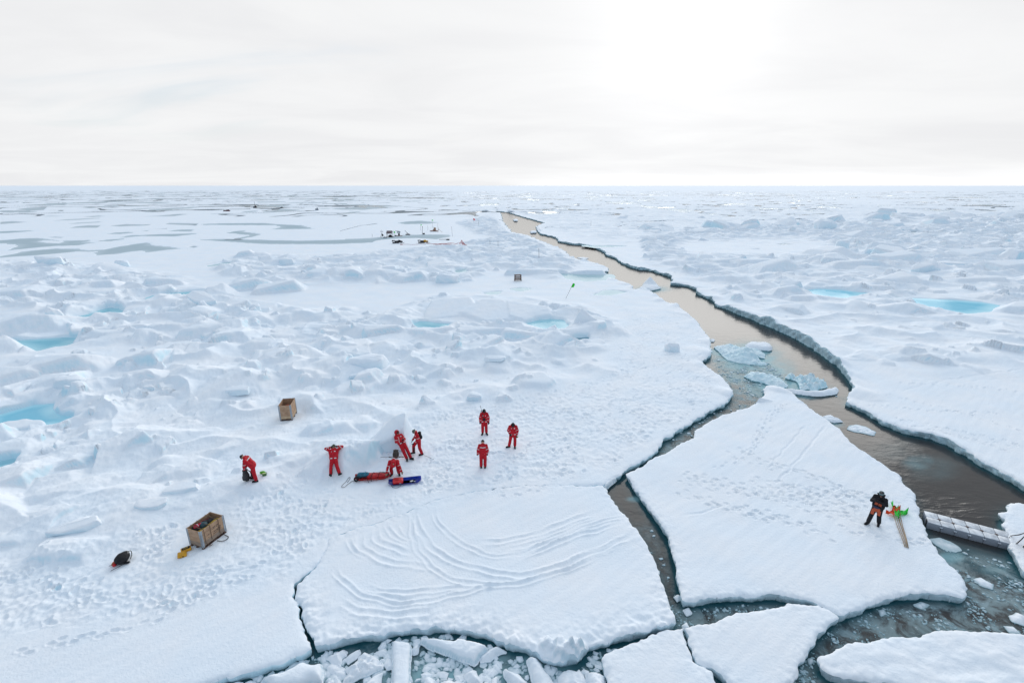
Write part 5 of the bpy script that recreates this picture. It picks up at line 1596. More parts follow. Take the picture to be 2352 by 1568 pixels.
fb = P(2083, 1257)
specs = [
    ('bundled flag pole on the floe whose green flag flares out to the right', (2066, 1172), GREENF, [(2064, 1172), (2087, 1166), (2086, 1176), (2066, 1182)], (.05, -.02)),
    ('bundled flag pole on the floe whose orange flag points left', (2050, 1176), ORANGEF, [(2052, 1172), (2034, 1174), (2036, 1176), (2054, 1183)], (-.07, .03)),
    ('bundled flag pole on the floe with the square green flag lying on its pole', (2057, 1186), GREENF, [(2053, 1173), (2064, 1173), (2066, 1191), (2056, 1186)], (-.03, .0)),
    ('bundled flag pole on the floe with the notched orange flag on top', (2060, 1168), ORANGEF, [(2051, 1158), (2068, 1162), (2070, 1178), (2048, 1176)], (.0, -.03)),
    ('bundled flag pole on the floe with a thin green tip sticking up', (2055, 1160), GREENF, [(2046, 1152), (2050, 1152), (2054, 1162), (2049, 1164)], (.02, .02)),
    ('bundled flag pole on the floe with a green flag half under the orange one', (2064, 1166), GREENF, [(2056, 1161), (2064, 1160), (2064, 1170), (2058, 1170)], (.03, .04)),
]
for i, (lb, tp, mf, fq, o_) in enumerate(specs):
    b0 = Vector((fb.x + o_[0], fb.y + o_[1], ground(fb.x, fb.y) + .03 + .012 * i))
    t0 = P(*tp, .06)
    t0.z = ground(t0.x, t0.y) + .05 + .03 * (i % 3)
    q = []
    for a in fq:
        w_ = P(*a, .12)
        w_.z = ground(w_.x, w_.y) + .10 + .022 * ((i * 2) % 5)
        q.append(w_ - b0)
    flag_pole(lb, b0, t0, mf, q)


# ------------------------------------------------------------------ crates on pallets
def crate(label, a, b_, tilt, straps, layers=4, lx=1.2, ly=.8, mats=(PLANK, PLANK2)):
    """a: near ground corner, b_: next corner along the picture's right; the long side lx runs a->b_ when straps, else ly"""
    A, B = P(*a), P(*b_)
    d = (B - A).normalized()
    rz = math.atan2(d.y, d.x)
    L, Wd = lx, ly
    c = A + d * L * .5 + Vector((-d.y, d.x, 0)) * Wd * .5
    z0 = min(ground(c.x + sx, c.y + sy) for sx in (-.4, 0, .4) for sy in (-.4, 0, .4))
    z0 = (z0 + ground(c.x, c.y)) / 2
    root = thing('pallet_crate', label, 'crate', (c.x, c.y, z0), rz)

    def pal(m_):
        for sy in (-1, 0, 1):
            box(m_, (0, sy * (Wd / 2 - .06), .02), (L, .1, .03), bev=.003)
            for sx in (-1, 0, 1):
                box(m_, (sx * (L / 2 - .07), sy * (Wd / 2 - .06), .075), (.12, .098, .078), bev=.003)
        for k_ in range(6):
            box(m_, (-L / 2 + .07 + k_ * (L - .14) / 5, 0, .128), (.13, Wd, .024), bev=.003)
    part('pallet', DWOOD, root, pal, False)
    hgt = .195
    for q in range(layers):
        def collar(m_, q=q):
            zc = .145 + q * .2 + hgt / 2
            for s in (-1, 1):
                box(m_, (0, s * (Wd / 2 - .012), zc), (L, .024, hgt), bev=.004)
                box(m_, (s * (L / 2 - .012), 0, zc), (.024, Wd - .05, hgt), bev=.004)
        part('plank_collar', mats[1] if q == 0 else mats[0], root, collar, False)
    top = .145 + layers * .2
    for sx in (-1, 1):
        for sy in (-1, 1):
            def br(m_):
                box(m_, (sx * (L / 2 + .003), sy * (Wd / 2 - .05), (.1 + top) / 2), (.008, .07, top - .1))
                box(m_, (sx * (L / 2 - .05), sy * (Wd / 2 + .003), (.1 + top) / 2), (.07, .008, top - .1))
                box(m_, (sx * (L / 2 + .003), sy * (Wd / 2 + .003), (.06 + top) / 2), (.014, .014, top - .06))
            part('corner_bracket', STEEL, root, br, False)
    return root, L, Wd, top


cr2, L, Wd, top = crate('long wooden pallet crate strapped over its load of gear', (468, 1262), (522, 1221), 0, True)
for k_, xo in enumerate((-.42, -.12, .3)):
    part('load_strap', STRAP, cr2, lambda m_, xo=xo: ribbon(m_, [(xo - .02, -Wd / 2 - .008, .2), (xo - .01, -Wd / 2 - .01, .6), (xo, -Wd / 2 - .01, top + .004), (xo + .02, -.15, top - .03), (xo + .04, .2, top - .02), (xo + .05, Wd / 2 + .008, top + .004), (xo + .05, Wd / 2 + .01, .5)], .045, .006, (1, 0, 0)))
part('hanging_strap', STRAP, cr2, lambda m_: ribbon(m_, [(.34, -Wd / 2 - .012, .62), (.20, -Wd / 2 - .016, .48), (.30, -Wd / 2 - .016, .38), (.36, -Wd / 2 - .014, .6)], .04, .006, (0, 1, 0)))
part('hauling_loop', DARK, cr2, lambda m_: ribbon(m_, smooth_line([(.38, -Wd / 2 - .02, .10), (.40, -Wd / 2 - .14, .04), (.36, -Wd / 2 - .36, .03), (.2, -Wd / 2 - .42, .03), (.05, -Wd / 2 - .3, .03), (.0, -Wd / 2 - .1, .05)], 5), .035, .008))
part('loose_strap_end', STRAP, cr2, lambda m_: ribbon(m_, [(-.4, -Wd / 2 - .01, .2), (-.36, -Wd / 2 - .06, .03), (-.22, -Wd / 2 - .08, .025)], .04, .006))


def marks(m_):
    # black stencilled marks, worn past reading
    for row, (z_, xs) in enumerate((( .72, (-.06, .02, .07, .12, .2, .24, .29)), (.66, (.0, .05, .1, .18, .22)), (.54, (-.28, -.24)), (.50, (-.02, .04, .09, .15, .2, .26, .31)), (.42, (-.26, .0, .06, .12, .2, .28)))):
        for i, x_ in enumerate(xs):
            box(m_, (x_, -Wd / 2 - .0035, z_), (.035 + .012 * ((i * 7) % 3), .003, .020 + .008 * (i % 2)))


part('stencil_marks', DARK, cr2, marks, False)


def inside(parent, label, cat, name, lx_, ly_, z_, mat, fill, pieces):
    w_ = at_local(parent, (lx_, ly_, z_))
    r_ = thing(name, label, cat, w_, parent.rotation_euler[2])
    part(pieces[0], mat, r_, fill)
    for pn, pm, pf in pieces[1:]:
        part(pn, pm, r_, pf)


inside(cr2, 'ochre yellow case wedged along the front of the long crate', 'case', 'tool_case', .02, -.18, .70, OCHRE, lambda m_: box(m_, (0, 0, 0), (1.02, .22, .22), tilt=(RAD(-14), 0), bev=.02), ['case', ('handle', DARK, lambda m_: tube(m_, [(-.1, .0, .12), (-.08, .0, .17), (.08, .0, .17), (.1, 0, .12)], .012))])
inside(cr2, 'teal cloth bag in the middle of the long crate', 'bag', 'cloth_bag', -.12, .02, .82, simple('slate_cloth', (.035, .075, .09), .8, var=.4, bump=.02), lambda m_: blob(m_, (0, 0, 0), (.17, .17, .13), 3, .3, 4), ['bag', ('drawcord', BLACK, lambda m_: tube(m_, [(.05, -.1, .1), (.1, -.15, .05), (.15, -.1, .0)], .008))])
inside(cr2, 'bundle of red and pink rope on top of the load in the long crate', 'rope', 'rope_bundle', -.26, .14, .86, simple('pink_red', (.55, .03, .07), .6, var=.5, scale=20), lambda m_: [tube(m_, [(.16 * math.cos(a * .9 + q) * (1 - q * .07), .09 * math.sin(a * .9 + q * .7), .02 * math.sin(a * 2 + q) + .02 * q) for a in range(9)], .016) for q in range(5)], ['coil', ('whipping', WHITE, lambda m_: tube(m_, [(-.03, -.1, .05), (.0, 0, .10), (.02, .1, .05)], .018))])
inside(cr2, 'black gear heaped at the far end of the long crate', 'gear', 'gear_heap', .33, .08, .62, DARK, lambda m_: [blob(m_, (.0, .1, .05), (.2, .2, .16), 2, .4, 1), blob(m_, (-.28, .14, .1), (.2, .18, .16), 2, .4, 2), blob(m_, (-.6, .12, .1), (.16, .2, .16), 2, .4, 3), blob(m_, (.12, -.1, .02), (.14, .16, .12), 2, .4, 5)], ['heap', ('webbing', simple('dull_red', (.22, .03, .03), .7), lambda m_: ribbon(m_, [(-.7, .1, .27), (-.3, .15, .28), (.0, .1, .22)], .04, .008))])

ca, cb = (644, 968), (672, 966)
cr1, L1, W1, top1 = crate('smaller wooden pallet crate with an orange rope inside, alone on the rough snow', ca, cb, 0, False, 5, .8, 1.2, (PLANK, PINE))
inside(cr1, 'orange red rope coiled inside the smaller crate', 'rope', 'rope_coil', 0, -.15, .72, simple('orange_rope', (.58, .10, .03), .65, var=.4, scale=20), lambda m_: [tube(m_, [((.26 - .02 * q) * math.cos(a * .52), (.34 - .03 * q) * math.sin(a * .52), .02 * math.sin(a * 1.3 + q) + .035 * q) for a in range(13)], .02) for q in range(6)], ['coil', ('loose_end', REDROPE, lambda m_: tube(m_, [(.2, .1, .15), (.05, .0, .22), (-.15, -.2, .18), (-.2, -.35, .12)], .02))])
inside(cr1, 'crumpled rust coloured tarpaulin under the orange rope', 'tarpaulin', 'tarpaulin', 0, .1, .58, simple('rust_tarp', (.28, .07, .035), .7, var=.4, bump=.03), lambda m_: blob(m_, (0, 0, 0), (.34, .44, .13), 3, .35, 8), ['sheet', ('hem', DARK, lambda m_: tube(m_, [(-.28, -.3, .08), (0, -.36, .09), (.28, -.3, .08)], .012))])

# yellow waterproof cases beside the long crate
x, y = off(428, 1264)
yc = thing('waterproof_case', 'open yellow case with black foam lying by the long crate', 'case', (x, y, ground(x, y)), RAD(38))
part('shell', YEL, yc, lambda m_: [box(m_, (.0, 0, .07), (.38, .24, .13), bev=.03)])
part('foam', BLACK, yc, lambda m_: box(m_, (0, 0, .139), (.30, .17, .012), bev=.004), False)
part('foam_cutout', OCHRE, yc, lambda m_: [box(m_, (-.04, 0, .147), (.12, .04, .008)), box(m_, (.05, .02, .147), (.05, .09, .008))], False)
x, y = off(419, 1276)
yl = thing('case_lid', 'yellow lid lying upside down next to the open yellow case', 'lid', (x, y, ground(x, y) + .02), RAD(30))
part('shell', YEL, yl, lambda m_: [box(m_, (0, 0, .06), (.34, .27, .10), tilt=(RAD(14), RAD(8)), bev=.03)])
part('latch', BLACK, yl, lambda m_: [box(m_, (.04, -.14, .05), (.05, .02, .04), bev=.004)], False)

# the black pack with red pouch and two poles
x, y = off(283, 1289)
z = ground(x, y)
bp = thing('rucksack', 'big black rucksack lying on its back with a white label', 'backpack', (x, y, z), RAD(20))
bm = bmesh.new()
blob(bm, (0, 0, .19), (.27, .33, .20), 3, .12, 3); blob(bm, (.05, .12, .24), (.2, .2, .14), 2, .15, 4)
put('sack', remesh('sack', bm, .022, 2), BLACK, bp)
part('label_panel', WHITE, bp, lambda m_: box(m_, (.20, .06, .30), (.05, .17, .012), tilt=(0, RAD(48)), bev=.004))
part('carry_handle', BLACK, bp, lambda m_: tube(m_, smooth_line([(.16, .26, .28), (.27, .22, .30), (.33, .06, .22), (.30, -.08, .12)], 4), .014))
part('hip_belt', BLACK, bp, lambda m_: blob(m_, (.2, -.2, .06), (.12, .06, .05), 2, .2, 5))
rb = thing('pouch', 'red pouch with a yellow stripe at the foot of the black rucksack', 'pouch', (x - .22, y - .24, ground(x - .22, y - .24)), RAD(35))
part('pouch', RED2, rb, lambda m_: blob(m_, (.03, .02, .07), (.09, .14, .08), 3, .2, 4))
part('stripe', OCHRE, rb, lambda m_: ribbon(m_, [(-.07, -.02, .07), (-.02, -.02, .145), (.06, -.02, .15), (.12, -.02, .08)], .03, .008, (0, 1, 0)))
for i, (lb, a, b_) in enumerate((('thin black pole sticking out left beside the red pouch, farther one', (286, 1290), (252, 1302)), ('thin black pole sticking out left beside the red pouch, nearer one', (287, 1296), (255, 1313)))):
    p0, p1 = P(*a), P(*b_)
    p0.z = ground(p0.x, p0.y) + .06; p1.z = ground(p1.x, p1.y) + .07
    sp = thing('ski_pole', lb, 'pole', p0)
    part('shaft', DARK, sp, lambda m_: tube(m_, [(0, 0, 0), (p1 - p0)], .012))
    part('tip', METAL, sp, lambda m_: tube(m_, [(p1 - p0), (p1 - p0) * 1.05], .006))


# ------------------------------------------------------------------ sleds
def hull(m_, L, W, Hh, n=22, k_=12, nose=.22, th=.012):
    """open trough with turned up ends"""
    g = []
    for i in range(n):
        t = i / (n - 1); xx = (t - .5) * L
        e = max(0, 1 - t / nose) if t < .5 else max(0, 1 - (1 - t) / nose)
        w_ = W * (1 - .45 * e ** 2); lift = .10 * e ** 1.6; hh = Hh * (1 - .25 * e)
        row = []
        for j in range(k_):
            a = -1 + 2 * j / (k_ - 1)
            yy = a * w_ / 2
            zz = lift + hh * max(0, (abs(a) - .62) / .38) ** 1.3
            row.append(m_.verts.new((xx, yy, zz)))
        g.append(row)
    for i in range(n - 1):
        for j in range(k_ - 1):
            m_.faces.new((g[i][j], g[i + 1][j], g[i + 1][j + 1], g[i][j + 1]))
    bmesh.ops.solidify(m_, geom=m_.faces[:], thickness=th)


def text_mesh(name, s, size, mat, parent, loc, rot):
    cu = bpy.data.curves.new(name, 'FONT')
    cu.body = s; cu.size = size; cu.extrude = .002; cu.align_x = 'CENTER'
    o = bpy.data.objects.new('tmp', cu)
    COL.objects.link(o)
    bpy.context.view_layer.update()
    me = bpy.data.meshes.new_from_object(o.evaluated_get(bpy.context.evaluated_depsgraph_get()))
    bpy.data.objects.remove(o)
    me.name = name
    return put(name, me, mat, parent, loc, rot)


A, B = P(817, 1101), P(893, 1096)
d = B - A; c = (A + B) / 2
rs = thing('pulk_sled', 'red pulk sled loaded with dark gear and tarpaulin', 'sled', (c.x, c.y, ground(c.x, c.y) + .01), math.atan2(d.y, d.x))
SLED_L = d.length + .08
part('trough', BRED, rs, lambda m_: hull(m_, SLED_L, .54, .20))
bm = bmesh.new()
blob(bm, (.32, .0, .16), (.58, .20, .13), 3, .25, 5); blob(bm, (-.1, .02, .17), (.3, .19, .12), 3, .3, 2); blob(bm, (.75, 0, .16), (.2, .17, .1), 2, .3, 6)
put('load_cover', remesh('load_cover', bm, .025, 2), RED2, rs)
part('dark_bundle', DARK, rs, lambda m_: [blob(m_, (.52, .10, .20), (.40, .08, .10), 2, .3, 3), blob(m_, (-.72, 0, .15), (.18, .2, .13), 2, .3, 4), blob(m_, (.82, -.02, .17), (.12, .17, .1), 2, .3, 4)])
part('lashing', BLACK, rs, lambda m_: [tube(m_, [(xx, -.27, .18), (xx + .04, -.1, .31), (xx + .08, .1, .31), (xx + .12, .26, .2)], .012) for xx in (-.28, -.02, .34)])
part('loose_cord', BLACK, rs, lambda m_: [tube(m_, smooth_line([(-.22, -.27, .18), (-.18, -.31, .08), (-.1, -.45, .03)], 3), .009), tube(m_, [(0, -.275, .17), (.01, -.30, .05), (.01, -.34, .03)], .009)])
# pale lettering on the near side, as far as it can be read
text_mesh('lettering', 'TERRA WORLD', .115, simple('faded_white', (.55, .26, .26), .6), rs, (-.02, -.278, .045), (RAD(78), 0, 0))
part('tow_loop', ROPE, rs, lambda m_: tube(m_, [((rs.matrix_basis.inverted() @ Vector((*gnd(px, py), ground(*gnd(px, py)) + .025)))) for px, py in smooth_line([(816, 1104), (808, 1106), (797, 1114), (791, 1119), (786, 1119), (785, 1116), (795, 1106), (801, 1099), (804, 1098), (804, 1101), (798, 1108)], 4)], .011))
tb = thing('dry_bag', 'teal dry bag with cyan tape at the front of the red sled', 'bag', at_local(rs, (-.46, 0, .27)), rs.rotation_euler[2])
bm = bmesh.new(); capsule(bm, (-.18, 0, 0), (.2, 0, 0), .15, .14)
put('bag', remesh('bag', bm, .025, 2), TEALC, tb)
part('tape', CYAN, tb, lambda m_: [ribbon(m_, [(.12, .155 * math.cos(t), .155 * math.sin(t)) for t in [q * .5 for q in range(0, 7)]], .05, .01, (1, 0, 0))])
part('buckle', CYAN, tb, lambda m_: box(m_, (-.03, -.03, .15), (.2, .02, .012), tilt=(RAD(20), 0)), False)
wh = thing('coil', 'black coil of webbing hanging over the left end of the red sled', 'coil', at_local(rs, (-.80, -.20, .17)), rs.rotation_euler[2])
part('webbing', BLACK, wh, lambda m_: [tube(m_, [(.11 * math.cos(t * .5), -.05 + .03 * q, .11 * math.sin(t * .5)) for t in range(13)], .025) for q in range(3)])
part('shackle', METAL, wh, lambda m_: blob(m_, (0, -.08, 0), (.035, .02, .035), 1))

A, B = P(895, 1111), P(965, 1103)
d = B - A; c = (A + B) / 2
bs_ = thing('toboggan_sled', 'blue plastic toboggan sled with a white label', 'sled', (c.x, c.y, ground(c.x, c.y) + .015), math.atan2(d.y, d.x))
part('trough', BLUE_, bs_, lambda m_: hull(m_, d.length + .12, .62, .10, nose=.16))
part('label_plate', WHITE, bs_, lambda m_: box(m_, (.36, -.02, .030), (.15, .10, .006), rz=.5), False)
part('label_frame', DARK, bs_, lambda m_: box(m_, (.36, -.02, .022), (.23, .14, .010)), False)
part('draw_cord', ROPE, bs_, lambda m_: tube(m_, smooth_line([(-.72, -.22, .08), (-.66, -.36, .03), (-.5, -.46, .02), (-.3, -.42, .02), (-.2, -.28, .03)], 5), .010))
rd = thing('first_aid_bag', 'red padded bag lying on the left half of the blue sled', 'bag', at_local(bs_, (-.36, -.02, .03)), bs_.rotation_euler[2])
part('bag', BRED, rd, lambda m_: box(m_, (0, 0, .11), (.54, .40, .20), bev=.05))
part('flap', RED2, rd, lambda m_: box(m_, (-.02, .02, .217), (.40, .26, .02), bev=.008))
part('tag', WHITE, rd, lambda m_: box(m_, (.12, -.203, .06), (.10, .008, .035)), False)
# thin pole behind the walking person
p0 = P(975, 1046)
sp = thing('snow_probe', 'thin grey probe lying on the snow behind the walking person', 'probe', (p0.x, p0.y, ground(p0.x, p0.y) + .02))
p1 = P(996, 1055); p1.z = ground(p1.x, p1.y) + .02
part('rod', ROPE, sp, lambda m_: tube(m_, [(0, 0, 0), p1 - sp.location], .008))

# ------------------------------------------------------------------ pontoon between the floes
A = P(2127, 1212, WZ); B = P(2327, 1265.5, WZ)
d = (B - A); rz = math.atan2(d.y, d.x); CU = d.length / 6
pn_ = thing('floating_pontoon', 'grey cube pontoon bridging the gap between two floes', 'pontoon', (A.x, A.y, WZ), rz)
for i in range(6):
    for j in range(2):
        def cube(m_, i=i, j=j):
            box(m_, ((i + .5) * CU, (j + .5) * CU, .12), (CU - .006, CU - .004, .44), bev=.028)
        part('float_cube', GREYP, pn_, cube)
for i in range(7):
    def lug(m_, i=i):
        for jj in (0,):
            box(m_, (i * CU, -.01, .22), (.12, .10, .05), bev=.015)
            box(m_, (i * CU, 2 * CU + .01, .22), (.12, .10, .05), bev=.015)
    if 0 < i < 6:
        part('corner_lug', GREYP, pn_, lug)
        part('coupling_pin', simple('pin_brown', (.10, .065, .06), .7), pn_, lambda m_, i=i: blob(m_, (i * CU, CU, .338), (.075, .075, .018), 2))
part('end_pin', DARK, pn_, lambda m_: box(m_, (6 * CU - .03, CU, .34), (.12, .10, .05), bev=.01))
part('end_bracket', DARK, pn_, lambda m_: [tube(m_, [(6 * CU + .02, .04, .1), (6 * CU + .02, .04, .42)], .02), tube(m_, [(0, .12, .05), (-.04, .15, .4)], .03)])
hand = at_local(r10, (.01, -.72, 1.0))
for lb, e in (('dark mooring line from the far corner of the pontoon to the reaching hands', at_local(pn_, (6 * CU - .02, 1.3 * CU, .36))), ('dark mooring line from the near corner of the pontoon to the reaching hands', at_local(pn_, (6 * CU + .02, .05, .38)))):
    ml = thing('mooring_line', lb, 'rope', e, 0, 'lines on the pontoon')
    part('rope', ROPE, ml, lambda m_: [tube(m_, [Vector((0, 0, 0)), (hand - e) * .5 + Vector((0, 0, -.04)), hand - e], .013), tube(m_, [Vector((.04, 0, 0)), (hand - e) * .5 + Vector((.02, 0, -.07)), hand - e], .011)])

# ------------------------------------------------------------------ distant camp
def spot(px, py):
    x, y = gnd(px, py)
    return (x, y, ground(x, y))


def planted(px, py, tx, ty, label, mat_flag=None, pole=DARK, group=None, r=.018, flag_w=.5, flag_h=.32):
    b0 = Vector(spot(px, py)); b0.z -= .05
    # the top stands over the base, leaning sideways in its own vertical plane
    dep_ = b0.y * CP + (CAM_H - b0.z) * SP
    hgt = (py - ty) * dep_ / FPX / (CP + SP * (784 - py) / FPX * 0 + 0)
    hgt = hgt * 1.0
    dx = (tx - px) * dep_ / FPX
    root = thing('marker_flag' if mat_flag else 'marker_pole', label, 'flag' if mat_flag else 'pole', b0, 0, group)
    t = Vector((dx - (b0.x / b0.y) * 0, 0, hgt))
    part('pole', pole, root, lambda m_: tube(m_, [(0, 0, 0), t * .5 + Vector((.01, 0, 0)), t], r))
    if mat_flag:
        def fl(m_):
            q = []
            dn = -t.normalized()
            for i in range(6):
                s = i / 5
                o_ = Vector((flag_w * s * .8, .1 * math.sin(5 * s), -.35 * s * flag_w))
                q.append((m_.verts.new(t + o_), m_.verts.new(t + dn * flag_h * (1 - .3 * s) + o_)))
            for i in range(5):
                m_.faces.new((q[i][0], q[i + 1][0], q[i + 1][1], q[i][1]))
            bmesh.ops.solidify(m_, geom=m_.faces[:], thickness=.01)
        part('flag', mat_flag, root, fl)
    return root


planted(1299, 686, 1315, 651, 'leaning pole with a green flag behind the tilted plates', GREENF, DARK, flag_w=.35, flag_h=.7)
planted(907, 541, 904.5, 530, 'low green flag right of the roofed hut', GREENF, flag_w=.6, flag_h=.6, r=.03)
planted(966, 529.5, 967, 516, 'pole with a small green flag behind the dark mast', GREENF, flag_w=.5, flag_h=.4, r=.03)
planted(993.5, 523.5, 993, 505.5, 'tall pole with a green flag behind the loaded sledge', GREENF, flag_w=.55, flag_h=.45, r=.03)
planted(1088, 511, 1087, 503.5, 'red flag on a low mound right of the camp', PINKF, flag_w=1.0, flag_h=.8, r=.03)
for px, py, tx, ty, lb in [(1039, 543, 1038, 521.5, 'tall thin pole at the right end of the long grey pond'), (1238, 598, 1237, 576, 'thin pole standing on the bank of the lead above the snow bank'), (1144, 570, 1144, 556, 'thin pole in the rough ice, right one of two below the red hose'), (1125.5, 570, 1125.5, 558, 'thin pole in the rough ice, left one of two below the red hose'), (1099.5, 521, 1099.5, 507, 'thin pole beside the red flag on the mound'), (982.6, 529, 982.6, 519, 'thin pole between the dark mast and the loaded sledge'), (1357, 519, 1357, 508, 'lone thin pole right of the far end of the lead'), (855, 543, 855, 536, 'thin pole left of the tripod'), (1006, 528, 1006, 514, 'thin pole right behind the loaded sledge')]:
    planted(px, py, tx, ty, lb, None, DARK, 'thin poles marking the camp', r=.03)

s = spot(878, 546)
t_ = thing('instrument_tripod', 'pale instrument tripod with a cross arm left of the roofed hut', 'tripod', s)
for a in (0.4, 2.5, 4.6):
    part('leg', METAL, t_, lambda m_, a=a: tube(m_, [(1.0 * math.cos(a), .8 * math.sin(a), 0), (0, 0, 1.6)], .045))
part('mast', METAL, t_, lambda m_: tube(m_, [(0, 0, .9), (0, 0, 2.5)], .05))
part('cross_arm', METAL, t_, lambda m_: [tube(m_, [(-.4, 0, 1.95), (.4, 0, 1.95)], .04), box(m_, (-.35, 0, 2.05), (.12, .12, .2)), box(m_, (.35, 0, 2.05), (.12, .12, .2))])
part('gear_bag', METAL, t_, lambda m_: blob(m_, (.9, -.2, .18), (.6, .4, .25), 2, .25, 3))
part('battery_box', DARK, t_, lambda m_: box(m_, (.15, 0, .9), (.35, .3, .6), bev=.03))

s = spot(895.5, 544)
h_ = thing('roofed_hut', 'small open hut with a dark pitched roof on posts', 'hut', s)
part('roof', simple('grey_brown_roof', (.22, .17, .17), .8), h_, lambda m_: [box(m_, (0, -.35, 1.75), (1.7, .9, .06), tilt=(RAD(38), 0)), box(m_, (0, .35, 1.75), (1.7, .9, .06), tilt=(RAD(-38), 0)), box(m_, (0, -.7, 1.35), (1.8, .05, .35))], False)
for sx in (-.85, .85):
    for sy in (-.6, .6):
        part('post', DWOOD, h_, lambda m_, sx=sx, sy=sy: tube(m_, [(sx, sy, 0), (sx * .95, sy, 1.5)], .05))
part('stove_gear', BLACK, h_, lambda m_: [blob(m_, (.1, 0, .4), (.55, .4, .42), 2, .35, 3), blob(m_, (.6, -.1, .2), (.35, .3, .25), 2, .3, 4)])
part('floor_board', DWOOD, h_, lambda m_: box(m_, (0, 0, .05), (2.6, 1.4, .1)), False)

s = spot(917, 542)
q_ = thing('instrument_sledge', 'red brown sledge carrying an instrument with a solar panel', 'sledge', s)
part('deck', simple('red_brown', (.22, .09, .07), .8), q_, lambda m_: box(m_, (0, 0, .25), (2.0, .7, .10), bev=.02))
for sy in (-.3, .3):
    part('runner', DARK, q_, lambda m_, sy=sy: tube(m_, [(-1.1, sy, .22), (-.95, sy, .05), (1.0, sy, .05)], .04))
part('pedestal', DARK, q_, lambda m_: box(m_, (-.05, 0, .65), (.5, .4, .7), bev=.03))
part('solar_panel', simple('panel_blue_grey', (.20, .26, .30), .3), q_, lambda m_: box(m_, (-.1, -.1, 1.35), (1.1, .05, .45), tilt=(RAD(-30), 0)), False)
part('arm', DARK, q_, lambda m_: tube(m_, [(-1.2, 0, 1.75), (.1, 0, 1.72), (.1, 0, .9)], .05))
part('end_box', DARK, q_, lambda m_: box(m_, (-1.2, 0, .3), (.5, .5, .25), bev=.02))

s = spot(937, 539)
q_ = thing('boom_sledge', 'low wooden sledge with a slanting pale boom', 'sledge', s)
part('deck', DWOOD, q_, lambda m_: box(m_, (0, 0, .2), (1.4, .7, .18), bev=.02))
for sy in (-.3, .3):
    part('runner', DARK, q_, lambda m_, sy=sy: tube(m_, [(-.8, sy, .2), (-.65, sy, .05), (.7, sy, .05)], .04))
part('boom', METAL, q_, lambda m_: tube(m_, [(.2, 0, .25), (-.9, 0, 1.4)], [.12, .08]))
part('brace', METAL, q_, lambda m_: tube(m_, [(-.35, 0, .25), (-.35, 0, .8)], .05))

s = spot(970.5, 538)
q_ = thing('weather_mast', 'dark upright mast with a black battery box at its foot', 'mast', s)
part('mast', DARK, q_, lambda m_: tube(m_, [(-.05, 0, 0), (.0, 0, 1.2), (.1, 0, 2.3)], .06))
part('sensor_head', DARK, q_, lambda m_: blob(m_, (.1, 0, 2.35), (.12, .12, .18), 2))
part('battery_box', BLACK, q_, lambda m_: box(m_, (.45, -.1, .2), (.65, .45, .38), bev=.04))

s = spot(997, 531.5)
q_ = thing('loaded_sledge', 'brown sledge loaded with a tall wooden box', 'sledge', s)
part('deck', simple('salmon_wood', (.36, .21, .16), .8), q_, lambda m_: box(m_, (0, 0, .25), (2.4, .9, .14), bev=.02))
for sy in (-.4, .4):
    part('runner', DWOOD, q_, lambda m_, sy=sy: tube(m_, [(-1.5, sy, .3), (-1.2, sy, .05), (1.3, sy, .05)], .05))
part('load_box', simple('brown_box', (.34, .21, .15), .8), q_, lambda m_: [box(m_, (.3, 0, .8), (.7, .6, 1.0), bev=.02), box(m_, (-.2, 0, .5), (.4, .5, .4), bev=.02)])
part('post', DARK, q_, lambda m_: tube(m_, [(.0, 0, .3), (.0, 0, 1.6)], .04))
s = spot(1008.5, 533.5)
q_ = thing('tripod_stand', 'spindly bare tripod stand right of the loaded sledge', 'tripod', s)
for a in (.3, 2.4, 4.5):
    part('leg', simple('rusty', (.25, .14, .12), .8), q_, lambda m_, a=a: tube(m_, [(1.1 * math.cos(a), .8 * math.sin(a), 0), (-.1, 0, 1.0)], .04))
part('head', METAL, q_, lambda m_: tube(m_, [(-.1, 0, .9), (-.15, 0, 1.5)], .05))
s = spot(1029, 551.5)
q_ = thing('anchor_pile', 'dark heap with a low bar at the right end of the grey pond', 'heap', s)
part('heap', DARK, q_, lambda m_: blob(m_, (0, 0, .15), (.55, .35, .25), 2, .4, 4))
part('bar', DARK, q_, lambda m_: tube(m_, [(0, 0, .25), (-2.6, 0, .15)], .06))
s = spot(1061, 564)
q_ = thing('hose_tripod', 'red metal tripod over the tangle of red hose', 'tripod', s)
for a in (.2, 2.0, 3.4, 5.0):
    part('leg', REDROPE, q_, lambda m_, a=a: tube(m_, [(.85 * math.cos(a), .6 * math.sin(a), 0), (0, 0, 1.35)], .045))
hose = thing('hose', 'tangled red hose running right from the yellow snowmobile', 'hose', (0, 0, 0))
for k_, pts in enumerate(([(980, 559.5), (1000, 560.5), (1030, 560), (1058, 560), (1065, 563), (1078, 567)], [(994, 561.5), (1015, 563.5), (1040, 563), (1058, 560), (1070, 564), (1073, 566)], [(998, 560.5), (1030, 561.5), (1050, 558.5), (1060, 559), (1072, 565)])):
    part('hose_length', REDROPE, hose, lambda m_: tube(m_, [Vector((*gnd(*q), ground(*gnd(*q)) + .05)) for q in [(a_ + 1.2 * math.sin(3.1 * n_ + k_), b_ + .35 * math.sin(2.3 * n_ + 2 * k_)) for n_, (a_, b_) in enumerate(smooth_line(pts, 5))]], .045))
hose2 = thing('towing_rope', 'thin pinkish rope on the snow between the two snowmobiles', 'rope', (0, 0, 0))
part('rope', simple('pink_rope', (.50, .22, .22), .8), hose2, lambda m_: tube(m_, [Vector((*gnd(*q), ground(*gnd(*q)) + .04)) for q in smooth_line([(922, 562), (935, 561.5), (950, 562.3), (965, 561), (978, 562)], 5)], .035))
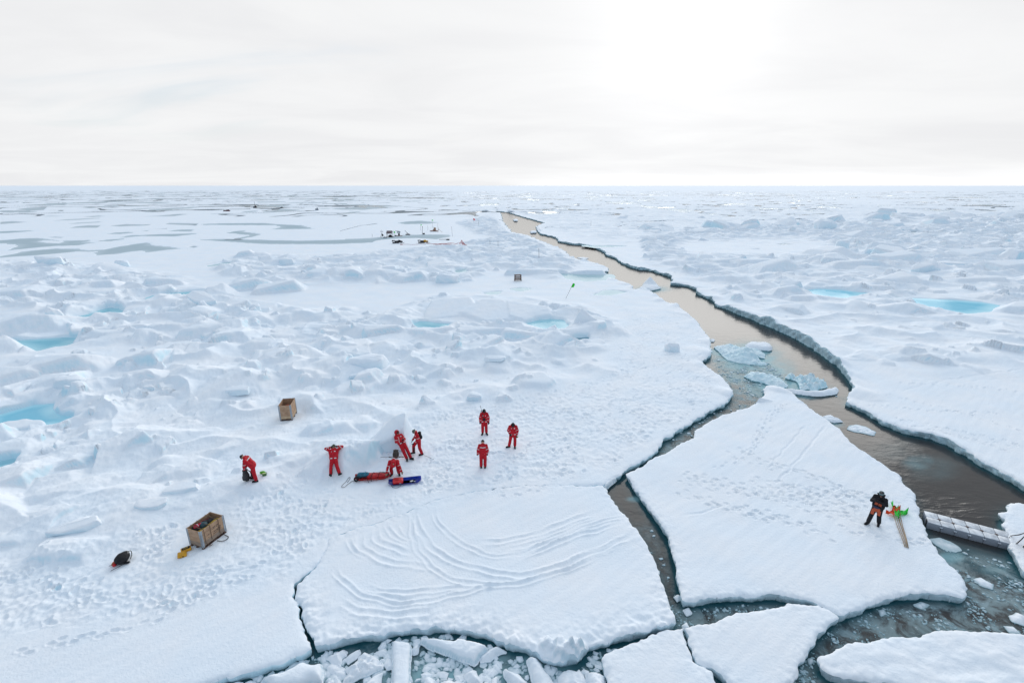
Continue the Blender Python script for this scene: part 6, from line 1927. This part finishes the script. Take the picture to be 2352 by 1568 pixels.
part('eye', simple('salmon', (.55, .2, .18), .8), hose2, lambda m_: tube(m_, [Vector((*gnd(922 + 3 * math.cos(t), 562 + .5 * math.sin(t)), ground(*gnd(922, 562)) + .05)) for t in range(7)], .05))


def snowmobile(label, px, py, rz, body, black):
    r_ = thing('snowmobile', label, 'snowmobile', spot(px, py), rz)
    bm = bmesh.new()
    capsule(bm, (.35, 0, .55), (1.15, 0, .48), .30, .20); capsule(bm, (.2, 0, .62), (.6, 0, .72), .25, .18)
    put('cowl', remesh('cowl', bm, .04, 2), body, r_)
    part('chassis', DARK, r_, lambda m_: box(m_, (.2, 0, .38), (2.2, .40, .30), bev=.1))
    part('track', BLACK, r_, lambda m_: [box(m_, (-.55, 0, .22), (1.9, .42, .34), bev=.14)])
    part('seat', DARK, r_, lambda m_: [box(m_, (-.35, 0, .62), (1.1, .34, .24), bev=.08), box(m_, (-.95, 0, .78), (.2, .3, .3), bev=.06)])
    part('windshield', GLASS, r_, lambda m_: box(m_, (.42, 0, .98), (.04, .5, .36), tilt=(0, RAD(-28)), bev=.01))
    part('handlebar', BLACK, r_, lambda m_: tube(m_, [(.1, -.36, .98), (.22, -.12, 1.02), (.22, .12, 1.02), (.1, .36, .98)], .03))
    for s_ in (-1, 1):
        part('ski', black, r_, lambda m_, s_=s_: ribbon(m_, [(.45, s_ * .42, .04), (1.35, s_ * .42, .04), (1.6, s_ * .42, .10), (1.72, s_ * .42, .22)], .14, .03))
        part('ski_strut', METAL, r_, lambda m_, s_=s_: tube(m_, [(.95, s_ * .2, .4), (.95, s_ * .42, .06)], .035))
    part('rack', BLACK, r_, lambda m_: [tube(m_, [(-1.45, s_ * .25, .5), (-1.5, s_ * .25, .85), (-1.0, s_ * .25, .8)], .035) for s_ in (-1, 1)])
    part('tail_box', METAL if body is not BLACK else DARK, r_, lambda m_: box(m_, (-1.35, 0, .7), (.5, .44, .3), bev=.04))
    return r_


snowmobile('black snowmobile in front of the grey pond, the left one', 914, 559, RAD(12), BLACK, DARK)
snowmobile('yellow and black snowmobile in front of the grey pond', 973, 558.5, RAD(4), YEL, BLACK)

s = spot(1189.5, 645)
q_ = thing('sawhorse', 'dark wooden trestle frame standing alone on the trodden snow', 'trestle', s, .15)
for sx in (-.5, .5):
    for sy in (-.3, .3):
        part('leg', DWOOD, q_, lambda m_, sx=sx, sy=sy: tube(m_, [(sx * 1.05, sy, 0), (sx * .95, sy, 1.05)], .05))
for z_ in (.28, .62, .98):
    part('rail', simple('grey_brown_wood', (.2, .15, .13), .8), q_, lambda m_, z_=z_: [box(m_, (0, -.32, z_), (1.15, .05, .16)), box(m_, (0, .32, z_), (1.15, .05, .12))], False)
part('top_board', DWOOD, q_, lambda m_: [box(m_, (0, 0, 1.0), (.5, .6, .06)), box(m_, (0, 0, .35), (.9, .5, .06))], False)

for px, py, sz, nm, lb, cat, mt in [(521, 485.5, (3.8, 1.2, 1.0), 'supply_heap', 'dark red heap of supplies far away on the flat ice', 'supplies', simple('maroon', (.10, .03, .035), .8)), (728, 483, (1.8, 1.4, 1.6), 'instrument_box', 'grey box far away on the ice left of the bright opening', 'box', simple('grey_box', (.25, .28, .32), .6)), (586, 477.5, (2.2, 1.4, 1.6), 'equipment_sledge', 'small grey sledge with a mast far away by the dark crack', 'sledge', DARK), (647, 477.5, (1.6, 1.2, 1.0), 'equipment_sledge', 'tiny dark sledge far away, right of the one with the mast', 'sledge', DARK)]:
    q_ = thing(nm, lb, cat, spot(px, py))
    part('load', mt, q_, lambda m_: [box(m_, (0, 0, sz[2] * .3), (sz[0], sz[1], sz[2] * .6), bev=.1), blob(m_, (sz[0] * .2, 0, sz[2] * .6), (sz[0] * .3, sz[1] * .4, sz[2] * .4), 2, .3, 2)])
    if 'mast' in lb and 'right' not in lb:
        part('mast', DARK, q_, lambda m_: tube(m_, [(0, 0, 0), (0, 0, 4.5)], .10))
# ------------------------------------------------------------------ blocks of ice standing on the snow, one by one
def ice_block(label, px, py, w, d, h, rz, tx=0., ty=0., seed=0, top=.72, sink=.12, pts=None, mat=None, rough=1.0):
    q = random.Random(seed + 100)
    x, y = gnd(px, py)
    bm = bmesh.new()
    if pts is None:
        n = 7
        a0 = q.uniform(0, 6)
        pts = []
        for lay, (zz, sc) in enumerate(((0, 1.0), (h * .8, .93), (h, top))):
            for i in range(n):
                a = a0 + 6.283 * i / n
                ca, sa = math.cos(a), math.sin(a)
                m_ = 1 / max(abs(ca) * 1.0, abs(sa) * 1.0)
                m_ = min(m_, 1.22) * q.uniform(.74, 1.05) * sc
                pts.append((ca * w / 2 * m_, sa * d / 2 * m_, zz * q.uniform(.80, 1.08)))
    for p in pts:
        bm.verts.new(p)
    r = bmesh.ops.convex_hull(bm, input=bm.verts[:])
    loose = [v for v in bm.verts if not v.link_faces]
    bmesh.ops.delete(bm, geom=loose, context='VERTS')
    bmesh.ops.bevel(bm, geom=bm.edges[:], offset=min(w, d, h) * .07, segments=2, affect='EDGES', profile=.55, clamp_overlap=True)
    for _ in range(2):
        bmesh.ops.subdivide_edges(bm, edges=[e for e in bm.edges if e.calc_length() > max(w, d) * .05], cuts=1, use_grid_fill=True)
    bmesh.ops.triangulate(bm, faces=bm.faces[:])
    sz = min(w, d, h)
    bm.normal_update()
    for v in bm.verts:
        c = v.co
        v.co = c + v.normal * rough * (sz * .10 * mnoise.noise(c * 1.6 / sz + Vector((seed, 0, 0))) + sz * .045 * mnoise.noise(c * 5 / sz + Vector((0, seed, 0))))
    bmesh.ops.smooth_vert(bm, verts=bm.verts[:], factor=.4, use_axis_x=True, use_axis_y=True, use_axis_z=True)
    o = put('ice_block', mesh('ice_block', bm), mat or M_BLOCK, None, (x, y, ground(x, y) - (sink + .16) * h), None)
    o.rotation_euler = (tx, ty, rz)
    tag(o, label, 'ice block', 'ice blocks standing in the rough ice')
    return o


ice_block('rounded snow covered block right of centre of the rubble, with a sheer right face', 850, 850, 4.0, 2.4, 1.5, .15, .0, -.08, 1)
x, y = gnd(1350, 748)
ice_block('pointed pyramid of ice beside a light blue pond', 1345, 752, 4.2, 2.2, 2.2, .0, 0, 0, 2, pts=[(-1.9, -.9, 0), (2.6, -.9, 0), (2.2, .9, 0), (-1.6, .9, 0), (-.55, .0, 2.35), (-.2, .15, 2.2), (-1.5, -.2, .9), (1.6, 0, .55)], sink=.1)
ice_block('flat pale slab tipped toward the right with a blue gap under its front', 468, 706, 4.0, 2.6, .65, -.5, .18, .30, 3, top=.92, sink=-.9)
ice_block('thick ice slab lying in the bright blue pond at the left edge', 38, 990, 3.9, 1.5, .85, .28, .05, .04, 4, top=.86, sink=.12)
ice_block('long low slab with a blue shadow line, behind the black rucksack', 172, 1222, 2.2, .75, .32, .33, .12, -.05, 5, top=.9, sink=.0)
ice_block('thin flat plate lying on the trodden snow in the middle of the field', 1137, 842, 2.2, .9, .30, .02, .1, .02, 6, top=.9, sink=-.1)
ice_block('rounded fin of blue ice at the left bank of the lead', 1545, 806, 1.7, .9, 1.1, -.55, .0, -.25, 7, top=.45, sink=.1)
ice_block('box shaped block at the far left rim of the rough ice', 118, 616, 5.0, 2.6, 1.5, .05, .0, .02, 8, top=.9, sink=.1)
ice_block('small cube of ice right of the box shaped block at the rim', 281, 612, 2.6, 2.0, 1.7, .1, .0, .05, 9, top=.75, sink=.1)
ice_block('large cube of ice far off on the right, taller than the row beside it', 1893, 531, 8.0, 5.0, 4.2, .05, .0, .02, 10, top=.8, sink=.1)
ice_block('pale upright block at the right end of the smooth patch', 1930, 578, 3.6, 2.4, 2.5, .1, 0, .06, 11, top=.8, sink=.1)
ice_block('leaning blue block between two drifts on the right', 1998, 585, 3.2, 1.8, 1.3, -.3, .1, .25, 12, top=.8, sink=.05)
ice_block('slanting slab on the near edge of the right hand ridges', 1815, 664, 3.8, 2.4, 1.1, .25, .05, -.18, 13, top=.8, sink=.05)
ice_block('wedge shaped blue block in the middle of the right hand ridges', 2124, 628, 4.6, 2.6, 1.9, -.15, .0, -.32, 14, top=.7, sink=.1)
ice_block('flat topped block right of the wedge shaped blue one', 2182, 612, 6.0, 3.2, 1.3, .05, .0, .03, 15, top=.85, sink=.05)
ice_block('jagged block beside the low flat one in the right hand ridges', 2052, 610, 3.0, 2.0, 1.2, .4, .1, .1, 16, top=.7, sink=.05)
ice_block('small block with a snow cap left of the smooth snow field', 587, 722, 1.5, 1.1, 1.1, .2, 0, 0, 17, top=.7, sink=.05)
ice_block('triangular block behind the person leaning back', 893, 1024, 1.9, 1.3, 1.5, .2, .05, -.05, 18, sink=.02, pts=[(a_ * 1.25, b_ * 1.2, c_ * 1.12) for a_, b_, c_ in [(-1.25, -.7, .05), (1.0, -.75, 0), (1.25, .8, 0), (-1.0, .8, 0), (.85, -.45, 1.25), (1.05, .5, 1.75), (.3, .5, 1.5), (-1.15, -.6, .35), (.35, -.65, .95)]])
ice_block('upright blue chip among the rubble left of the rounded block', 815, 876, .9, .6, .4, .3, .15, .1, 19, top=.7, sink=.0)
ice_block('cracked block with a blue cleft at the left, above the bright blue pond', 165, 898, 2.4, 1.4, .95, .3, .1, .05, 20, top=.75, sink=.1)
ice_block('tall thin sail of ice in the left rubble', 138, 738, 1.7, 1.1, 2.0, .5, .0, -.3, 21, top=.45, sink=.1)
ice_block('low block with an icy front, left of the smaller crate', 548, 912, 1.8, 1.0, .5, .12, .08, .0, 22, top=.85, sink=.0)
ice_block('small angular block right of the smaller crate', 1090, 918, 1.4, .9, .55, -.1, .05, .1, 23, top=.7, sink=.05)
ice_block('pale block left of the tall ridge below the camp', 660, 608, 3.4, 2.2, 1.5, .1, .05, .1, 24, top=.7, sink=.05)
ice_block('pair sized drifted block in the ridge below the camp', 1030, 648, 4.5, 2.4, 1.6, .1, .0, .12, 25, top=.75, sink=.05)
ice_block('low tilted plate just left of the stooping person', 352, 1172, 1.6, .8, .28, .25, .12, .05, 26, top=.9, sink=.0)
ice_block('broad low plate with a thin blue edge, left of the long crate', 420, 1132, 1.9, .9, .26, .2, .1, -.05, 27, top=.9, sink=.0)
ice_block('blue faced block at the foot of the large drift at the left', 345, 905, .8, .5, .45, .3, .1, .1, 28, top=.8, sink=.0)


# ------------------------------------------------------------------ pieces of ice afloat
def q7(pts): return [(441 + x * .2031, 1414.9 + y * .2031) for x, y in pts]
def q8(pts): return [(900.4 + x * .2031, 1414.9 + y * .2031) for x, y in pts]
def q9(pts): return [(1506.8 + x * .1953, 735 + y * .1953) for x, y in pts]


def float_ice(label, px, ztop=.0, lump=.05, lsize=.3, tilt=(0, 0), edge=.12, mat=None, cat='ice chunk', group='ice floating in the open water', peak=None, grow=0.):
    g = G(px, WZ + ztop)
    lo_, hi_ = g.min(0) - .3, g.max(0) + .3
    ext = max(hi_ - lo_)
    dist = math.hypot(*g.mean(0))
    res = max(.022, min(ext / 26, .05 * dist / 20), ext / 110)
    xs_ = np.arange(lo_[0], hi_[0], res); ys_ = np.arange(lo_[1], hi_[1], res)
    gx, gy = np.meshgrid(xs_.astype(np.float32), ys_.astype(np.float32))
    sc = max(.5, dist / 20)
    seed = len(label)
    f = poly_sd(gx, gy, g) + grow + sc * (.03 * perlin(gx / (.35 * sc), gy / (.35 * sc), 101) + .012 * perlin(gx / (.12 * sc), gy / (.12 * sc), 102))
    e = np.maximum(f, 0)
    c = g.mean(0)
    h = ztop * (1 - np.exp(-e / edge) * .75) + tilt[0] * (gx - c[0]) + tilt[1] * (gy - c[1])
    h = h + lump * (1 - np.exp(-e / .1)) * (perlin(gx / lsize + seed, gy / lsize, 103) + .5 * perlin(gx / (lsize * .4), gy / (lsize * .4), 104) + .25 * perlin(gx / (lsize * .17), gy / (lsize * .17), 105))
    for (ppx, ppy, rad, ph) in (peak or []):
        cx, cy = gnd(ppx, ppy, WZ + .3)
        dd = np.hypot(gx - cx, gy - cy)
        h = h + ph * np.maximum(0, 1 - dd / rad) ** 1.3
    h = np.maximum(h, .025)
    v, fc, _ = cut_piece(gx, gy, WZ + h, f, zlow=WZ - .12, wall_noise=.03)
    if not len(v):
        return
    # give the piece an origin of its own
    ctr = np.array([c[0], c[1], WZ])
    o = put('ice_chunk', np_mesh('ice_chunk', v - ctr, fc), mat or M_FLOE, None, tuple(ctr))
    tag(o, label, cat, group)


BR = 'broken ice between the floes at the bottom edge'
float_ice('big flat topped block with a thick shaded front, left in the brash', q7([(760, 655), (870, 600), (1050, 560), (1200, 480), (1260, 460), (1350, 490), (1465, 475), (1480, 600), (1470, 690), (1330, 690), (1200, 755), (1000, 790), (880, 770), (800, 700)]), .46, .02, .6, (0, .05), .10, group=BR)
float_ice('pale slab wedged under the snow edge at the left end of the brash', q7([(580, 610), (760, 540), (860, 490), (950, 485), (930, 540), (850, 590), (700, 640), (660, 660)]), .2, .03, .3, group=BR)
float_ice('round pillow of ice at the left end of the brash', q7([(590, 690), (640, 670), (700, 680), (740, 740), (720, 800), (580, 800)]), .3, .02, .4, edge=.2, group=BR)
float_ice('leftmost angular block of the brash at the bottom edge', q7([(330, 720), (440, 710), (520, 680), (570, 690), (560, 800), (330, 820)]), .28, .04, .3, group=BR)
float_ice('small round block between the pillow and the flat topped block', q7([(740, 720), (800, 695), (850, 710), (880, 760), (800, 820), (740, 800)]), .3, .03, .3, edge=.2, group=BR)
float_ice('hook shaped chunk right of the flat topped block', q7([(1510, 430), (1560, 390), (1640, 360), (1700, 325), (1750, 350), (1740, 390), (1690, 420), (1680, 480), (1640, 500), (1560, 470)]), .3, .06, .22, group=BR)
float_ice('knobbly round chunk below the hook shaped one', q7([(1515, 530), (1580, 475), (1640, 500), (1650, 550), (1590, 600), (1530, 590)]), .28, .06, .2, edge=.15, group=BR)
float_ice('oblong chunk pointing up right beside the hook shaped one', q7([(1725, 430), (1800, 370), (1890, 325), (1905, 370), (1850, 430), (1760, 490)]), .26, .05, .25, group=BR)
float_ice('large crumbly mass of ice left of the upright slab', q7([(1700, 700), (1720, 640), (1760, 600), (1720, 540), (1800, 500), (1870, 440), (1880, 390), (1960, 360), (2050, 400), (2110, 440), (2090, 500), (2160, 480), (2150, 530), (2000, 610), (1850, 660), (1730, 735)]), .32, .13, .22, group=BR)
float_ice('little heart shaped chunk under the crumbly mass', q7([(1605, 610), (1690, 565), (1740, 600), (1730, 650), (1660, 665)]), .18, .04, .2, group=BR)
float_ice('ragged chunk between the crumbly mass and the upright slab', q7([(2050, 385), (2180, 320), (2215, 370), (2140, 415)]), .2, .08, .15, group=BR)
float_ice('pointed chip standing near the top of the brash', q7([(2105, 290), (2180, 225), (2195, 280), (2130, 335)]), .3, .05, .2, (.2, .2), group=BR)
float_ice('rounded chunk touching the left side of the upright slab', q7([(2165, 500), (2200, 420), (2250, 440), (2260, 540), (2200, 560)]), .26, .05, .2, edge=.15, group=BR)
float_ice('smooth triangular block at the bottom edge left of the upright slab', q7([(1930, 730), (2050, 625), (2150, 585), (2110, 770), (1950, 820)]), .3, .02, .4, (-.05, .1), group=BR)
float_ice('upright rectangular slab reaching the bottom edge', q8([(-5, 245), (60, 240), (200, 262), (212, 300), (205, 500), (203, 850), (-8, 850), (-2, 480)]), .34, .012, .4, edge=.05, group=BR)
float_ice('slender finger of ice at the bottom edge', q7([(1500, 770), (1550, 680), (1572, 735), (1545, 810)]), .2, .03, .2, group=BR)
float_ice('small flat chunk cut by the bottom edge', q7([(1290, 760), (1430, 705), (1480, 730), (1430, 800), (1300, 810)]), .15, .03, .2, group=BR)
float_ice('long tapering slab with a blue underside in the middle of the brash', q8([(310, 230), (330, 205), (520, 215), (700, 240), (740, 205), (860, 235), (950, 245), (1060, 280), (1080, 310), (1010, 380), (960, 450), (930, 470), (780, 430), (600, 360), (420, 300)]), .42, .03, .35, (0, .06), .06, group=BR)
float_ice('broken end of the long tapering slab', q8([(1090, 320), (1200, 285), (1295, 350), (1220, 370), (1160, 400), (1110, 450), (1000, 465), (990, 405), (1070, 350)]), .32, .07, .25, group=BR)
float_ice('crumbly lump right of the upright slab', q8([(215, 340), (280, 255), (305, 300), (290, 380), (240, 390)]), .24, .08, .15, group=BR)
float_ice('four sided block in the pale water at the middle of the bottom edge', q8([(810, 610), (900, 550), (950, 560), (1000, 680), (1000, 710), (930, 720), (850, 690)]), .3, .05, .3, group=BR)
float_ice('smooth oblong block left of the leaning slab', q8([(1260, 560), (1285, 525), (1330, 565), (1440, 590), (1550, 690), (1555, 770), (1420, 800), (1330, 700), (1270, 620)]), .4, .03, .35, (-.1, .05), group=BR)
float_ice('leaning slab running down to the bottom edge', q8([(1520, 430), (1560, 405), (1640, 420), (1700, 500), (1780, 590), (1870, 700), (1850, 850), (1610, 850), (1600, 700), (1560, 560)]), .42, .03, .35, (-.05, .08), group=BR)
float_ice('high rounded lump under the knobbly corner of the scored floe', q8([(1880, 600), (1930, 540), (2000, 520), (2080, 540), (2120, 500), (2170, 580), (2200, 650), (2190, 850), (1880, 850)]), .5, .06, .3, edge=.18, group=BR)
float_ice('snowy lump against the left tip of the smooth bottom floe', q8([(2190, 575), (2260, 550), (2350, 570), (2420, 600), (2420, 850), (2205, 850), (2205, 650)]), .45, .06, .3, edge=.15, group=BR)
float_ice('half sunk chunk left of the smooth oblong block', q8([(1125, 530), (1180, 510), (1230, 560), (1250, 620), (1180, 600)]), .15, .05, .2, group=BR)
float_ice('square block with a flat top at the bottom edge right of the upright slab', q8([(345, 655), (430, 640), (480, 670), (500, 780), (350, 830)]), .32, .03, .3, edge=.07, group=BR)
float_ice('wide lumpy block at the bottom edge in pale water', q8([(550, 690), (640, 660), (700, 690), (800, 750), (800, 840), (540, 840)]), .32, .05, .25, edge=.12, group=BR)
float_ice('splinter of ice above the wide lumpy block', q8([(495, 645), (540, 605), (615, 600), (600, 635), (540, 665)]), .14, .03, .15, group=BR)
float_ice('small upright brick of ice at the bottom edge', q8([(1115, 665), (1200, 645), (1205, 780), (1105, 800)]), .32, .02, .3, edge=.05, group=BR)
float_ice('tiny chip right of the wide lumpy block', q8([(785, 695), (840, 675), (865, 710), (805, 730)]), .14, .03, .15, group=BR)
LD = 'ice pieces drifting in the lead'
float_ice('peaked blue ice hump half awash in the lead', q9([(680, 300), (780, 280), (900, 280), (1000, 305), (1080, 300), (1200, 330), (1300, 390), (1270, 430), (1190, 425), (1250, 470), (1320, 492), (1240, 512), (1100, 498), (980, 482), (850, 450), (790, 400)]), .24, .20, .45, (0, .02), .4, M_WETICE, group=LD, peak=[(1717, 812, 1.5, .75), (1700, 820, 1.0, .3)])
float_ice('smooth oblong ice cake behind the peaked blue hump', q9([(1050, 260), (1100, 235), (1200, 240), (1290, 230), (1360, 258), (1380, 300), (1330, 320), (1200, 308), (1080, 290)]), .5, .06, .5, edge=.18, group=LD)
float_ice('long rounded ridge of wet ice, left part of the ragged raft in the lead', q9([(1040, 620), (1110, 580), (1250, 590), (1350, 620), (1450, 650), (1560, 720), (1540, 750), (1430, 760), (1250, 690), (1130, 670)]), .42, .18, .4, edge=.25, mat=M_WETICE, group=LD)
float_ice('heap of ice rubble on the ragged raft in the lead', q9([(1520, 640), (1560, 600), (1680, 640), (1760, 620), (1850, 615), (1900, 665), (1990, 690), (2030, 745), (1900, 785), (1700, 775), (1690, 720), (1650, 670)]), .42, .40, .38, edge=.2, mat=M_WETICE, group=LD)
float_ice('curved white tongue along the front of the ragged raft', q9([(1490, 770), (1600, 778), (1800, 805), (1960, 793), (2100, 758), (2155, 775), (2145, 820), (2000, 850), (1850, 852), (1650, 826)]), .40, .06, .5, edge=.2, group=LD)
float_ice('small cake of ice along the right flank of the large floe', q9([(1960, 1110), (2050, 1095), (2150, 1140), (2200, 1170), (2100, 1182), (2000, 1150)]), .22, .06, .3, group=LD)
float_ice('lone ball of ice near the left bank of the lead', q9([(640, 210), (665, 203), (690, 210), (690, 235), (650, 240)]), .25, .03, .3, edge=.2, group=LD)
float_ice('rotting pancake of slush beside the large floe, right of the small cake', [(1950, 976), (1965, 972), (1990, 978), (2012, 990), (2008, 998), (1985, 994), (1960, 989), (1946, 984)], .08, .06, .2, group=LD)
float_ice('cushion of snow on an undercut base in the far lead', q2([(2055, 770), (2090, 740), (2150, 745), (2200, 775), (2130, 790), (2060, 788)]), .6, .08, 1.2, edge=.5, mat=M_FLOE, group=LD, peak=[(1492, 653, 1.6, 1.0)])
float_ice('flat piece in the narrow far end of the lead', q2([(1300, 402), (1320, 398), (1342, 401), (1345, 409), (1305, 411)]), .5, .05, .8, group=LD)
float_ice('tiny floe at the very far end of the lead', q2([(1183, 322), (1200, 318), (1217, 321), (1215, 330), (1190, 330)]), .6, .05, .8, group=LD)
float_ice('small block hugging the right bank at the far bend', q2([(1345, 372), (1372, 370), (1385, 385), (1380, 396), (1352, 394)]), .8, .1, .8, group=LD)
float_ice('dark edged sliver in the middle of the far lead', q2([(1622, 583), (1660, 580), (1700, 586), (1688, 593), (1640, 590)]), .12, .02, .5, group=LD)
float_ice('wedge of ice wedged at the corner where three floes meet', q5([(1452, 470), (1480, 440), (1520, 415), (1536, 420), (1510, 445), (1475, 468)]), .40, .02, .3, edge=.05, group=LD)
SL = 'ice pieces in the slush by the large floe'
float_ice('pale oval cake awash next to the pontoon', q6([(1390, 765), (1440, 757), (1500, 780), (1550, 808), (1566, 830), (1530, 842), (1460, 822), (1405, 790)]), .05, .015, .3, edge=.2, group=SL)
float_ice('flat white piece in the slush right of the large floe', q6([(1630, 985), (1670, 975), (1740, 1012), (1735, 1040), (1665, 1018)]), .10, .03, .2, group=SL)
float_ice('rounded white piece at the right edge above the bottom right floe', q6([(1830, 1185), (1870, 1165), (1925, 1190), (1915, 1235), (1850, 1215)]), .14, .04, .2, group=SL)
float_ice('long thin piece just above the bottom right floe', q6([(1795, 1240), (1850, 1245), (1895, 1285), (1830, 1275)]), .10, .03, .2, group=SL)
float_ice('feathery white patch under the front edge of the large floe', q6([(1290, 1130), (1340, 1112), (1385, 1128), (1340, 1150)]), .07, .05, .12, group=SL)
float_ice('small white chunk at the tip of the bottom right floe', q6([(890, 1528), (930, 1518), (970, 1545), (940, 1562)]), .2, .04, .2, group=SL)
float_ice('white chunk in the channel between the scored floe and the large floe', q6([(18, 1142), (50, 1130), (68, 1158), (40, 1176)]), .24, .05, .2, group=SL)
float_ice('white chunk wedged above the crack between the two bottom floes', q6([(12, 1222), (40, 1208), (58, 1243), (28, 1256)]), .3, .05, .2, group=SL)
float_ice('rough white chunk in the channel near the lower corner of the scored floe', q5([(1850, 1075), (1880, 1062), (1897, 1085), (1870, 1105)]), .18, .06, .15, group=SL)
float_ice('fluffy white bit in slush between wedge floe and large floe', q6([(1105, 1160), (1130, 1150), (1145, 1178), (1115, 1190)]), .08, .05, .12, group=SL)
float_ice('pale lump left of the tip of the bottom right floe', q6([(712, 1425), (735, 1415), (742, 1440), (720, 1452)]), .10, .04, .15, group=SL)

# ------------------------------------------------------------------ the countless bits of brash
vs, fs = [], []
ico = bmesh.new(); bmesh.ops.create_icosphere(ico, subdivisions=1, radius=1.0)
iv = np.array([v.co[:] for v in ico.verts]); ifc = np.array([[v.index for v in f.verts] for f in ico.faces]); ico.free()
cnt = 0; tries = 0
rg2 = np.random.default_rng(5)
while cnt < 4600 and tries < 90000:
    tries += 1
    px, py = rg2.uniform(430, 2400), rg2.uniform(790, 1640)
    if rg2.random() < .06:
        px, py = rg2.normal(1770, 60), rg2.normal(860, 26)
    elif rg2.random() < .10:
        px, py = rg2.uniform(460, 1400), rg2.uniform(1440, 1640)
    if py < 1060 and (px < 1480 or px > 1960):
        continue
    x, y = gnd(px, py, WZ)
    t = x / (y * CP + CAM_H * SP)
    r = int(np.searchsorted(GY, y)); c = int(np.searchsorted(GT, t))
    if r <= 0 or r >= NR or c <= 0 or c >= NC:
        continue
    if F_FIELD[r, c] > -.04 or floes_sd[r, c] > -.04 or rg2.random() > slush[r, c] ** 1.5 * max(0, .35 + 1.2 * perlin(np.array([x / .9]), np.array([y / .9]), 120)[0]):
        continue
    k_ = min(1, y / 26) * .10 * rg2.random() ** 2.6 + .022
    if py > 1440 and px < 1420:
        k_ = .03 + .14 * rg2.random() ** 2.2
    sc = np.array([rg2.uniform(.7, 1.4), rg2.uniform(.6, 1.2), rg2.uniform(.3, .6)]) * k_
    v = iv * (1 + rg2.normal(0, .22, (len(iv), 1))) * sc
    a = rg2.uniform(0, 6.3)
    v = np.stack([v[:, 0] * math.cos(a) - v[:, 1] * math.sin(a), v[:, 0] * math.sin(a) + v[:, 1] * math.cos(a), v[:, 2]], 1) + np.array([x, y, WZ + k_ * .08])
    fs.append(ifc + len(vs) * len(iv)); vs.append(v)
    cnt += 1
put('brash_ice', np_mesh('brash_ice', np.concatenate(vs), [np.concatenate(fs)], smooth=False), M_FLOE, kind='stuff', label='countless small bits of white brash ice floating in the slush', category='brash ice')
